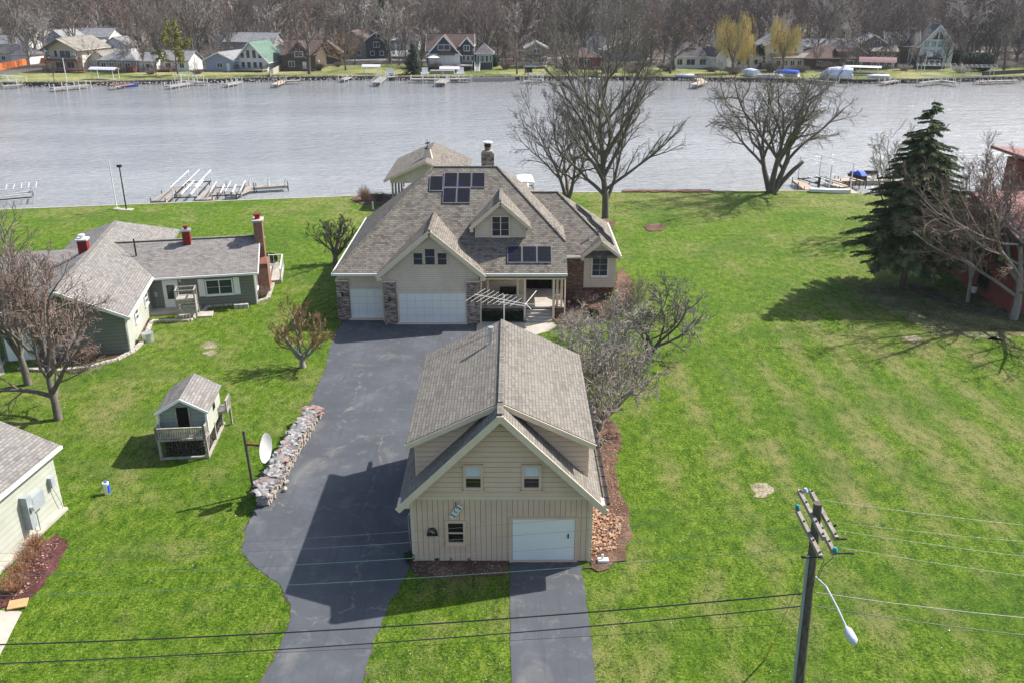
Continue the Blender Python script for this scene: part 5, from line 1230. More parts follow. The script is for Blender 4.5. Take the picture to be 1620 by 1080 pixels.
# 9 blue house (hero of the far bank)
hh = far_house('large dark blue house with white-trimmed gables and a raised deck', 722, 111, [
    dict(r=(-8.2,4.6,2,12),h=5.2,rise=3.9,ax='x',rm='shingle_farbrown',w='slate',t='white',o=.4),
    dict(r=(-7.6,1.0,0,8),h=4.4,rise=4.6,ax='y',rm='shingle_farbrown',w='slate',t='white',o=.7,win=[('S',-3.3,5.2,3.4,1.5),('S',-5.8,1.8,1.9,2.3),('S',-3.4,1.9,1.2,2.2),('S',-1.9,1.9,1.2,2.2),('S',.1,1.9,1.0,2.2)]),
    dict(r=(1.0,5.4,1.2,8),h=4.4,rise=0,w='slate',win=[('S',2.1,2.2,1.0,1.6),('S',3.3,2.2,1.0,1.6),('S',4.5,2.2,1.0,1.6)]),
    dict(r=(1.3,4.6,.9,7),z0=4.2,h=6.6,rise=1.8,ax='y',rm='shingle_farbrown',w='slate',t='white',win=[('S',2.95,4.9,1.7,1.6)]),
    dict(r=(5.4,10,.5,9),h=4.3,rise=2.6,ax='x',hip=1,rm='shingle_far',w='slate',t='white',win=[('S',6.1,1.6,.8,2.2),('S',7.3,2.0,1.0,1.9),('S',8.5,2.0,1.0,1.9),('S',9.5,2.0,.7,1.9)])], 0)
m = MB(); m.slab([(-5.2,-.9,4.1),(-.2,-.9,4.1),(-1.6,.2,5.2),(-3.8,.2,5.2)],.15); build('bay_roof', m, M['shingle_farbrown'], hh)
m = MB(); m.box(-7.7,1.1,-.06,-.01,1.5,4.3); build('pale_wall', m, M['farwhite'], hh)
deck(hh,-7.4,4.6,-4.2,-.1,1.5,'deckw','deckw',h=.9)
m = MB()
for k in range(9): m.box(5.3,6.6,-.5-.45*k,-.05-.45*k,1.5-.18*k-.1,1.5-.18*k)
m.beam((5.25,-.3,2.3),(5.25,-4.4,.8),.08,.1); m.beam((6.65,-.3,2.3),(6.65,-4.4,.8),.08,.1); m.beam((5.3,-.3,1.3),(5.3,-4.4,-.1),.1,.25); m.beam((6.6,-.3,1.3),(6.6,-4.4,-.1),.1,.25); 
for v_ in range(0): pass
build('stairs', m, M['white'], hh)
UB = thing('patio_umbrella', 'pale patio umbrella open on the deck of the dark blue house', 'umbrella', (G(722,111)[0]-6.2,G(722,111)[1]-2.2,1.5)); m = MB(); m.cyl(0,0,0,2.3,.04,n=6); build('pole', m, M['white'], UB); m = MB(); m.cyl(0,0,2.0,2.7,1.9,.05,8); build('canopy', m, M['canvas'], UB)
lx, ly = G(700,117); m = MB(); m.box(-3.2,3.2,-1.4,1.4,0,.9); single('retaining_wall', m, M['rock'], 'low stone retaining wall in front of the dark blue house', 'wall', (lx,ly,0))
# 10 small tan house
hi = far_house('narrow two-storey tan cottage with a grey gable and white railings', 848, 108, [dict(r=(-2.9,2.9,0,8),h=5.5,rise=1.4,ax='y',rm='shingle_fargrey',w='tan',t='white',o=.5,win=[('S',0,3.9,2.0,1.3),('S',1.4,.8,1.7,2.0),('S',-1.4,.9,.9,1.5)])], 0)
deck(hi,-3.6,3.0,-2.4,0,.7,'white','white'); m = MB(); m.slab([(-3.1,-1.6,3.0),(3.1,-1.6,3.0),(3.1,0,3.4),(-3.1,0,3.4)],.12); build('porch_roof', m, M['shingle_far'], hi)
# 11
hj = far_house('red-brown low house hidden behind bare branches', 922, 109, [dict(r=(-5,5,0,9),h=3.0,rise=2.4,ax='x',hip=1,rm='shingle_farbrown',w='redfar',win=[('S',1,.8,2,1.8),('S',-3,1,1.4,1.3)])], 0); deck(hj,-1,6,-3,0,.5,'reddeck','redfar')
far_house('white gabled house behind the tall lakeside tree', 950, 92, [dict(r=(-4,4,0,9),h=4.4,rise=3.2,ax='y',rm='shingle_fargrey',win=[('S',0,2,1.4,1.4)])], 0)
far_house('low white house with grey roof right of the tall lakeside tree', 986, 97, [dict(r=(-6,6,0,8),h=3,rise=2.4,ax='y',rm='shingle_fargrey',w='greysid')], radians(6))
# 12
hl = far_house('small house with a dark hipped roof, little dormer and blue-grey windows', 1092, 108.5, [dict(r=(-5.2,5.2,0,8),h=3.2,rise=3.6,ax='x',hip=1,rm='shingle_far',w='farwhite',t='white',o=.6,win=[('S',-3.2,.8,1.9,1.8),('S',0,.8,2.6,1.8),('S',3.4,.8,1.9,1.8)],g='glass'),dict(r=(-1.4,1.4,2.0,5),z0=3.5,h=5.0,rise=.9,ax='y',rm='shingle_far',w='farwhite',win=[('S',0,4.0,1.6,.6)])], 0)
far_house('narrow white boathouse with a dark roof under the willow', 1140, 110, [dict(r=(-1.8,1.8,0,8),h=3.6,rise=1.9,ax='y',rm='shingle_far',w='farwhite',t='white')], radians(25), 'boathouse')
far_house('white house with tan roof hidden behind the left willow', 1182, 108, [dict(r=(-4.8,4.8,0,8),h=3.2,rise=2.4,ax='x',hip=1,rm='shingle_fartan',w='farwhite',win=[('S',-2.4,.8,1.2,1.6),('S',0,.8,1.2,1.6),('S',2.4,.8,1.2,1.6)]),dict(r=(-3,3,2,8),z0=3,h=5,rise=1.6,ax='y',rm='shingle_fartan',w='tan',win=[('S',0,3.6,2.6,1)])], 0)
ho = far_house('tall white gabled house with a low porch roof behind the right willow', 1245, 109, [dict(r=(-6,4.6,1.5,12),h=6.2,rise=3.0,ax='y',rm='shingle_fargrey',w='farwhite',t='white',win=[('S',2.2,4.3,1.2,1.5),('S',-1.5,4.3,1.2,1.5),('S',-3.6,4.3,1,1.4)]),dict(r=(-4.4,6,-1,1.5),h=2.8,rise=0,w='creamsid',win=[('S',-3,.8,1.4,1.5),('S',-1,.8,1.4,1.5),('S',1,.8,1.4,1.5),('S',3,.8,1.4,1.5),('S',5,.8,1.2,1.5)])], radians(3))
m = MB(); m.slab([(-5,-1.6,3.0),(6.6,-1.6,3.0),(6.6,1.5,4.1),(-5,1.5,4.1)],.2); build('porch_roof', m, M['shingle_fartan'], ho)
hp = far_house('long brown-roofed low house with a small dormer and dark porch', 1318, 110, [dict(r=(-8,6,0,11),h=2.9,rise=3.0,ax='x',hip=1,rm='shingle_farbrown',w='brown',t='brown',o=.6,win=[('S',4,.6,3.0,1.9),('S',-4,.9,1.4,1.3)]),dict(r=(1.2,4.6,1,5),z0=3,h=4.6,rise=.6,ax='x',rm='shingle_farbrown',w='tan',win=[('S',2.9,3.6,1.6,.7)])], radians(-2))
far_house('small olive shed with an arched dark roof right of the willow', 1276, 98, [dict(r=(-2.6,2.6,0,5),h=3.0,rise=1.0,ax='y',rm='shingle_far',w='tan')], 0, 'shed')
far_house('white house with two gables behind the brown-roofed house', 1305, 92, [dict(r=(-9,7,0,8),h=3.2,rise=2.4,ax='x',rm='shingle_fargrey',w='farwhite'),dict(r=(0,7,-1,4),h=3.2,rise=2.2,ax='y',rm='shingle_fargrey',w='farwhite')], 0)
hq = far_house('large tan house with stepped gables and rows of white windows', 1382, 109, [
    dict(r=(-5.6,5,3,13),h=5.6,rise=3.2,ax='y',rm='shingle_fargrey',w='tan',t='white',o=.5,win=[('S',.6,6.0,1.7,1.3),('S',-3.4,3.4,1.1,1.3)]),
    dict(r=(-1.4,5.6,0,3),h=5.0,rise=0,w='tan',win=[('S',.0,3.2,.9,1.2),('S',1.3,3.2,.9,1.2),('S',2.6,3.2,.9,1.2),('S',3.9,3.2,.9,1.2),('S',0,.8,1.4,1.6),('S',2,.8,1.4,1.6),('S',4,.8,1.4,1.6)]),
    dict(r=(-8.6,-1.4,1,9),h=3.6,rise=2.4,ax='y',rm='shingle_fargrey',w='greysid',t='white',o=.4,win=[('S',-5,1.0,1.2,1.5)])], radians(-10))
m = MB(); m.slab([(-1.8,-.9,4.7),(6.0,-.9,4.7),(6.0,3,6.4),(-1.8,3,6.4)],.2); build('front_roof', m, M['shingle_fartan'], hq)
# A-frame with big glass
hs = far_house('tall house with a steep white-framed glass gable facing the river', 1478, 108, [
    dict(r=(-4.6,4.2,0,11),h=6.2,rise=5.2,ax='y',rm='shingle_far',w='farwhite',t='white',o=.7,g='glass_teal',win=[('S',-2.9,.8,1.3,1.8),('S',-.2,.8,1.3,1.8),('S',1.3,.8,1.3,1.8),('S',-3.0,3.2,1.5,1.9),('S',-1.2,3.2,1.5,1.9),('S',.6,3.2,1.5,1.9),('S',2.4,3.2,1.5,1.9),('S',-3.0,5.5,1.5,1.9),('S',-1.2,5.5,1.5,1.9),('S',.6,5.5,1.5,1.9),('S',2.4,5.5,1.5,1.5)]),
    dict(r=(-13.5,-4.6,2,12),h=5.8,rise=3.6,ax='x',rm='shingle_far',w='brown',t='white',win=[('S',-6.6,1,1,4.0),('S',-10,2.6,1.2,1.2),('S',-12,2.6,1.2,1.2)]),
    dict(r=(-4.2,1.2,-3.4,0),h=3.0,rise=1.2,ax='x',hip=1,rm='shingle_far',w='slate',win=[('S',-3,.9,1.3,1.6),('S',-1.5,.9,1.3,1.6),('S',0,.9,1.3,1.6)])], radians(-14))
tr = MB()
for (xa,za,xb,zb,xc,zc) in ((-1.9,7.7,-.35,7.7,-.35,9.9),(.0,7.7,1.7,7.7,.0,9.9)):
    tr.add([(xa,-.06,za),(xb,-.06,zb),(xc,-.06,zc)], [(0,1,2)])
build('gable_glass', tr, M['glass_dark'], hs)
m = MB(); m.box(-7.2,-5.8,2.5,4,5,10.5); build('chimney', m, M['stone'], hs)
far_house('tall white house high behind the steep glass gable house', 1468, 72, [dict(r=(-6,6,0,9),h=6,rise=3.6,ax='y',rm='shingle_fargrey',win=[('S',0,3.4,2.2,1.6)])], radians(-8))
far_house('long low white building with parked cars in front at the right', 1540, 66, [dict(r=(-18,18,0,10),h=3.4,rise=1.8,ax='x',rm='shingle_farbrown',w='creamsid',win=[('S',-8,1,2,1.2),('S',0,1,2,1.2),('S',8,1,2,1.2)])], radians(-3), 'building')
far_house('low dark-roofed building at the far right edge', 1600, 74, [dict(r=(-10,10,0,9),h=3.2,rise=3,ax='x',rm='shingle_far',w='greysid')], radians(-6), 'building')
far_house('small white garage behind the long brown-roofed house, near the blue tank', 1345, 84, [dict(r=(-3.5,3.5,0,6),h=2.8,rise=1.6,ax='y',rm='shingle_fargrey')], 0,'garage')
x,y = G(1341,88); m = MB(); n = 12; m.add([(2.4*cos(pi*i/n), yy, 2.6*sin(pi*i/n)) for yy in (-3,3) for i in range(n+1)], [(i,i+1,n+2+i,n+1+i) for i in range(n)]+[tuple(range(n+1))[::-1], tuple(range(n+1,2*n+2))])
single('quonset_shelter', m, M['tarp'], 'small pale arched shelter between the brown-roofed and tan houses', 'shelter', (x,y,0))
# background bits of houses among the woods
bgs = [(40,62,'farwhite','shingle_far','white house among bare trees at the upper left edge'),(232,55,'farwhite','shingle_fargrey','white house deep in the woods above the cream house'),(315,62,'farwhite','shingle_far','white house behind bare trunks above the pale blue house'),(345,75,'creamsid','shingle_fargrey','cream house behind bare trunks left of the green A-frame'),
 (555,60,'greysid','shingle_far','grey house deep in the woods behind the two-tone house'),(1170,62,'farwhite','shingle_fargrey','white house with blue car deep behind the left willow'),(1210,78,'farwhite','shingle_far','white house just behind the dark spruce between willows'),(1395,64,'tan','shingle_far','tan house deep in the woods above the large tan house'),(700,30,'creamsid','shingle_fargrey','distant cream house high in the woods at top centre'),(945,62,'farwhite','shingle_fartan','low white house in the clearing above the tall lakeside tree'),(120,48,'creamsid','shingle_fargrey','cream house deep in the woods near the upper left'),(1560,50,'farwhite','shingle_far','white house deep in the woods at the upper right')]
for i,(u,v,w_,r_,lb) in enumerate(bgs):
    far_house(lb, u, v, [dict(r=(-6,6,0,8),h=3.4,rise=2.4,ax='xy'[i%2],w=w_,rm=r_,win=[('S',-3,1,1.3,1.3),('S',2.5,1,1.3,1.3)])], radians((i*37)%40-20))
# cars
def car(label, u, v, rot, mat, z=0):
    x, y = G(u, v); C_ = thing('parked_car', label, 'car', (x,y,z), rot)
    pr = [(-2.2,.35),(-2.25,.75),(-1.9,.95),(-1.3,1.0),(-.8,1.42),(.6,1.45),(1.2,1.0),(2.0,.88),(2.25,.6),(2.2,.35)]
    m = MB(); m.ext_y(pr,-.85,.85); build('body', m, M[mat], C_)
    m = MB(); m.ext_y([(-1.2,1.0),(-.78,1.36),(.55,1.39),(1.05,1.0)],-.87,.87); m.ext_y([(-1.34,1.02),(-.84,1.43),(.64,1.46),(1.24,1.02)],-.7,.7); build('windows', m, M['glass_dark'], C_)
    for xx in (-1.4,1.4):
        for yy in (-.82,.82):
            m = MB(); m.tube([(xx,yy-.1,.32),(xx,yy+.1,.32)],.32,12); build('wheel', m, M['black'], C_)
    return C_
car('white car parked before the long low building at the right', 1535,68, .1, 'white'); car('dark car parked left of the white car at the right', 1498,63, .2, 'slate'); car('blue car parked deep behind the left willow', 1152,63, .1, 'blue'); car('dark car near the orange fence at the far left', 34,99, .4, 'black'); car('white car parked beside the blue car behind the left willow', 1168,66, .1, 'white')
# ---- far docks and boats
def fd(label, pts, w=1.8, z=-.1, mat='deckw', **k): return dock(label, [G(u,v,z) for u,v in pts], w*.72, z, 'deck' if mat == 'canvas' else mat, 2.4, pr=.09, pz=.9, post_mat='canvas' if mat == 'canvas' else 'deckw', **k)
fd('white-posted grey dock at the far left of the opposite bank', [(3,136),(35,134)],2.0,-.1)
fd('long white-railed dock below the two-storey cream house', [(82,139.5),(140,134)],2.6,.0,'canvas')
fd('dock with red-brown deck beside the blue kayak', [(176,136),(205,132)],3.0,.1,'reddeck')
fd('white dock in front of the yellow-green tree', [(265,136.5),(300,131),(328,130)],2.2,-.1,'canvas')
fd('short white angled dock below the green A-frame', [(356,134),(378,129)],2.2,-.1,'canvas')
fd('L-shaped tan dock below the dark brown house', [(434,134),(447,128),(475,127)],2.2,.0,'fresh')
fd('small white dock on the rocks right of the dark brown house', [(540,126),(552,122)],2.0,-.1,'canvas')
fd('T-shaped white dock left of the small spruce', [(595,131),(606,122),(626,121)],2.6,.1,'canvas')
fd('wide white dock in front of the dark blue house', [(650,125),(700,125),(745,124)],3.0,.1,'canvas')
fd('white spur dock reaching out below the dark blue house', [(696,131.5),(703,126)],3.4,.1,'canvas')
fd('small white dock below the narrow tan cottage', [(826,128),(853,125)],1.6,-.1,'canvas')
fd('pale yellow-tan dock below the dark hipped-roof house', [(1097,134),(1112,129),(1104,124)],2.6,.2,'fresh')
fd('grey dock under the covered boats right of the willows', [(1275,126),(1325,130)],2.0,-.1,'canvas')
fd('white dock in front of the maroon canopy lift', [(1395,131),(1420,127)],2.0,-.1,'canvas')
fd('long white zigzag dock below the steep glass gable house', [(1455,131),(1490,127),(1515,131)],2.0,.1,'canvas')
fd('low grey timber dock at the far right of the opposite bank', [(1545,129),(1610,127)],2.6,-.1,'deck')
def bo(label, u, v, L_, W_2, H_2, rot, mat='white', cov='tarp', z=-.6, ch=.8):
    x, y = G(u, v, -.5); B_ = thing('moored_boat', label, 'boat', (x,y,z), rot); hm = hull(L_,W_2,H_2); build('hull', hm, M[mat], B_)
    if cov:
        k = 8; v_ = []; m = MB()
        for j,(yy,s) in enumerate(((-.48,.9),(-.3,1),(0,1.05),(.25,.9),(.46,.25))):
            for i in range(k+1): a = pi*i/k; v_.append((W_2*.54*s*cos(a), yy*L_, H_2*.95+ch*s*sin(a)))
        m.add(v_, [(j*(k+1)+i,j*(k+1)+i+1,(j+1)*(k+1)+i+1,(j+1)*(k+1)+i) for j in range(4) for i in range(k)]+[tuple(range(k+1))[::-1], tuple(range(4*(k+1),5*(k+1)))]); build('cover', m, M[cov], B_)
    return B_
bo('large boat wrapped in a white and pale blue cover beside the brown-roofed house', 1322,128,8,3.2,1.2,radians(70),'white','tarp',-.2,1.9)
bo('boat with a bright blue cover below the right willow', 1243,124,6.5,2.6,1.1,radians(60),'white','blue',-.3,.9)
bo('boat with a round white cover under the left willow', 1186,124,6,2.6,1.1,radians(20),'white','tarp',-.3,1.2)
bo('white boat with a brown interior just right of the left willow boats', 1217,127,6.5,2.4,1.0,radians(75),'white','deckw',-.4,.5)
bo('low white pontoon boat next to the pale yellow-tan dock', 1083,125,5,2.2,.8,radians(80),'white','tarp',-.4,.4)
bo('white rowing boat behind the tall lakeside tree on the opposite shore', 932,129,5,1.8,.7,radians(80),'white','canvas',-.6,.3)
bo('small white boat moored under the maroon canopy', 1388,127,5.5,2.2,.9,radians(80),'white','tarp',-.4,.5)
x,y = G(205,137,-.5); m = hull(4.0,1.2,.5); o = single('blue_kayak', m, M['blue'], 'bright blue kayak beside the red-brown dock', 'kayak', (x,y,-.7)); o.rotation_euler=(0,0,radians(-80))
def fl(label,u,v,ang,L_=7,W_2=3.2,top=2.4,can=None,arch=.5): return lift(label, G(u,v,-.3), ang, L_, W_2, top, can, 'canvas','deckw', zb=-1.4, arch=arch)
fl('boat lift with a long grey-white canopy below the grey hipped-roof house',168,128,radians(78),6,2.4,2.4,'tarp')
fl('boat lift with a low pale arched canopy behind the T-shaped dock',589,119,radians(85),3.6,2.4,1.8,'tarp')
fl('boat lift with a pale arched canopy at the dark blue house dock',712,124,radians(88),3.8,2.6,2.0,'tarp')
fl('white framed boat lift under the narrow tan cottage bank',848,127,radians(80),3.5,2.4,1.0)
fl('boat lift with a broad maroon canopy at the tan house',1385,118,radians(72),8,5,3.0,'maroon',1.0)
fl('boat lift with long flat pale canopy left of the maroon canopy',1362,121,radians(70),8,3,2.0,'canvas',.3)
fl('white framed boat lift left of the zigzag dock',1478,122,radians(80),8,3.6,2.6)
fl('white framed boat lift right of the zigzag dock',1545,123,radians(78),7,3.4,2.4)
fl('white framed low boat lift at the far left bank dock',20,132,radians(70),6,3,1.1)
fl('boat lift on the bank in front of the yellow-green tree dock',300,131,radians(80),6,3,1.2)
# white adirondack style seats on far docks, two dark chairs
def seat(label,u,v,mat,s=1.0,group=None):
    x,y = G(u,v); C_ = thing('lawn_chair', label, 'chair', (x,y,0), 0, group)
    m = MB(); m.slab([(-.35*s,-.4*s,.42*s),(.35*s,-.4*s,.42*s),(.35*s,.3*s,.3*s),(-.35*s,.3*s,.3*s)],.06); build('seat', m, M[mat], C_)
    m = MB(); m.slab([(-.35*s,.3*s,.3*s),(.35*s,.3*s,.3*s),(.35*s,.55*s,1.1*s),(-.35*s,.55*s,1.1*s)],.08); build('backrest', m, M[mat], C_)
    for xx in (-.38*s,.38*s):
        m = MB(); m.box(xx-.04,xx+.04,-.42*s,.4*s,.5*s,.56*s); m.box(xx-.04,xx+.04,-.42*s,-.34*s,0,.5*s); m.box(xx-.04,xx+.04,.3*s,.38*s,0,.5*s); build('armrest', m, M[mat], C_)
seat('left dark lawn chair below the narrow tan cottage',833.5,118.5,'black',1.4); seat('right dark lawn chair below the narrow tan cottage',839,118.5,'black',1.4)
seat('white chair at the left of the dark blue house dock',672,123,'white',2.2); seat('white chair at the right of the dark blue house dock',729,123,'white',2.2); seat('left white chair on the T-shaped dock',614,120,'white',1.5); seat('right white chair on the T-shaped dock',620,120,'white',1.5)
# fences / walls on the far side
def wallpx(name,label,pts,h,w,mat,cat,z=0):
    P_ = [Vector((*G(u,v),z+h/2)) for u,v in pts]; m = MB()
    for a,b in zip(P_[:-1],P_[1:]): m.beam(a,b,w,h)
    single(name,m,M[mat],label,cat,tuple(P_[0]-Vector((0,0,h/2))),world=True)
wallpx('timber_wall','long dark timber retaining wall right of the dark blue house',[(745,124.5),(815,123.5)],1.0,.4,'deckw','retaining wall',-.8)
wallpx('wood_fence','grey weathered picket fence left of the dark brown house',[(427,122),(452,108)],1.6,.12,'deckw','fence')
wallpx('dark_fence','dark board fence behind the orange fence',[(35,93),(75,92)],1.8,.12,'darkfence','fence')
wallpx('timber_wall','low dark timber terrace at the far right bank',[(1555,120),(1625,116)],1.0,.8,'darkfence','retaining wall')
for k,(u,v,h,lb) in enumerate(((662,118,4.5,'short white flagpole beside the small spruce'),(1462,112,5,'white flagpole at the zigzag dock'),(1070,112,5.5,'white mast by the dark hipped-roof house'),(106,131,5.5,'thin white mast at the cream house shore'),(1302,98,8,'tall thin white pole behind the brown-roofed house'),(64,92,9,'thin white pole above the orange fence'))):
    x,y = G(u,v); m = MB(); m.cyl(0,0,0,h,.1,.07,6); m.cyl(0,0,h,h+.15,.13,n=6); single('flagpole', m, M['white'], lb, 'flagpole', (x,y,0))
x,y = G(1462,112); m = MB(); v_=[(.1+1.6*i/5, .12*sin(i*1.4), zz) for zz in (3.7,4.8) for i in range(6)]; m.add(v_+[(a,b+.02,c) for a,b,c in v_], [(i,i+1,7+i,6+i) for i in range(5)]+[(18+i,19+i,13+i,12+i) for i in range(5)]); single('flag', m, M['tarp'], 'pale flag hanging on the flagpole at the zigzag dock', 'flag', (x,y,0))

# loose litter on beds and lawn: real little leaves
def scatter(name, polys, n, s, mats, zz=.06, seed=3):
    rnd = random.Random(seed); m = MB()
    for pts in polys:
        xs = [p[0] for p in pts]; ys = [p[1] for p in pts]; k = 0
        while k < n:
            x = rnd.uniform(min(xs),max(xs)); y = rnd.uniform(min(ys),max(ys)); c = False
            for i in range(len(pts)):
                (xa,ya),(xb,yb) = pts[i],pts[i-1]
                if (ya > y) != (yb > y) and x < (xb-xa)*(y-ya)/(yb-ya)+xa: c = not c
            k += 1
            if not c: continue
            a = Vector((rnd.gauss(0,1),rnd.gauss(0,1),rnd.gauss(0,.45))).normalized()*s*rnd.uniform(.4,1.2); b = Vector((-a.y,a.x,rnd.gauss(0,.3)*s))*.6; p = Vector((x,y,zz+rnd.uniform(0,.05)))
            m.add([p-a,p+b,p+a,p-b],[(0,1,2,3)],rnd.randrange(len(mats)))
    o = build(name, m, [M[q] for q in mats], None, False, False); o['kind'] = 'stuff'; return o
scatter('fallen_leaves', [[(3.4,45),(3.4,31.2)]+px((940,900),(998,850),(975,750),(978,690),(955,655))], 2600, .05, ['tan_dry','mulch','mulch','dry'])
scatter('fallen_leaves', [px((925,800),(985,820),(975,870),(930,880))], 900, .09, ['tan_dry','dry','tan_dry'], .09, 4)
scatter('fallen_leaves', [px((655,888),(805,888),(805,910),(655,912))], 420, .04, ['twig_pale','mulch','tan_dry'], .05, 5)
scatter('fallen_leaves', [px((0,950),(50,870),(100,850),(70,915),(0,965))], 1300, .05, ['redmulch','mulch','redmulch','tan_dry'], .06, 6)
scatter('fallen_leaves', [[(3.1,64.5),(3.1,60.3)]+px((890,522),(985,500),(1000,445))+[(8,64.6)]], 1300, .06, ['tan_dry','mulch','canvas'], .07, 7)
scatter('fallen_leaves', [[(3,24),(26,24),(60,60),(60,100),(8,100),(8,60),(6,44)]], 2000, .032, ['twig_pale','tan_dry','canvas'], .02, 8)
scatter('fallen_leaves', [[(-34,24),(-9,24),(-12.5,34),(-12.6,60),(-15,98),(-50,92),(-30,60)]], 1500, .032, ['twig_pale','tan_dry','canvas'], .02, 9)
scatter('fallen_leaves', [px((585,1090),(600,1045),(660,1030),(720,1025),(800,1040),(806,1090))], 520, .03, ['mulch','mulch','tan_dry','twig_mid'], .02, 10)
# ---------------------------------------------------------------- vegetation
def grow(seed, n=(7,6,5,4), trunk=.3, spread=(.75,.8,.8,.9), lens=(.62,.5,.5,.55), up=(.0,.10,.06,.02), wob=.16, r0=.03, twig=.004, minr=.0025, stems=1, lean=(0,0), sides=(8,6,4,3), segs=(5,6,4,3,2), start=.35):
    """unit-size bare tree; returns trunk and crown builders (height about 1)"""
    rnd = random.Random(seed); T, C = MB(), MB()
    def rv(k): return Vector((rnd.gauss(0,k), rnd.gauss(0,k), rnd.gauss(0,k)))
    def branch(p, d, L, r, lv):
        ns = segs[min(lv,4)]; pts = [p.copy()]; rad = [r]; q = p.copy(); dd = d.normalized()
        tip = max(minr, r*.28)
        for i in range(ns):
            dd = (dd+rv(wob*(.35 if lv == 0 else 1))+Vector((0,0,up[min(lv,len(up)-1)]))).normalized(); q = q+dd*(L/ns); pts.append(q.copy()); rad.append(r+(tip-r)*(i+1)/ns)
        (T if lv <= 1 else C).tube(pts, rad, sides[min(lv,3)], False)
        if lv >= len(n): return
        k = n[lv]; 
        for j in range(k):
            t = start+(1-start)*(j+rnd.random())/k if lv == 0 else .22+.78*(j+rnd.random())/k
            t = min(t, .999); f = t*ns; i = int(f); f -= i; P_ = pts[i].lerp(pts[i+1], f)
            ax = (pts[i+1]-pts[i]).normalized(); o = ax.orthogonal().normalized(); az = (j*2.4+rnd.uniform(-.5,.5)) if lv < 2 else rnd.uniform(0,6.28)
            side = (o*cos(az)+ax.cross(o)*sin(az)); sp = spread[min(lv,len(spread)-1)]*rnd.uniform(.65,1.25)
            nd = (ax*cos(sp)+side*sin(sp)).normalized()
            Lc = L*lens[min(lv,len(lens)-1)]*(1.15-.5*t if lv else rnd.uniform(.85,1.15))*rnd.uniform(.75,1.2)
            if lv == 0: Lc = lens[0]*rnd.uniform(.8,1.2)
            rr = max(twig, min(rad[i]*.8, r*(.62 if lv == 0 else .5))*rnd.uniform(.7,1)) if lv < len(n)-1 else twig
            branch(P_, nd, Lc, rr, lv+1)
    for s in range(stems):
        a = 6.28*s/stems+seed; d = Vector((lean[0],lean[1],1)) if stems == 1 else Vector((.42*cos(a)+lean[0],.42*sin(a)+lean[1],1))
        branch(Vector((0,0,-.01)) if stems == 1 else Vector((.01*cos(a),.01*sin(a),-.01)), d, trunk*(1 if stems == 1 else rnd.uniform(.8,1.3)), r0*(1 if stems == 1 else .7), 0)
    return T, C
def fit(T, C, H, R, rk=None):
    a = np.array(C.v); t = np.array(T.v)
    zm = np.percentile(a[:,2], 99.5); c0 = np.median(a[:,:2], axis=0)*.0
    rm = np.percentile(np.hypot(a[:,0], a[:,1]), 96)
    for arr, mb in ((a,C),(t,T)):
        arr[:,2] *= H/zm
        # keep the lower trunk's thickness while widening the crown
        k = R/rm; z = np.clip(arr[:,2]/(H*.25), 0, 1); kk = H/zm*(1-z)+k*z
        arr[:,0] *= kk; arr[:,1] *= kk; mb.v = [tuple(p) for p in arr.tolist()]
    return T, C
def tree(label, x, y, H, R, seed, tm='bark_grey', cm='twig_grey', group=None, name='bare_tree', shift=(0,0), cat='tree', extra=None, **k):
    T, C = grow(seed, **k); fit(T, C, H, R)
    root = thing(name, label, cat, (x,y,0), 0, group)
    if extra: T.tube(*extra, 8)
    if shift != (0,0):
        for mb in (T,C): mb.v = [(a+shift[0]*max(0,c/H-.12), b+shift[1]*max(0,c/H-.12), c) for a,b,c in mb.v]
    build('trunk', T, M[tm], root, True, False); build('crown', C, M[cm], root, False, False)
    return root
import time; t0 = time.time()
def hgt(u, v, Y): return Wy(u, v, Y)[1]
# near and middle bare trees
tree('tallest bare lakeside tree with many upright limbs beside the main house', 9.8,90.8, 23.0,7.6, 5, n=(21,9,7,5), trunk=.8, start=.14, spread=(.8,.5,.55,.7), lens=(.6,.42,.42,.5), up=(0,.10,.09,.05), wob=.11, r0=.0255, twig=.0009, minr=.0008, tm='bark_grey', cm='twig_grey')
tree('bare tree with twin leaning trunks just left of the tallest lakeside tree', 6.3,99.5, 12.8,6.6, 12, n=(6,8,6,4), stems=3, trunk=.5, start=.25, spread=(.75,.7,.7,.8), lens=(.6,.45,.45,.5), up=(.06,.05,.04,.02), wob=.15, r0=.034, twig=.0014, minr=.0012, tm='bark_grey', cm='twig_dark', shift=(-2.2,0))
tree('broad bare tree forking low at the water edge right of centre', 30.4,102.8, 15.4,9.3, 23, n=(6,8,7,5), stems=3, trunk=.45, start=.3, spread=(.75,.75,.75,.8), lens=(.55,.46,.44,.5), up=(.05,.08,.04,.02), wob=.2, r0=.037, twig=.0010, minr=.0009, tm='bark_grey', cm='twig_grey', extra=([(.3,0,0),(1.2,.2,1.2),(2.3,.2,2.5),(3.4,.2,3.6)],[.34,.3,.27,.24]))
tree('large bare tree with reddish twigs in front of the grey ranch house', -25.7,44.8, 11.0,4.8, 36, n=(16,8,7,5), trunk=.55, start=.2, spread=(.85,.65,.7,.8), lens=(.5,.45,.45,.5), up=(0,.09,.07,.04), wob=.17, r0=.025, twig=.0012, minr=.0011, cm='twig_red', shift=(-.8,.4))
tree('tall bare tree at the left edge behind the ranch house tree', -29.8,49.5, 12.2,3.6, 37, n=(12,7,6,4), trunk=.4, spread=(.5,.6,.6,.7), lens=(.6,.4,.42,.5), up=(0,.14,.10,.05), wob=.12, r0=.024, twig=.0012, minr=.001, cm='twig_grey')
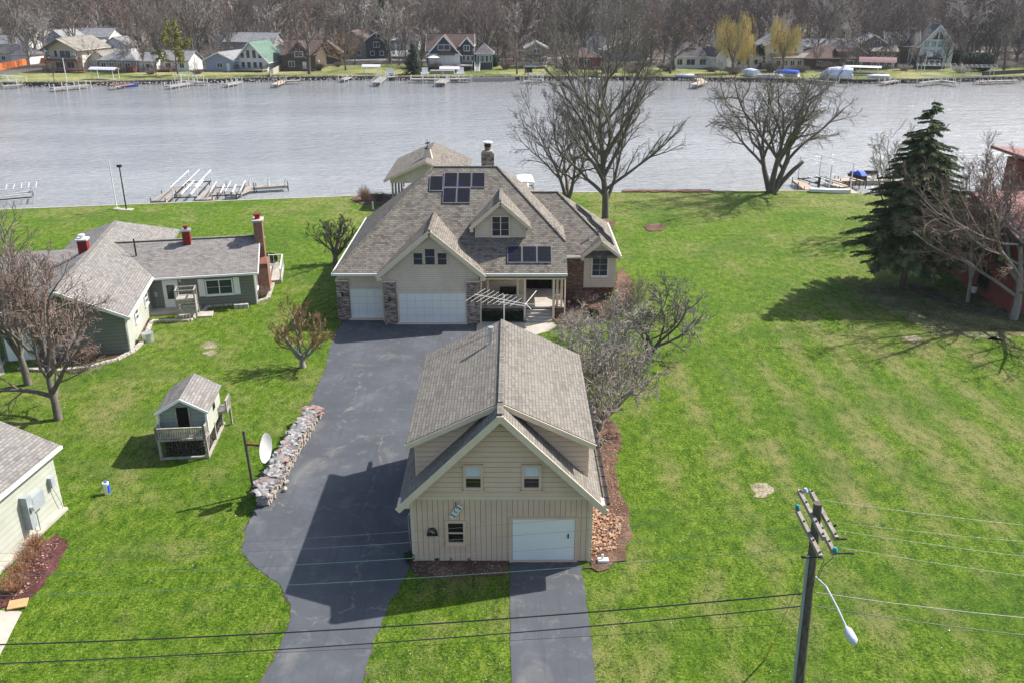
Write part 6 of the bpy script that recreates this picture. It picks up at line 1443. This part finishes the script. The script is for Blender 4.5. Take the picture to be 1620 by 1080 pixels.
tree('small rounded bare tree beside the left corner of the main house', -15.5,74.6, hgt(530,343,74.6),2.3, 41, n=(9,7,6,5), stems=1, trunk=.3, spread=(.75,.7,.7,.8), lens=(.6,.42,.42,.5), up=(0,.12,.08,.05), wob=.16, r0=.06, twig=.0032, minr=.0028, cm='twig_dark')
rb = tree('small tree with rusty orange twigs beside the driveway', -13.45,52.1, hgt(480,478,52.1),1.95, 47, n=(7,8,7,5), trunk=.22, spread=(.8,.7,.7,.7), lens=(.6,.42,.42,.55), up=(0,.14,.16,.22), wob=.16, r0=.05, twig=.0028, minr=.0024, cm='twig_rust', tm='bark_light')
tree('spreading pale-twigged tree leaning right beside the detached garage', 4.75,43.6, 6.3,3.7, 53, n=(5,7,7,4), stems=3, trunk=.25, spread=(.8,.85,.85,.9), lens=(.62,.48,.46,.5), up=(.03,.06,.04,.02), wob=.2, r0=.045, twig=.0030, minr=.0024, cm='twig_mid', tm='bark_light', shift=(1.3,2.4))
tree('dark-limbed small tree on the lawn right of the house front', 9.0,53.8, 5.6,3.8, 59, n=(4,7,6,5), stems=2, trunk=.28, spread=(.8,.8,.8,.9), lens=(.62,.48,.46,.5), up=(.02,.07,.05,.02), wob=.18, r0=.05, twig=.0028, minr=.0024, cm='twig_grey', tm='bark_grey', shift=(.6,0))
tree('pale tangled small tree between the house front and the detached garage', 5.8,50.6, 4.6,3.8, 61, n=(4,7,6,4), stems=2, trunk=.25, spread=(.85,.85,.85,.9), lens=(.62,.48,.46,.5), up=(.02,.06,.04,.02), wob=.2, r0=.045, twig=.0030, minr=.0026, cm='twig_mid', tm='bark_light')
tree('large bare tree with long low whitish limbs in front of the red house', 36.8,60.8, 14.2,8.2, 67, n=(12,8,7,6), trunk=.5, start=.12, spread=(1.3,.7,.75,.85), lens=(.6,.44,.44,.5), up=(0,.10,.07,.04), wob=.16, r0=.023, twig=.0010, minr=.0009, cm='twig_red', tm='bark_light', shift=(-2.0,1.0))
tree('slim upright bare tree rising in front of the red house roof', 35.2,64.5, 12.2,3.4, 71, n=(14,7,6,5), trunk=.6, start=.25, spread=(.42,.55,.6,.7), lens=(.5,.4,.42,.5), up=(0,.14,.10,.05), wob=.1, r0=.016, twig=.0009, minr=.0008, cm='twig_red', tm='bark_light')
tree('slim upright bare tree nearest the right edge by the red house', 40.5,64.0, 12.8,3.6, 73, n=(14,7,6,5), trunk=.6, start=.25, spread=(.42,.55,.6,.7), lens=(.5,.4,.42,.5), up=(0,.14,.10,.05), wob=.1, r0=.016, twig=.0009, minr=.0008, cm='twig_red', tm='bark_light')
tree('thin bare tree standing behind the big dark spruce', 36.5,84.0, 10.8,3.8, 79, n=(8,6,5,4), trunk=.35, spread=(.6,.6,.6,.7), lens=(.55,.42,.42,.5), up=(0,.12,.08,.04), wob=.12, r0=.018, twig=.0018, minr=.0015, cm='twig_pale')
# shrubs: many thin stems from the ground
def shrub(label, x, y, H, R, seed, mat='twig_pale', n=46, r=.012, group=None, name='bare_shrub', z=0, sub=5):
    rnd = random.Random(seed); m = MB()
    for i in range(n):
        a = rnd.uniform(0,6.28); q = sqrt(rnd.random()); p = Vector((q*R*.25*cos(a), q*R*.25*sin(a), 0)); e = Vector((q*R*cos(a), q*R*sin(a), H*rnd.uniform(.6,1)*(1.05-.4*q)))
        mid = p.lerp(e,.5)+Vector((rnd.gauss(0,.08*R),rnd.gauss(0,.08*R),.12*H)); pts = [p,mid,e]; m.tube(pts,[r,r*.8,r*.45],3,False)
        for k in range(sub):
            t = rnd.uniform(.25,.95); s = (p.lerp(mid,t*2) if t < .5 else mid.lerp(e,t*2-1)); d = Vector((rnd.gauss(0,1),rnd.gauss(0,1),rnd.gauss(.7,.6))).normalized()*H*rnd.uniform(.15,.35)
            m.tube([s,s+d*.6,s+d+Vector((0,0,.02))],[r*.5,r*.45,r*.3],3,False)
            if sub > 3:
                d2 = Vector((rnd.gauss(0,1),rnd.gauss(0,1),rnd.gauss(.5,.6))).normalized()*H*.16; m.tube([s+d*.6,s+d*.6+d2],[r*.35,r*.3],3,False)
    return single(name, m, M[mat], label, 'shrub', (x,y,z), 0, group, uv=False)
sp = [(4.3,59.4,1.5,1.2,'twig_pale','low pale bare shrub right of the porch steps'),(6.0,57.6,1.9,1.6,'twig_pale','broad pale bare shrub in the front lawn bed'),(8.6,62.6,2.4,1.5,'twig_red','reddish-grey bare shrub at the right corner of the house'),(5.6,63.4,1.6,1.1,'twig_red','brown bare shrub against the dark brick wing wall'),(9.0,59.6,1.9,1.4,'twig_pale','whitish bare shrub below the right house corner'),(7.3,60.9,1.7,1.4,'twig_grey','grey bare shrub under the bay window'),(3.6,56.6,1.5,1.4,'twig_pale','pale bare shrub behind the detached garage, nearest the walkway'),(9.7,64.2,2.8,1.3,'twig_red','tall reddish bare shrub on the lawn side of the house corner')]
for i,(x,y,h,r_,mt,lb) in enumerate(sp): shrub(lb,x,y,h,r_,100+i,mt,44,.010)
shrub('brown bare bush below the ranch house front gable',*G(140,570),1.3,1.0,120,'dry'); shrub('brown bare bush at the ranch house front right corner',*G(178,556),1.1,.8,121,'dry'); shrub('leafless round bush beside the tall brick chimney',*G(415,470),1.0,.8,122,'twig_red')
shrub('tan dry ornamental grass by the waterside bed',*G(577,318),2.0,1.0,123,'tan_dry',160,.02,name='ornamental_grass',sub=0); shrub('grey bare shrub beside the tan ornamental grass',*G(600,318),1.2,1.0,124,'twig_dark')
# leaves still on pale hydrangea heads
rnd = random.Random(8)
for i in range(14):
    u = 901+i*6.2+rnd.uniform(-2,2); v = 474-i*.9+rnd.uniform(-4,4); x,y = G(u,v,.5); m = MB(); s = .11
    for k in range(26):
        d = Vector((rnd.gauss(0,1),rnd.gauss(0,1),rnd.gauss(0,1))).normalized()*s; n_ = d.orthogonal().normalized()*.035; q = d.cross(n_).normalized()*.035; m.add([d-n_,d+q,d+n_,d-q],[(0,1,2,3)])
    m.tube([(0,0,-.5),(0,0,0)],.01,4); single('dried_hydrangea', m, M['tan_dry'] if i%3 else M['canvas'], 'pale dried flower head on a thin stem before the brick wing wall', 'dried flower', (x,y,.52), 0, 'dried flower heads by the house', uv=False)
def leafmass(m, c, R, H, n, s, rnd, squash=1.0):
    for i in range(n):
        d = Vector((rnd.gauss(0,1),rnd.gauss(0,1),rnd.gauss(0,1))).normalized()*(rnd.random()**.33); p = Vector((c[0]+d.x*R,c[1]+d.y*R,c[2]+d.z*H/2)); a = Vector((rnd.gauss(0,1),rnd.gauss(0,1),rnd.gauss(0,1))).normalized()*s; b = a.orthogonal().normalized()*s*.7
        m.add([p-a,p+b,p+a,p-b],[(0,1,2,3)])
def bush(label, x, y, R, H, mat, seed, n=900, s=.07, name='evergreen_bush', cat='bush', group=None, box=None):
    rnd = random.Random(seed); m = MB()
    if box:
        for i in range(n): 
            p = Vector((rnd.uniform(-box[0],box[0]),rnd.uniform(-box[1],box[1]),rnd.uniform(.03,H))); a = Vector((rnd.gauss(0,1),rnd.gauss(0,1),rnd.gauss(0,1))).normalized()*s; b = a.orthogonal().normalized()*s*.7; m.add([p-a,p+b,p+a,p-b],[(0,1,2,3)])
    else: leafmass(m,(0,0,H/2),R,H,n,s,rnd)
    return single(name, m, M[mat], label, cat, (x,y,0), 0, group, uv=False)
bush('clipped dark green hedge below the front porch railing',-.7,60.6,0,.62,'hedge',5,5200,.05,'porch_hedge','hedge',box=(1.5,.3))
bush('small dark green round bush right of the porch steps',*G(893,500),.35,.7,'hedge',6,900,.05); bush('small dark green bush under the bay window shrubs',*G(935,503),.6,.7,'hedge',7,1200,.05)
bush('dark green bush beside the tall brick chimney',*G(427,418),.75,1.0,'hedge',9,1500,.06)
for i,(u,v) in enumerate(((648,888),(692,884),(713,884),(745,884))): bush(['small green plant at the left corner of the detached garage','low green plant under the black wall plaque','low green plant under the lower garage window','low green plant between the garage window and door'][i],*G(u,v),.2+.05*(i==0),.3+.25*(i==0),'hedge',30+i,160,.06)
for i,(u,v,lb) in enumerate(((47,868,'reddish dry shrub nearest the electric meter in the red mulch bed'),(34,893,'second reddish dry shrub down the red mulch bed'),(22,915,'third reddish dry shrub down the red mulch bed'),(12,935,'reddish dry shrub at the lower end of the red mulch bed'))): 
    x,y = G(u+10,v); shrub(lb,x,y,.85,.55,140+i,'dry',110,.012,sub=3)
# spruce
def conifer(label, x, y, H, R, seed, mat='spruce', whorls=30, per=9, dens=16, ls=.28, bare=.12, name='spruce_tree', droop=.35, quads=2):
    rnd = random.Random(seed); root = thing(name, label, 'tree', (x,y,0)); T = MB(); T.tube([(0,0,-.05),(0.0,0,H*.3),(0,0,H*1.0)],[.018*H,.013*H,.0015*H],8); C = MB()
    for w in range(whorls):
        t = bare+(1-bare)*(w+.2)/whorls; z = H*t; L = R*(1-t)**.82*1.12+.12
        if t < bare+.15: L *= .8+.2*(t-bare)/.15
        for k in range(per if t < .8 else 5):
            a = 6.28*k/per+w*1.1+rnd.uniform(-.3,.3); Lb = L*rnd.uniform(.55,1.18); dv = Vector((cos(a),sin(a),0)); zz = z+rnd.uniform(-1.1,1.1)*H/whorls*min(1,3*(1-t))
            P_ = lambda s: dv*(Lb*s)+Vector((0,0,zz-droop*Lb*s*s*1.2+.25*Lb*max(0,s-.6)))
            T.tube([P_(0),P_(.5),P_(1)],[.012*H*.3,.02,.008],3,False)
            nb = max(4,int(dens*Lb/R))
            for j in range(nb):
                s = (j+.6)/nb; c = P_(s); sd = Vector((-sin(a),cos(a),0)); wdt = (1-s*.75)*Lb*.33
                for q in range(quads):
                    o = rnd.uniform(-1,1)*wdt; tip = c+sd*o+dv*ls*rnd.uniform(.5,1.1)*(1 if q else .8)+Vector((0,0,-ls*rnd.uniform(0,.65))); b0_ = c+sd*o*.35; wd = sd*ls*.23+Vector((0,0,rnd.uniform(-.06,.06))); up_ = Vector((0,0,ls*.16))
                    C.add([b0_-wd,b0_+wd,tip], [(0,1,2)]); C.add([b0_+up_,tip+wd*.6,tip-wd*.6-up_], [(0,1,2)])
    build('trunk', T, M['bark_grey'], root, True, False); build('crown', C, M[mat], root, False, False); return root
conifer('big dark green spruce beside the red house', 31.4,67.6, hgt(1485,158,67.6),5.5, 3, 'spruce', 46, 12, 40, .27, .2, droop=.24, quads=9)
# ---- FAR TREES
rt = [(9,6,5,4),(7,7,5,4),(10,6,5,3),(8,6,6,4),(12,5,5,4),(6,7,6,4)]
protos = []
hold = []
for i in range(6):
    T, C = grow(200+i, n=rt[i], trunk=.5+.06*(i%3), start=.3, spread=(.6+.07*(i%4),.6,.65,.8), lens=(.58,.42,.42,.5), up=(0,.10,.08,.04), wob=.14, r0=.023, twig=.0024, minr=.002, sides=(6,4,3,3), segs=(4,4,3,2,1))
    fit(T, C, 1.0, .33+.035*(i%3)); hold.append((T,C))
def mesh_of(mb, mat, name):
    me = bpy.data.meshes.new(name); me.from_pydata(mb.v, [], mb.f); me.materials.append(mat); me.update(); return me
far_meshes = {}
def far_tree(label, x, y, H, w=1.0, i=0, tint='twig_grey', group=None, rot=0, name='bare_tree', tm=None):
    key = (i,tint)
    if key not in far_meshes:
        far_meshes[key] = (mesh_of(hold[i][0], M[tm or ('bark_grey' if tint != 'twig_pale' else 'bark_light')], 'far_trunk'), mesh_of(hold[i][1], M[tint], 'far_crown'))
    R_ = thing(name, label, 'tree', (x,y,0), rot, group); R_.scale = (H*w,H*w,H)
    for nm, me in zip(('trunk','crown'), far_meshes[key]): o = bpy.data.objects.new(nm, me); COL.objects.link(o); o.parent = R_
    return R_
sel = [ # label, u,v base, v top, width, proto, tint
 ('pale bare tree just left of the two-storey cream house',72,98,12,1.1,0,'twig_pale'),('dark bare tree above the orange fence',47,92,2,1.2,3,'twig_dark'),('leaning dark bare tree trunk at the shore below the cream house',86,130,90,.9,4,'twig_dark'),
 ('bare tree in front of the single-storey house with grey hipped roof',230,115,38,1.0,2,'twig_red'),('slender dark bare tree at the shore right of the grey hipped-roof house',247,122,80,1.0,3,'twig_dark'),
 ('tall bare tree behind the pale blue house',318,100,4,1.0,1,'twig_dark'),('tall bare tree right of the pale blue house roof',388,86,-8,1.1,5,'twig_dark'),
 ('broad reddish-twigged tree in front of the dark brown house',489,118,8,1.25,5,'twig_red'),('low spreading bare tree with orange-brown top on the lawn',547,112,42,1.5,3,'twig_rust'),
 ('grey bare tree beside the far road, left of the dark blue house',668,108,40,1.0,2,'twig_grey'),('bare tree hugging the left side of the dark blue house',684,106,32,1.0,4,'twig_pale'),
 ('round reddish bare tree between the dark blue house and the tan cottage',818,118,44,1.35,1,'twig_red'),('bare tree in front of the red-brown hidden house',905,116,50,1.2,0,'twig_grey'),
 ('tall dark bare tree left of the dark hipped-roof house',1060,117,5,1.1,3,'twig_dark'),('large reddish bare tree over the dark hipped-roof house',1066,112,14,1.5,5,'twig_red'),
 ('tall dark bare tree between the two willows',1198,98,-10,1.0,4,'twig_dark'),('dark leaning bare tree in front of the large tan house, left trunk',1374,109,18,1.2,1,'twig_dark'),('dark leaning bare tree in front of the large tan house, right trunk',1421,107,12,1.2,2,'twig_dark'),
 ('tall dark bare tree with a leaning trunk right of the glass gable house',1532,96,-14,1.2,3,'twig_dark'),('tall bare tree above the second round evergreen bush',1563,92,-6,1.2,0,'twig_grey'),('bare tree behind the far right timber dock',1588,112,20,1.2,5,'twig_grey'),('bare tree at the right end behind the terraces',1608,104,-4,1.1,1,'twig_red'),
 ('bare grey tree right of the round evergreen bushes',1575,104,30,1.0,4,'twig_grey'),('bare tree rising behind the steep glass gable house',1443,92,0,1.2,5,'twig_grey'),('bare tree before the brown-roofed house porch',1290,112,60,1.1,2,'twig_red'),('bare tree right of the narrow tan cottage',880,104,40,1.0,1,'twig_grey'),
 ('tall bare tree in front of the white gabled house at centre',975,116,22,1.2,2,'twig_grey'),('bare tree at the left of the two-storey two-tone house',538,96,20,1.0,0,'twig_dark'),('thin bare sapling on the lawn right of the tan cottage',876,120,96,.8,4,'twig_pale')]
for k,(lb,u,v,vt,w,i,tn) in enumerate(sel):
    x,y = G(u,v); far_tree(lb,x,y,max(3,hgt(u,vt,y)),w,i,tn,rot=k*1.3)
more = [(22,98,5),(33,96,14),(120,84,10),(135,80,3),(205,86,12),(270,96,18),(291,90,8),(300,95,24),(335,82,2),(352,85,8),(362,84,0),(376,82,10),(415,78,-5),(425,84,5),(440,80,12),(462,90,14),(510,92,30),(640,96,50),(676,98,25),(672,86,15),(760,82,0),(776,92,10),(800,98,24),(945,104,28),(962,100,-5),(1010,104,34),(1030,105,2),(1112,96,0),(1130,100,40),(1226,100,15),(1255,96,0),(1290,95,5),(1300,90,-5),(1335,96,0),(1350,90,10),(1400,95,5),(1455,98,15),(1500,92,0),(1516,94,10),(1548,90,5),(60,90,4),(150,114,56),(205,113,62),(262,110,58),(338,111,60),(455,108,44),(562,102,40),(632,104,40),(1018,112,54),(1128,108,50),(1330,111,50),(1402,111,34),(1493,110,36),(1450,112,44),(1352,113,56),(48,108,40),(100,80,0),(165,82,6),(246,84,0),(580,84,5),(596,88,12),(560,82,0),(862,90,8),(898,88,2),(920,96,14)]
for k,(u,v,vt) in enumerate(more):
    x,y = G(u,v); far_tree('bare tree standing among the houses of the far bank',x,y,max(4,hgt(u,vt,y)),.9+.3*((k*7)%5)/5,(k*5)%6,['twig_grey','twig_dark','twig_red','twig_pale'][(k*3)%4],'bare trees among the far bank houses',k*1.7)
# wood trees
rnd = random.Random(77); occ = []
for o in bpy.data.objects:
    if o.type == 'EMPTY' and o.parent is None and o.location.y > 200 and o.get('category') in ('house','garage','shed','building','boathouse','shelter','car'): occ.append((o.location.x,o.location.y,14 if o['category'] in ('house','building') else 8))
def blocked(x, y, near=9):
    for a,b,r in occ:
        if abs(x-a) < near+1 and -2 < y-b < 13: return True
        if abs(x-a*y/b) < 5.5 and -34 < y-b < 1: return True     # leaves open the view of house fronts
    return False
def on_road(x, y):
    for i in range(len(rd)-1):
        a = Vector(rd[i]); b = Vector(rd[i+1]); p = Vector((x,y)); ab = b-a; t = max(0,min(1,(p-a).dot(ab)/ab.length_squared)); 
        if (p-a-ab*t).length < 5: return True
    return False
rd = [G(600,94),G(620,92),G(640,80),G(653,71),G(662,60),G(668,55)]
tints = ['twig_grey','twig_dark','twig_dark','twig_red','twig_grey','twig_pale']
cnt = 0; placed = []
tries = 0
while cnt < 215 and tries < 30000:
    tries += 1
    y = 266+ (rnd.random()**1.1)*95; x = rnd.uniform(-.64,.64)*y
    if y < 330 and (x < -55 and rnd.random() < .55): continue
    if blocked(x,y,9) or on_road(x,y) or any((x-a)**2+(y-b)**2 < 14 for a,b in placed): continue
    placed.append((x,y)); far_tree('bare brown tree standing in the dense wood behind the far bank houses',x,y,rnd.uniform(14,23),rnd.uniform(.75,1.15),rnd.randrange(6),rnd.choice(tints),'bare trees of the far wood',rnd.uniform(0,6.28)); cnt += 1
# deep wood as one mass
simple = []
for i in range(4):
    T, C = grow(300+i, n=(8,6,5), trunk=.4, spread=(.55,.6,.7,.8), lens=(.55,.45,.5,.5), up=(0,.10,.06,.03), wob=.14, r0=.016, twig=.0042, minr=.0035, sides=(4,3,3,3), segs=(3,3,2,1,1)); fit(T, C, 1, .36)
    vv = np.array(T.v+C.v); n0 = len(T.v); ff = [list(f) for f in T.f]+[[a+n0 for a in f] for f in C.f]
    simple.append((vv, np.array([f for f in ff if len(f) == 4])))
for gi, mt in enumerate(('twig_grey','twig_dark','twig_red')):
    V = []; F = []; off = 0
    for k in range(330):
        y = 350+rnd.random()**1.7*950; x = rnd.uniform(-.66,.66)*y
        vv, ff = simple[rnd.randrange(4)]; H = rnd.uniform(15,23); a = rnd.uniform(0,6.28); w = rnd.uniform(.9,1.4)
        q = np.empty_like(vv); q[:,0] = (vv[:,0]*cos(a)-vv[:,1]*sin(a))*H*w+x; q[:,1] = (vv[:,0]*sin(a)+vv[:,1]*cos(a))*H*w+y; q[:,2] = vv[:,2]*H
        V.append(q); F.append(ff+off); off += len(vv)
    V = np.concatenate(V); F = np.concatenate(F); me = bpy.data.meshes.new('distant_wood'); me.vertices.add(len(V)); me.vertices.foreach_set('co', V.ravel()); me.loops.add(F.size); me.loops.foreach_set('vertex_index', F.ravel().astype(np.int32)); me.polygons.add(len(F)); me.polygons.foreach_set('loop_start', np.arange(0,F.size,4,dtype=np.int32)); me.update(calc_edges=True); me.materials.append(M[mt])
    o = bpy.data.objects.new('distant_wood', me); COL.objects.link(o); o['kind'] = 'stuff'
# undergrowth brush at the foot of the wood and along the shore
m = MB(); rnd = random.Random(5)
for i in range(5200):
    y = 266+rnd.random()*170; x = rnd.uniform(-.62,.62)*y
    if on_road(x,y): continue
    if blocked(x,y,7) and rnd.random() < .93: continue
    for k in range(4):
        d = Vector((rnd.gauss(0,.5),rnd.gauss(0,.5),1))*rnd.uniform(.8,2.8); m.tube([(x,y,0),Vector((x,y,0))+d],[.04,.02],3,False)
o = build('undergrowth', m, M['twig_red'], None, False, False); o['kind'] = 'stuff'
# willows
def willow(label, u, v, vt, R, seed):
    x,y = G(u,v); H = hgt(u,vt,y); rnd = random.Random(seed); root = thing('willow_tree', label, 'tree', (x,y,0)); T, C0 = grow(seed, n=(6,6,4), trunk=.35, spread=(.5,.6,.7), lens=(.55,.4,.4), up=(0,.1,.05), wob=.16, r0=.03, twig=.004, minr=.003); fit(T, C0, H*.93, R*.8); S = MB()
    tips = C0.v[::3]
    for p in tips:
        for k in range(2):
            p0 = Vector(p)+Vector((rnd.gauss(0,.5),rnd.gauss(0,.5),rnd.gauss(0,.4))); L_ = rnd.uniform(.6,3.4)*(1 if p0.z > H*.35 else .5); o = Vector((p0.x,p0.y,0)); o = o.normalized()*rnd.uniform(.2,.9) if o.length > .1 else Vector((.3,0,0))
            S.tube([p0,p0+o*.6+Vector((0,0,.25)),p0+o+Vector((0,0,-L_*.5)),p0+o*1.05+Vector((0,0,-L_))],[.02,.024,.022,.014],3,False)
    build('trunk', T, M['bark_grey'], root, True, False); build('branches', C0, M['twig_dark'], root, False, False); build('crown', S, M['willow'], root, False, False)
willow('left golden weeping willow on the opposite bank',1160,117,14,6.2,401); willow('right golden weeping willow before the tall white house',1238,112,24,6.2,402)
willow('short golden willow drooping right of the left willow',1184,110,42,3.6,403)
# yellow-green tree
def leafy(label,u,v,vt,R,mat,seed,n=5200,s=.22,name='leafy_tree'):
    x,y = G(u,v); H = hgt(u,vt,y); rnd = random.Random(seed); root = thing(name,label,'tree',(x,y,0)); T, C0 = grow(seed, n=(9,6,4), trunk=.6, spread=(.9,.6,.7), lens=(.34,.4,.4), up=(0,.04,.03), wob=.13, r0=.02, twig=.004, minr=.003, start=.2); fit(T,C0,H,R); L_ = MB(); tips = C0.v
    for i in range(n):
        p = Vector(rnd.choice(tips))+Vector((rnd.gauss(0,.25),rnd.gauss(0,.25),rnd.gauss(0,.2))); a = Vector((rnd.gauss(0,1),rnd.gauss(0,1),rnd.gauss(0,.5))).normalized()*s; b = a.orthogonal().normalized()*s*.6; L_.add([p-a,p+b,p+a,p-b],[(0,1,2,3)])
    build('trunk', T, M['bark_grey'], root, True, False); build('branches', C0, M['twig_dark'], root, False, False); build('crown', L_, M[mat], root, False, False)
leafy('yellow-green tree on the left of the opposite bank',282,120,34,4.6,'yellowgreen',501)
x,y = G(608,92); conifer('tall dark spruce behind the two-tone house',x,y,hgt(608,-8,y),5.0,9,'spruce_far',26,8,12,.9,.22,quads=3)
x,y = G(655,118); conifer('small dark spruce left of the dark blue house',x,y,hgt(655,68,y),3.0,10,'spruce_far',20,8,10,.6,.06,quads=3)
x,y = G(1200,107); conifer('dark evergreen between the two willows',x,y,hgt(1200,68,y),3.8,11,'spruce_far',16,8,10,.8,.05,quads=3)
x,y = G(1437,70); conifer('tall dark green pine behind the large tan house',x,y,hgt(1437,-4,y),6.0,12,'spruce_far',20,7,10,1.3,.25,quads=3)
x,y = G(1352,98); conifer('small dark evergreen behind the large tan house',x,y,hgt(1352,72,y),2.4,13,'spruce_far',14,7,8,.7,.05,quads=3)
x,y = G(1150,104); conifer('small dark evergreen behind the narrow white boathouse',x,y,hgt(1150,76,y),2.6,14,'spruce_far',14,7,8,.7,.05,quads=3)
for u,v,R,H,lb in ((1511,102,2.5,4.6,'left of the three round dark evergreen bushes right of the glass gable house'),(1536,110,2.6,4.8,'middle of the three round dark evergreen bushes right of the glass gable house'),(1554,113,2.7,4.9,'right of the three round dark evergreen bushes right of the glass gable house'),(782,106,1.6,3.2,'dark evergreen bush at the right side of the dark blue house')):
    bush(lb,*G(u,v),R,H,'spruce_far',int(u),2600,.28)
for k,(u,v,vt,r_) in enumerate(((222,82,58,2.2),(70,84,60,2.0),(508,86,62,2.2),(770,90,60,2.4),(900,84,58,2.2),(1020,92,66,2.0),(1262,88,60,2.2),(1500,78,40,3.2),(1330,76,44,3.0),(330,78,50,2.6))):
    x,y = G(u,v); conifer(['dark evergreen right of the conifer hedge row','dark evergreen above the orange fence','dark evergreen behind the brown barn-shaped garage','dark evergreen just right of the dark blue house','dark evergreen in the wood right of the tan cottage','small dark evergreen left of the dark hipped-roof house','small dark evergreen behind the tall white gabled house','dark evergreen beside the parked cars at the right','dark evergreen in the wood above the brown-roofed house','dark evergreen behind the pale blue house'][k],x,y,hgt(u,vt,y),r_,30+k,'spruce_far',13,7,7,.7,.1,quads=2)
for k,u in enumerate((166,173,180,187,203,212)):
    x,y = G(u,82); bush('dark green clipped conifer in the hedge row behind the cream house',x,y,1.8,6.0,'spruce_far',600+k,1500,.3,'hedge_conifer','hedge',group='dark conifer hedge row')
for k,(u,v,r_,h,mt,lb) in enumerate(((185,116,3.2,2.6,'twig_red','reddish bare shrub in front of the grey hipped-roof house'),(648,108,2.2,3.4,'twig_grey','grey bare shrub left of the dark blue house deck'),(690,113,2.2,2.6,'twig_dark','dark bare shrub below the dark blue house deck, left'),(719,115,2,2.4,'twig_red','brown bare shrub below the dark blue house deck, right'),(1055,113,3,2.2,'twig_dark','dark bare shrub at the foot of the tall dark tree'),(1310,113,3.4,3,'twig_red','reddish bare thicket before the brown-roofed house, left'),(1340,112,3,2.6,'twig_dark','dark bare thicket before the brown-roofed house, right'),(1220,114,3,3,'twig_red','reddish bare thicket between the willows'),(1265,115,3,2.4,'twig_grey','grey bare thicket right of the right willow'),(535,106,1.6,1.6,'twig_red','small reddish shrub below the brown barn-shaped garage'),(1520,116,3,2,'twig_pale','pale bare shrub below the round evergreens'),(1590,108,4,2.4,'twig_pale','pale bare thicket at the far right bank'),(240,118,2.2,1.6,'twig_grey','grey bare shrub between the grey hipped-roof house and the shore'),(312,118,2,1.6,'twig_red','small reddish shrub on the lawn left of the pale blue house'),(505,112,2,2.2,'twig_dark','dark bare shrub right of the dark brown house'),(960,116,3,2.4,'twig_grey','grey bare shrub below the white gabled house at centre'),(1000,116,3,2,'twig_red','reddish bare shrub below the low white house at centre'),(1160,118,3,2.2,'twig_red','reddish bare shrub at the foot of the left willow'),(1430,112,2.6,2,'twig_pale','pale bare shrub left of the glass gable house'),(1560,104,3,3,'twig_grey','grey bare thicket right of the round evergreens'),(895,114,2.6,2,'twig_dark','dark bare shrub left of the red-brown hidden house'),(1125,114,2.6,1.6,'twig_dark','dark bare shrub row right of the hipped-roof house'),(800,110,2.6,3,'twig_red','reddish bare shrub left of the round reddish tree'))):
    shrub(lb,*G(u,v),h,r_,700+k,mt,90,.04)
print('veg time', time.time()-t0)
# ---------------------------------------------------------------- light and camera
SUN = Vector((.89,.47,1.0)).normalized()
el = math.asin(SUN.z); az = atan2(SUN.x, SUN.y)
wd = bpy.data.worlds.new('World'); scene.world = wd; wd.use_nodes = True; nt = wd.node_tree
sky = nt.nodes.new('ShaderNodeTexSky'); sky.sky_type = 'NISHITA'; sky.sun_disc = False; sky.sun_elevation = el; sky.sun_rotation = az; sky.dust_density = 2.0; sky.air_density = 1.0; sky.ozone_density = 1.0
nt.links.new(sky.outputs[0], nt.nodes['Background'].inputs['Color']); nt.nodes['Background'].inputs['Strength'].default_value = .12
ld = bpy.data.lights.new('sun', 'SUN'); ld.energy = 5.0; ld.angle = radians(.6); ld.color = (1,.955,.89)
lo = bpy.data.objects.new('sun', ld); COL.objects.link(lo); lo.rotation_euler = (-SUN).to_track_quat('-Z','Y').to_euler(); lo.location = (30,20,60)
hz = bpy.data.materials.new('haze_air'); hz.use_nodes = True; hn = hz.node_tree; hn.nodes.clear(); ho = hn.nodes.new('ShaderNodeOutputMaterial'); hv = hn.nodes.new('ShaderNodeVolumePrincipled'); hv.inputs['Density'].default_value = .00010; hv.inputs['Color'].default_value = (.95,.96,1,1); hn.links.new(hv.outputs[0], ho.inputs['Volume'])
m = MB(); m.box(-3600,3600,-70,3600,-3.6,31); o = build('haze', m, hz, None, False, False); o['kind'] = 'stuff'
cd = bpy.data.cameras.new('camera'); co = bpy.data.objects.new('camera', cd); COL.objects.link(co)
co.location = (0,0,CAMH); co.rotation_euler = (pi/2-TILT,0,0); cd.sensor_width = 36; cd.lens = FOC/1620*36; cd.clip_end = 5000; cd.clip_start = .5
scene.camera = co
scene.view_settings.view_transform = 'Standard'; scene.view_settings.look = 'None'; scene.view_settings.exposure = .66; scene.view_settings.gamma = 1
scene.render.engine = 'CYCLES'
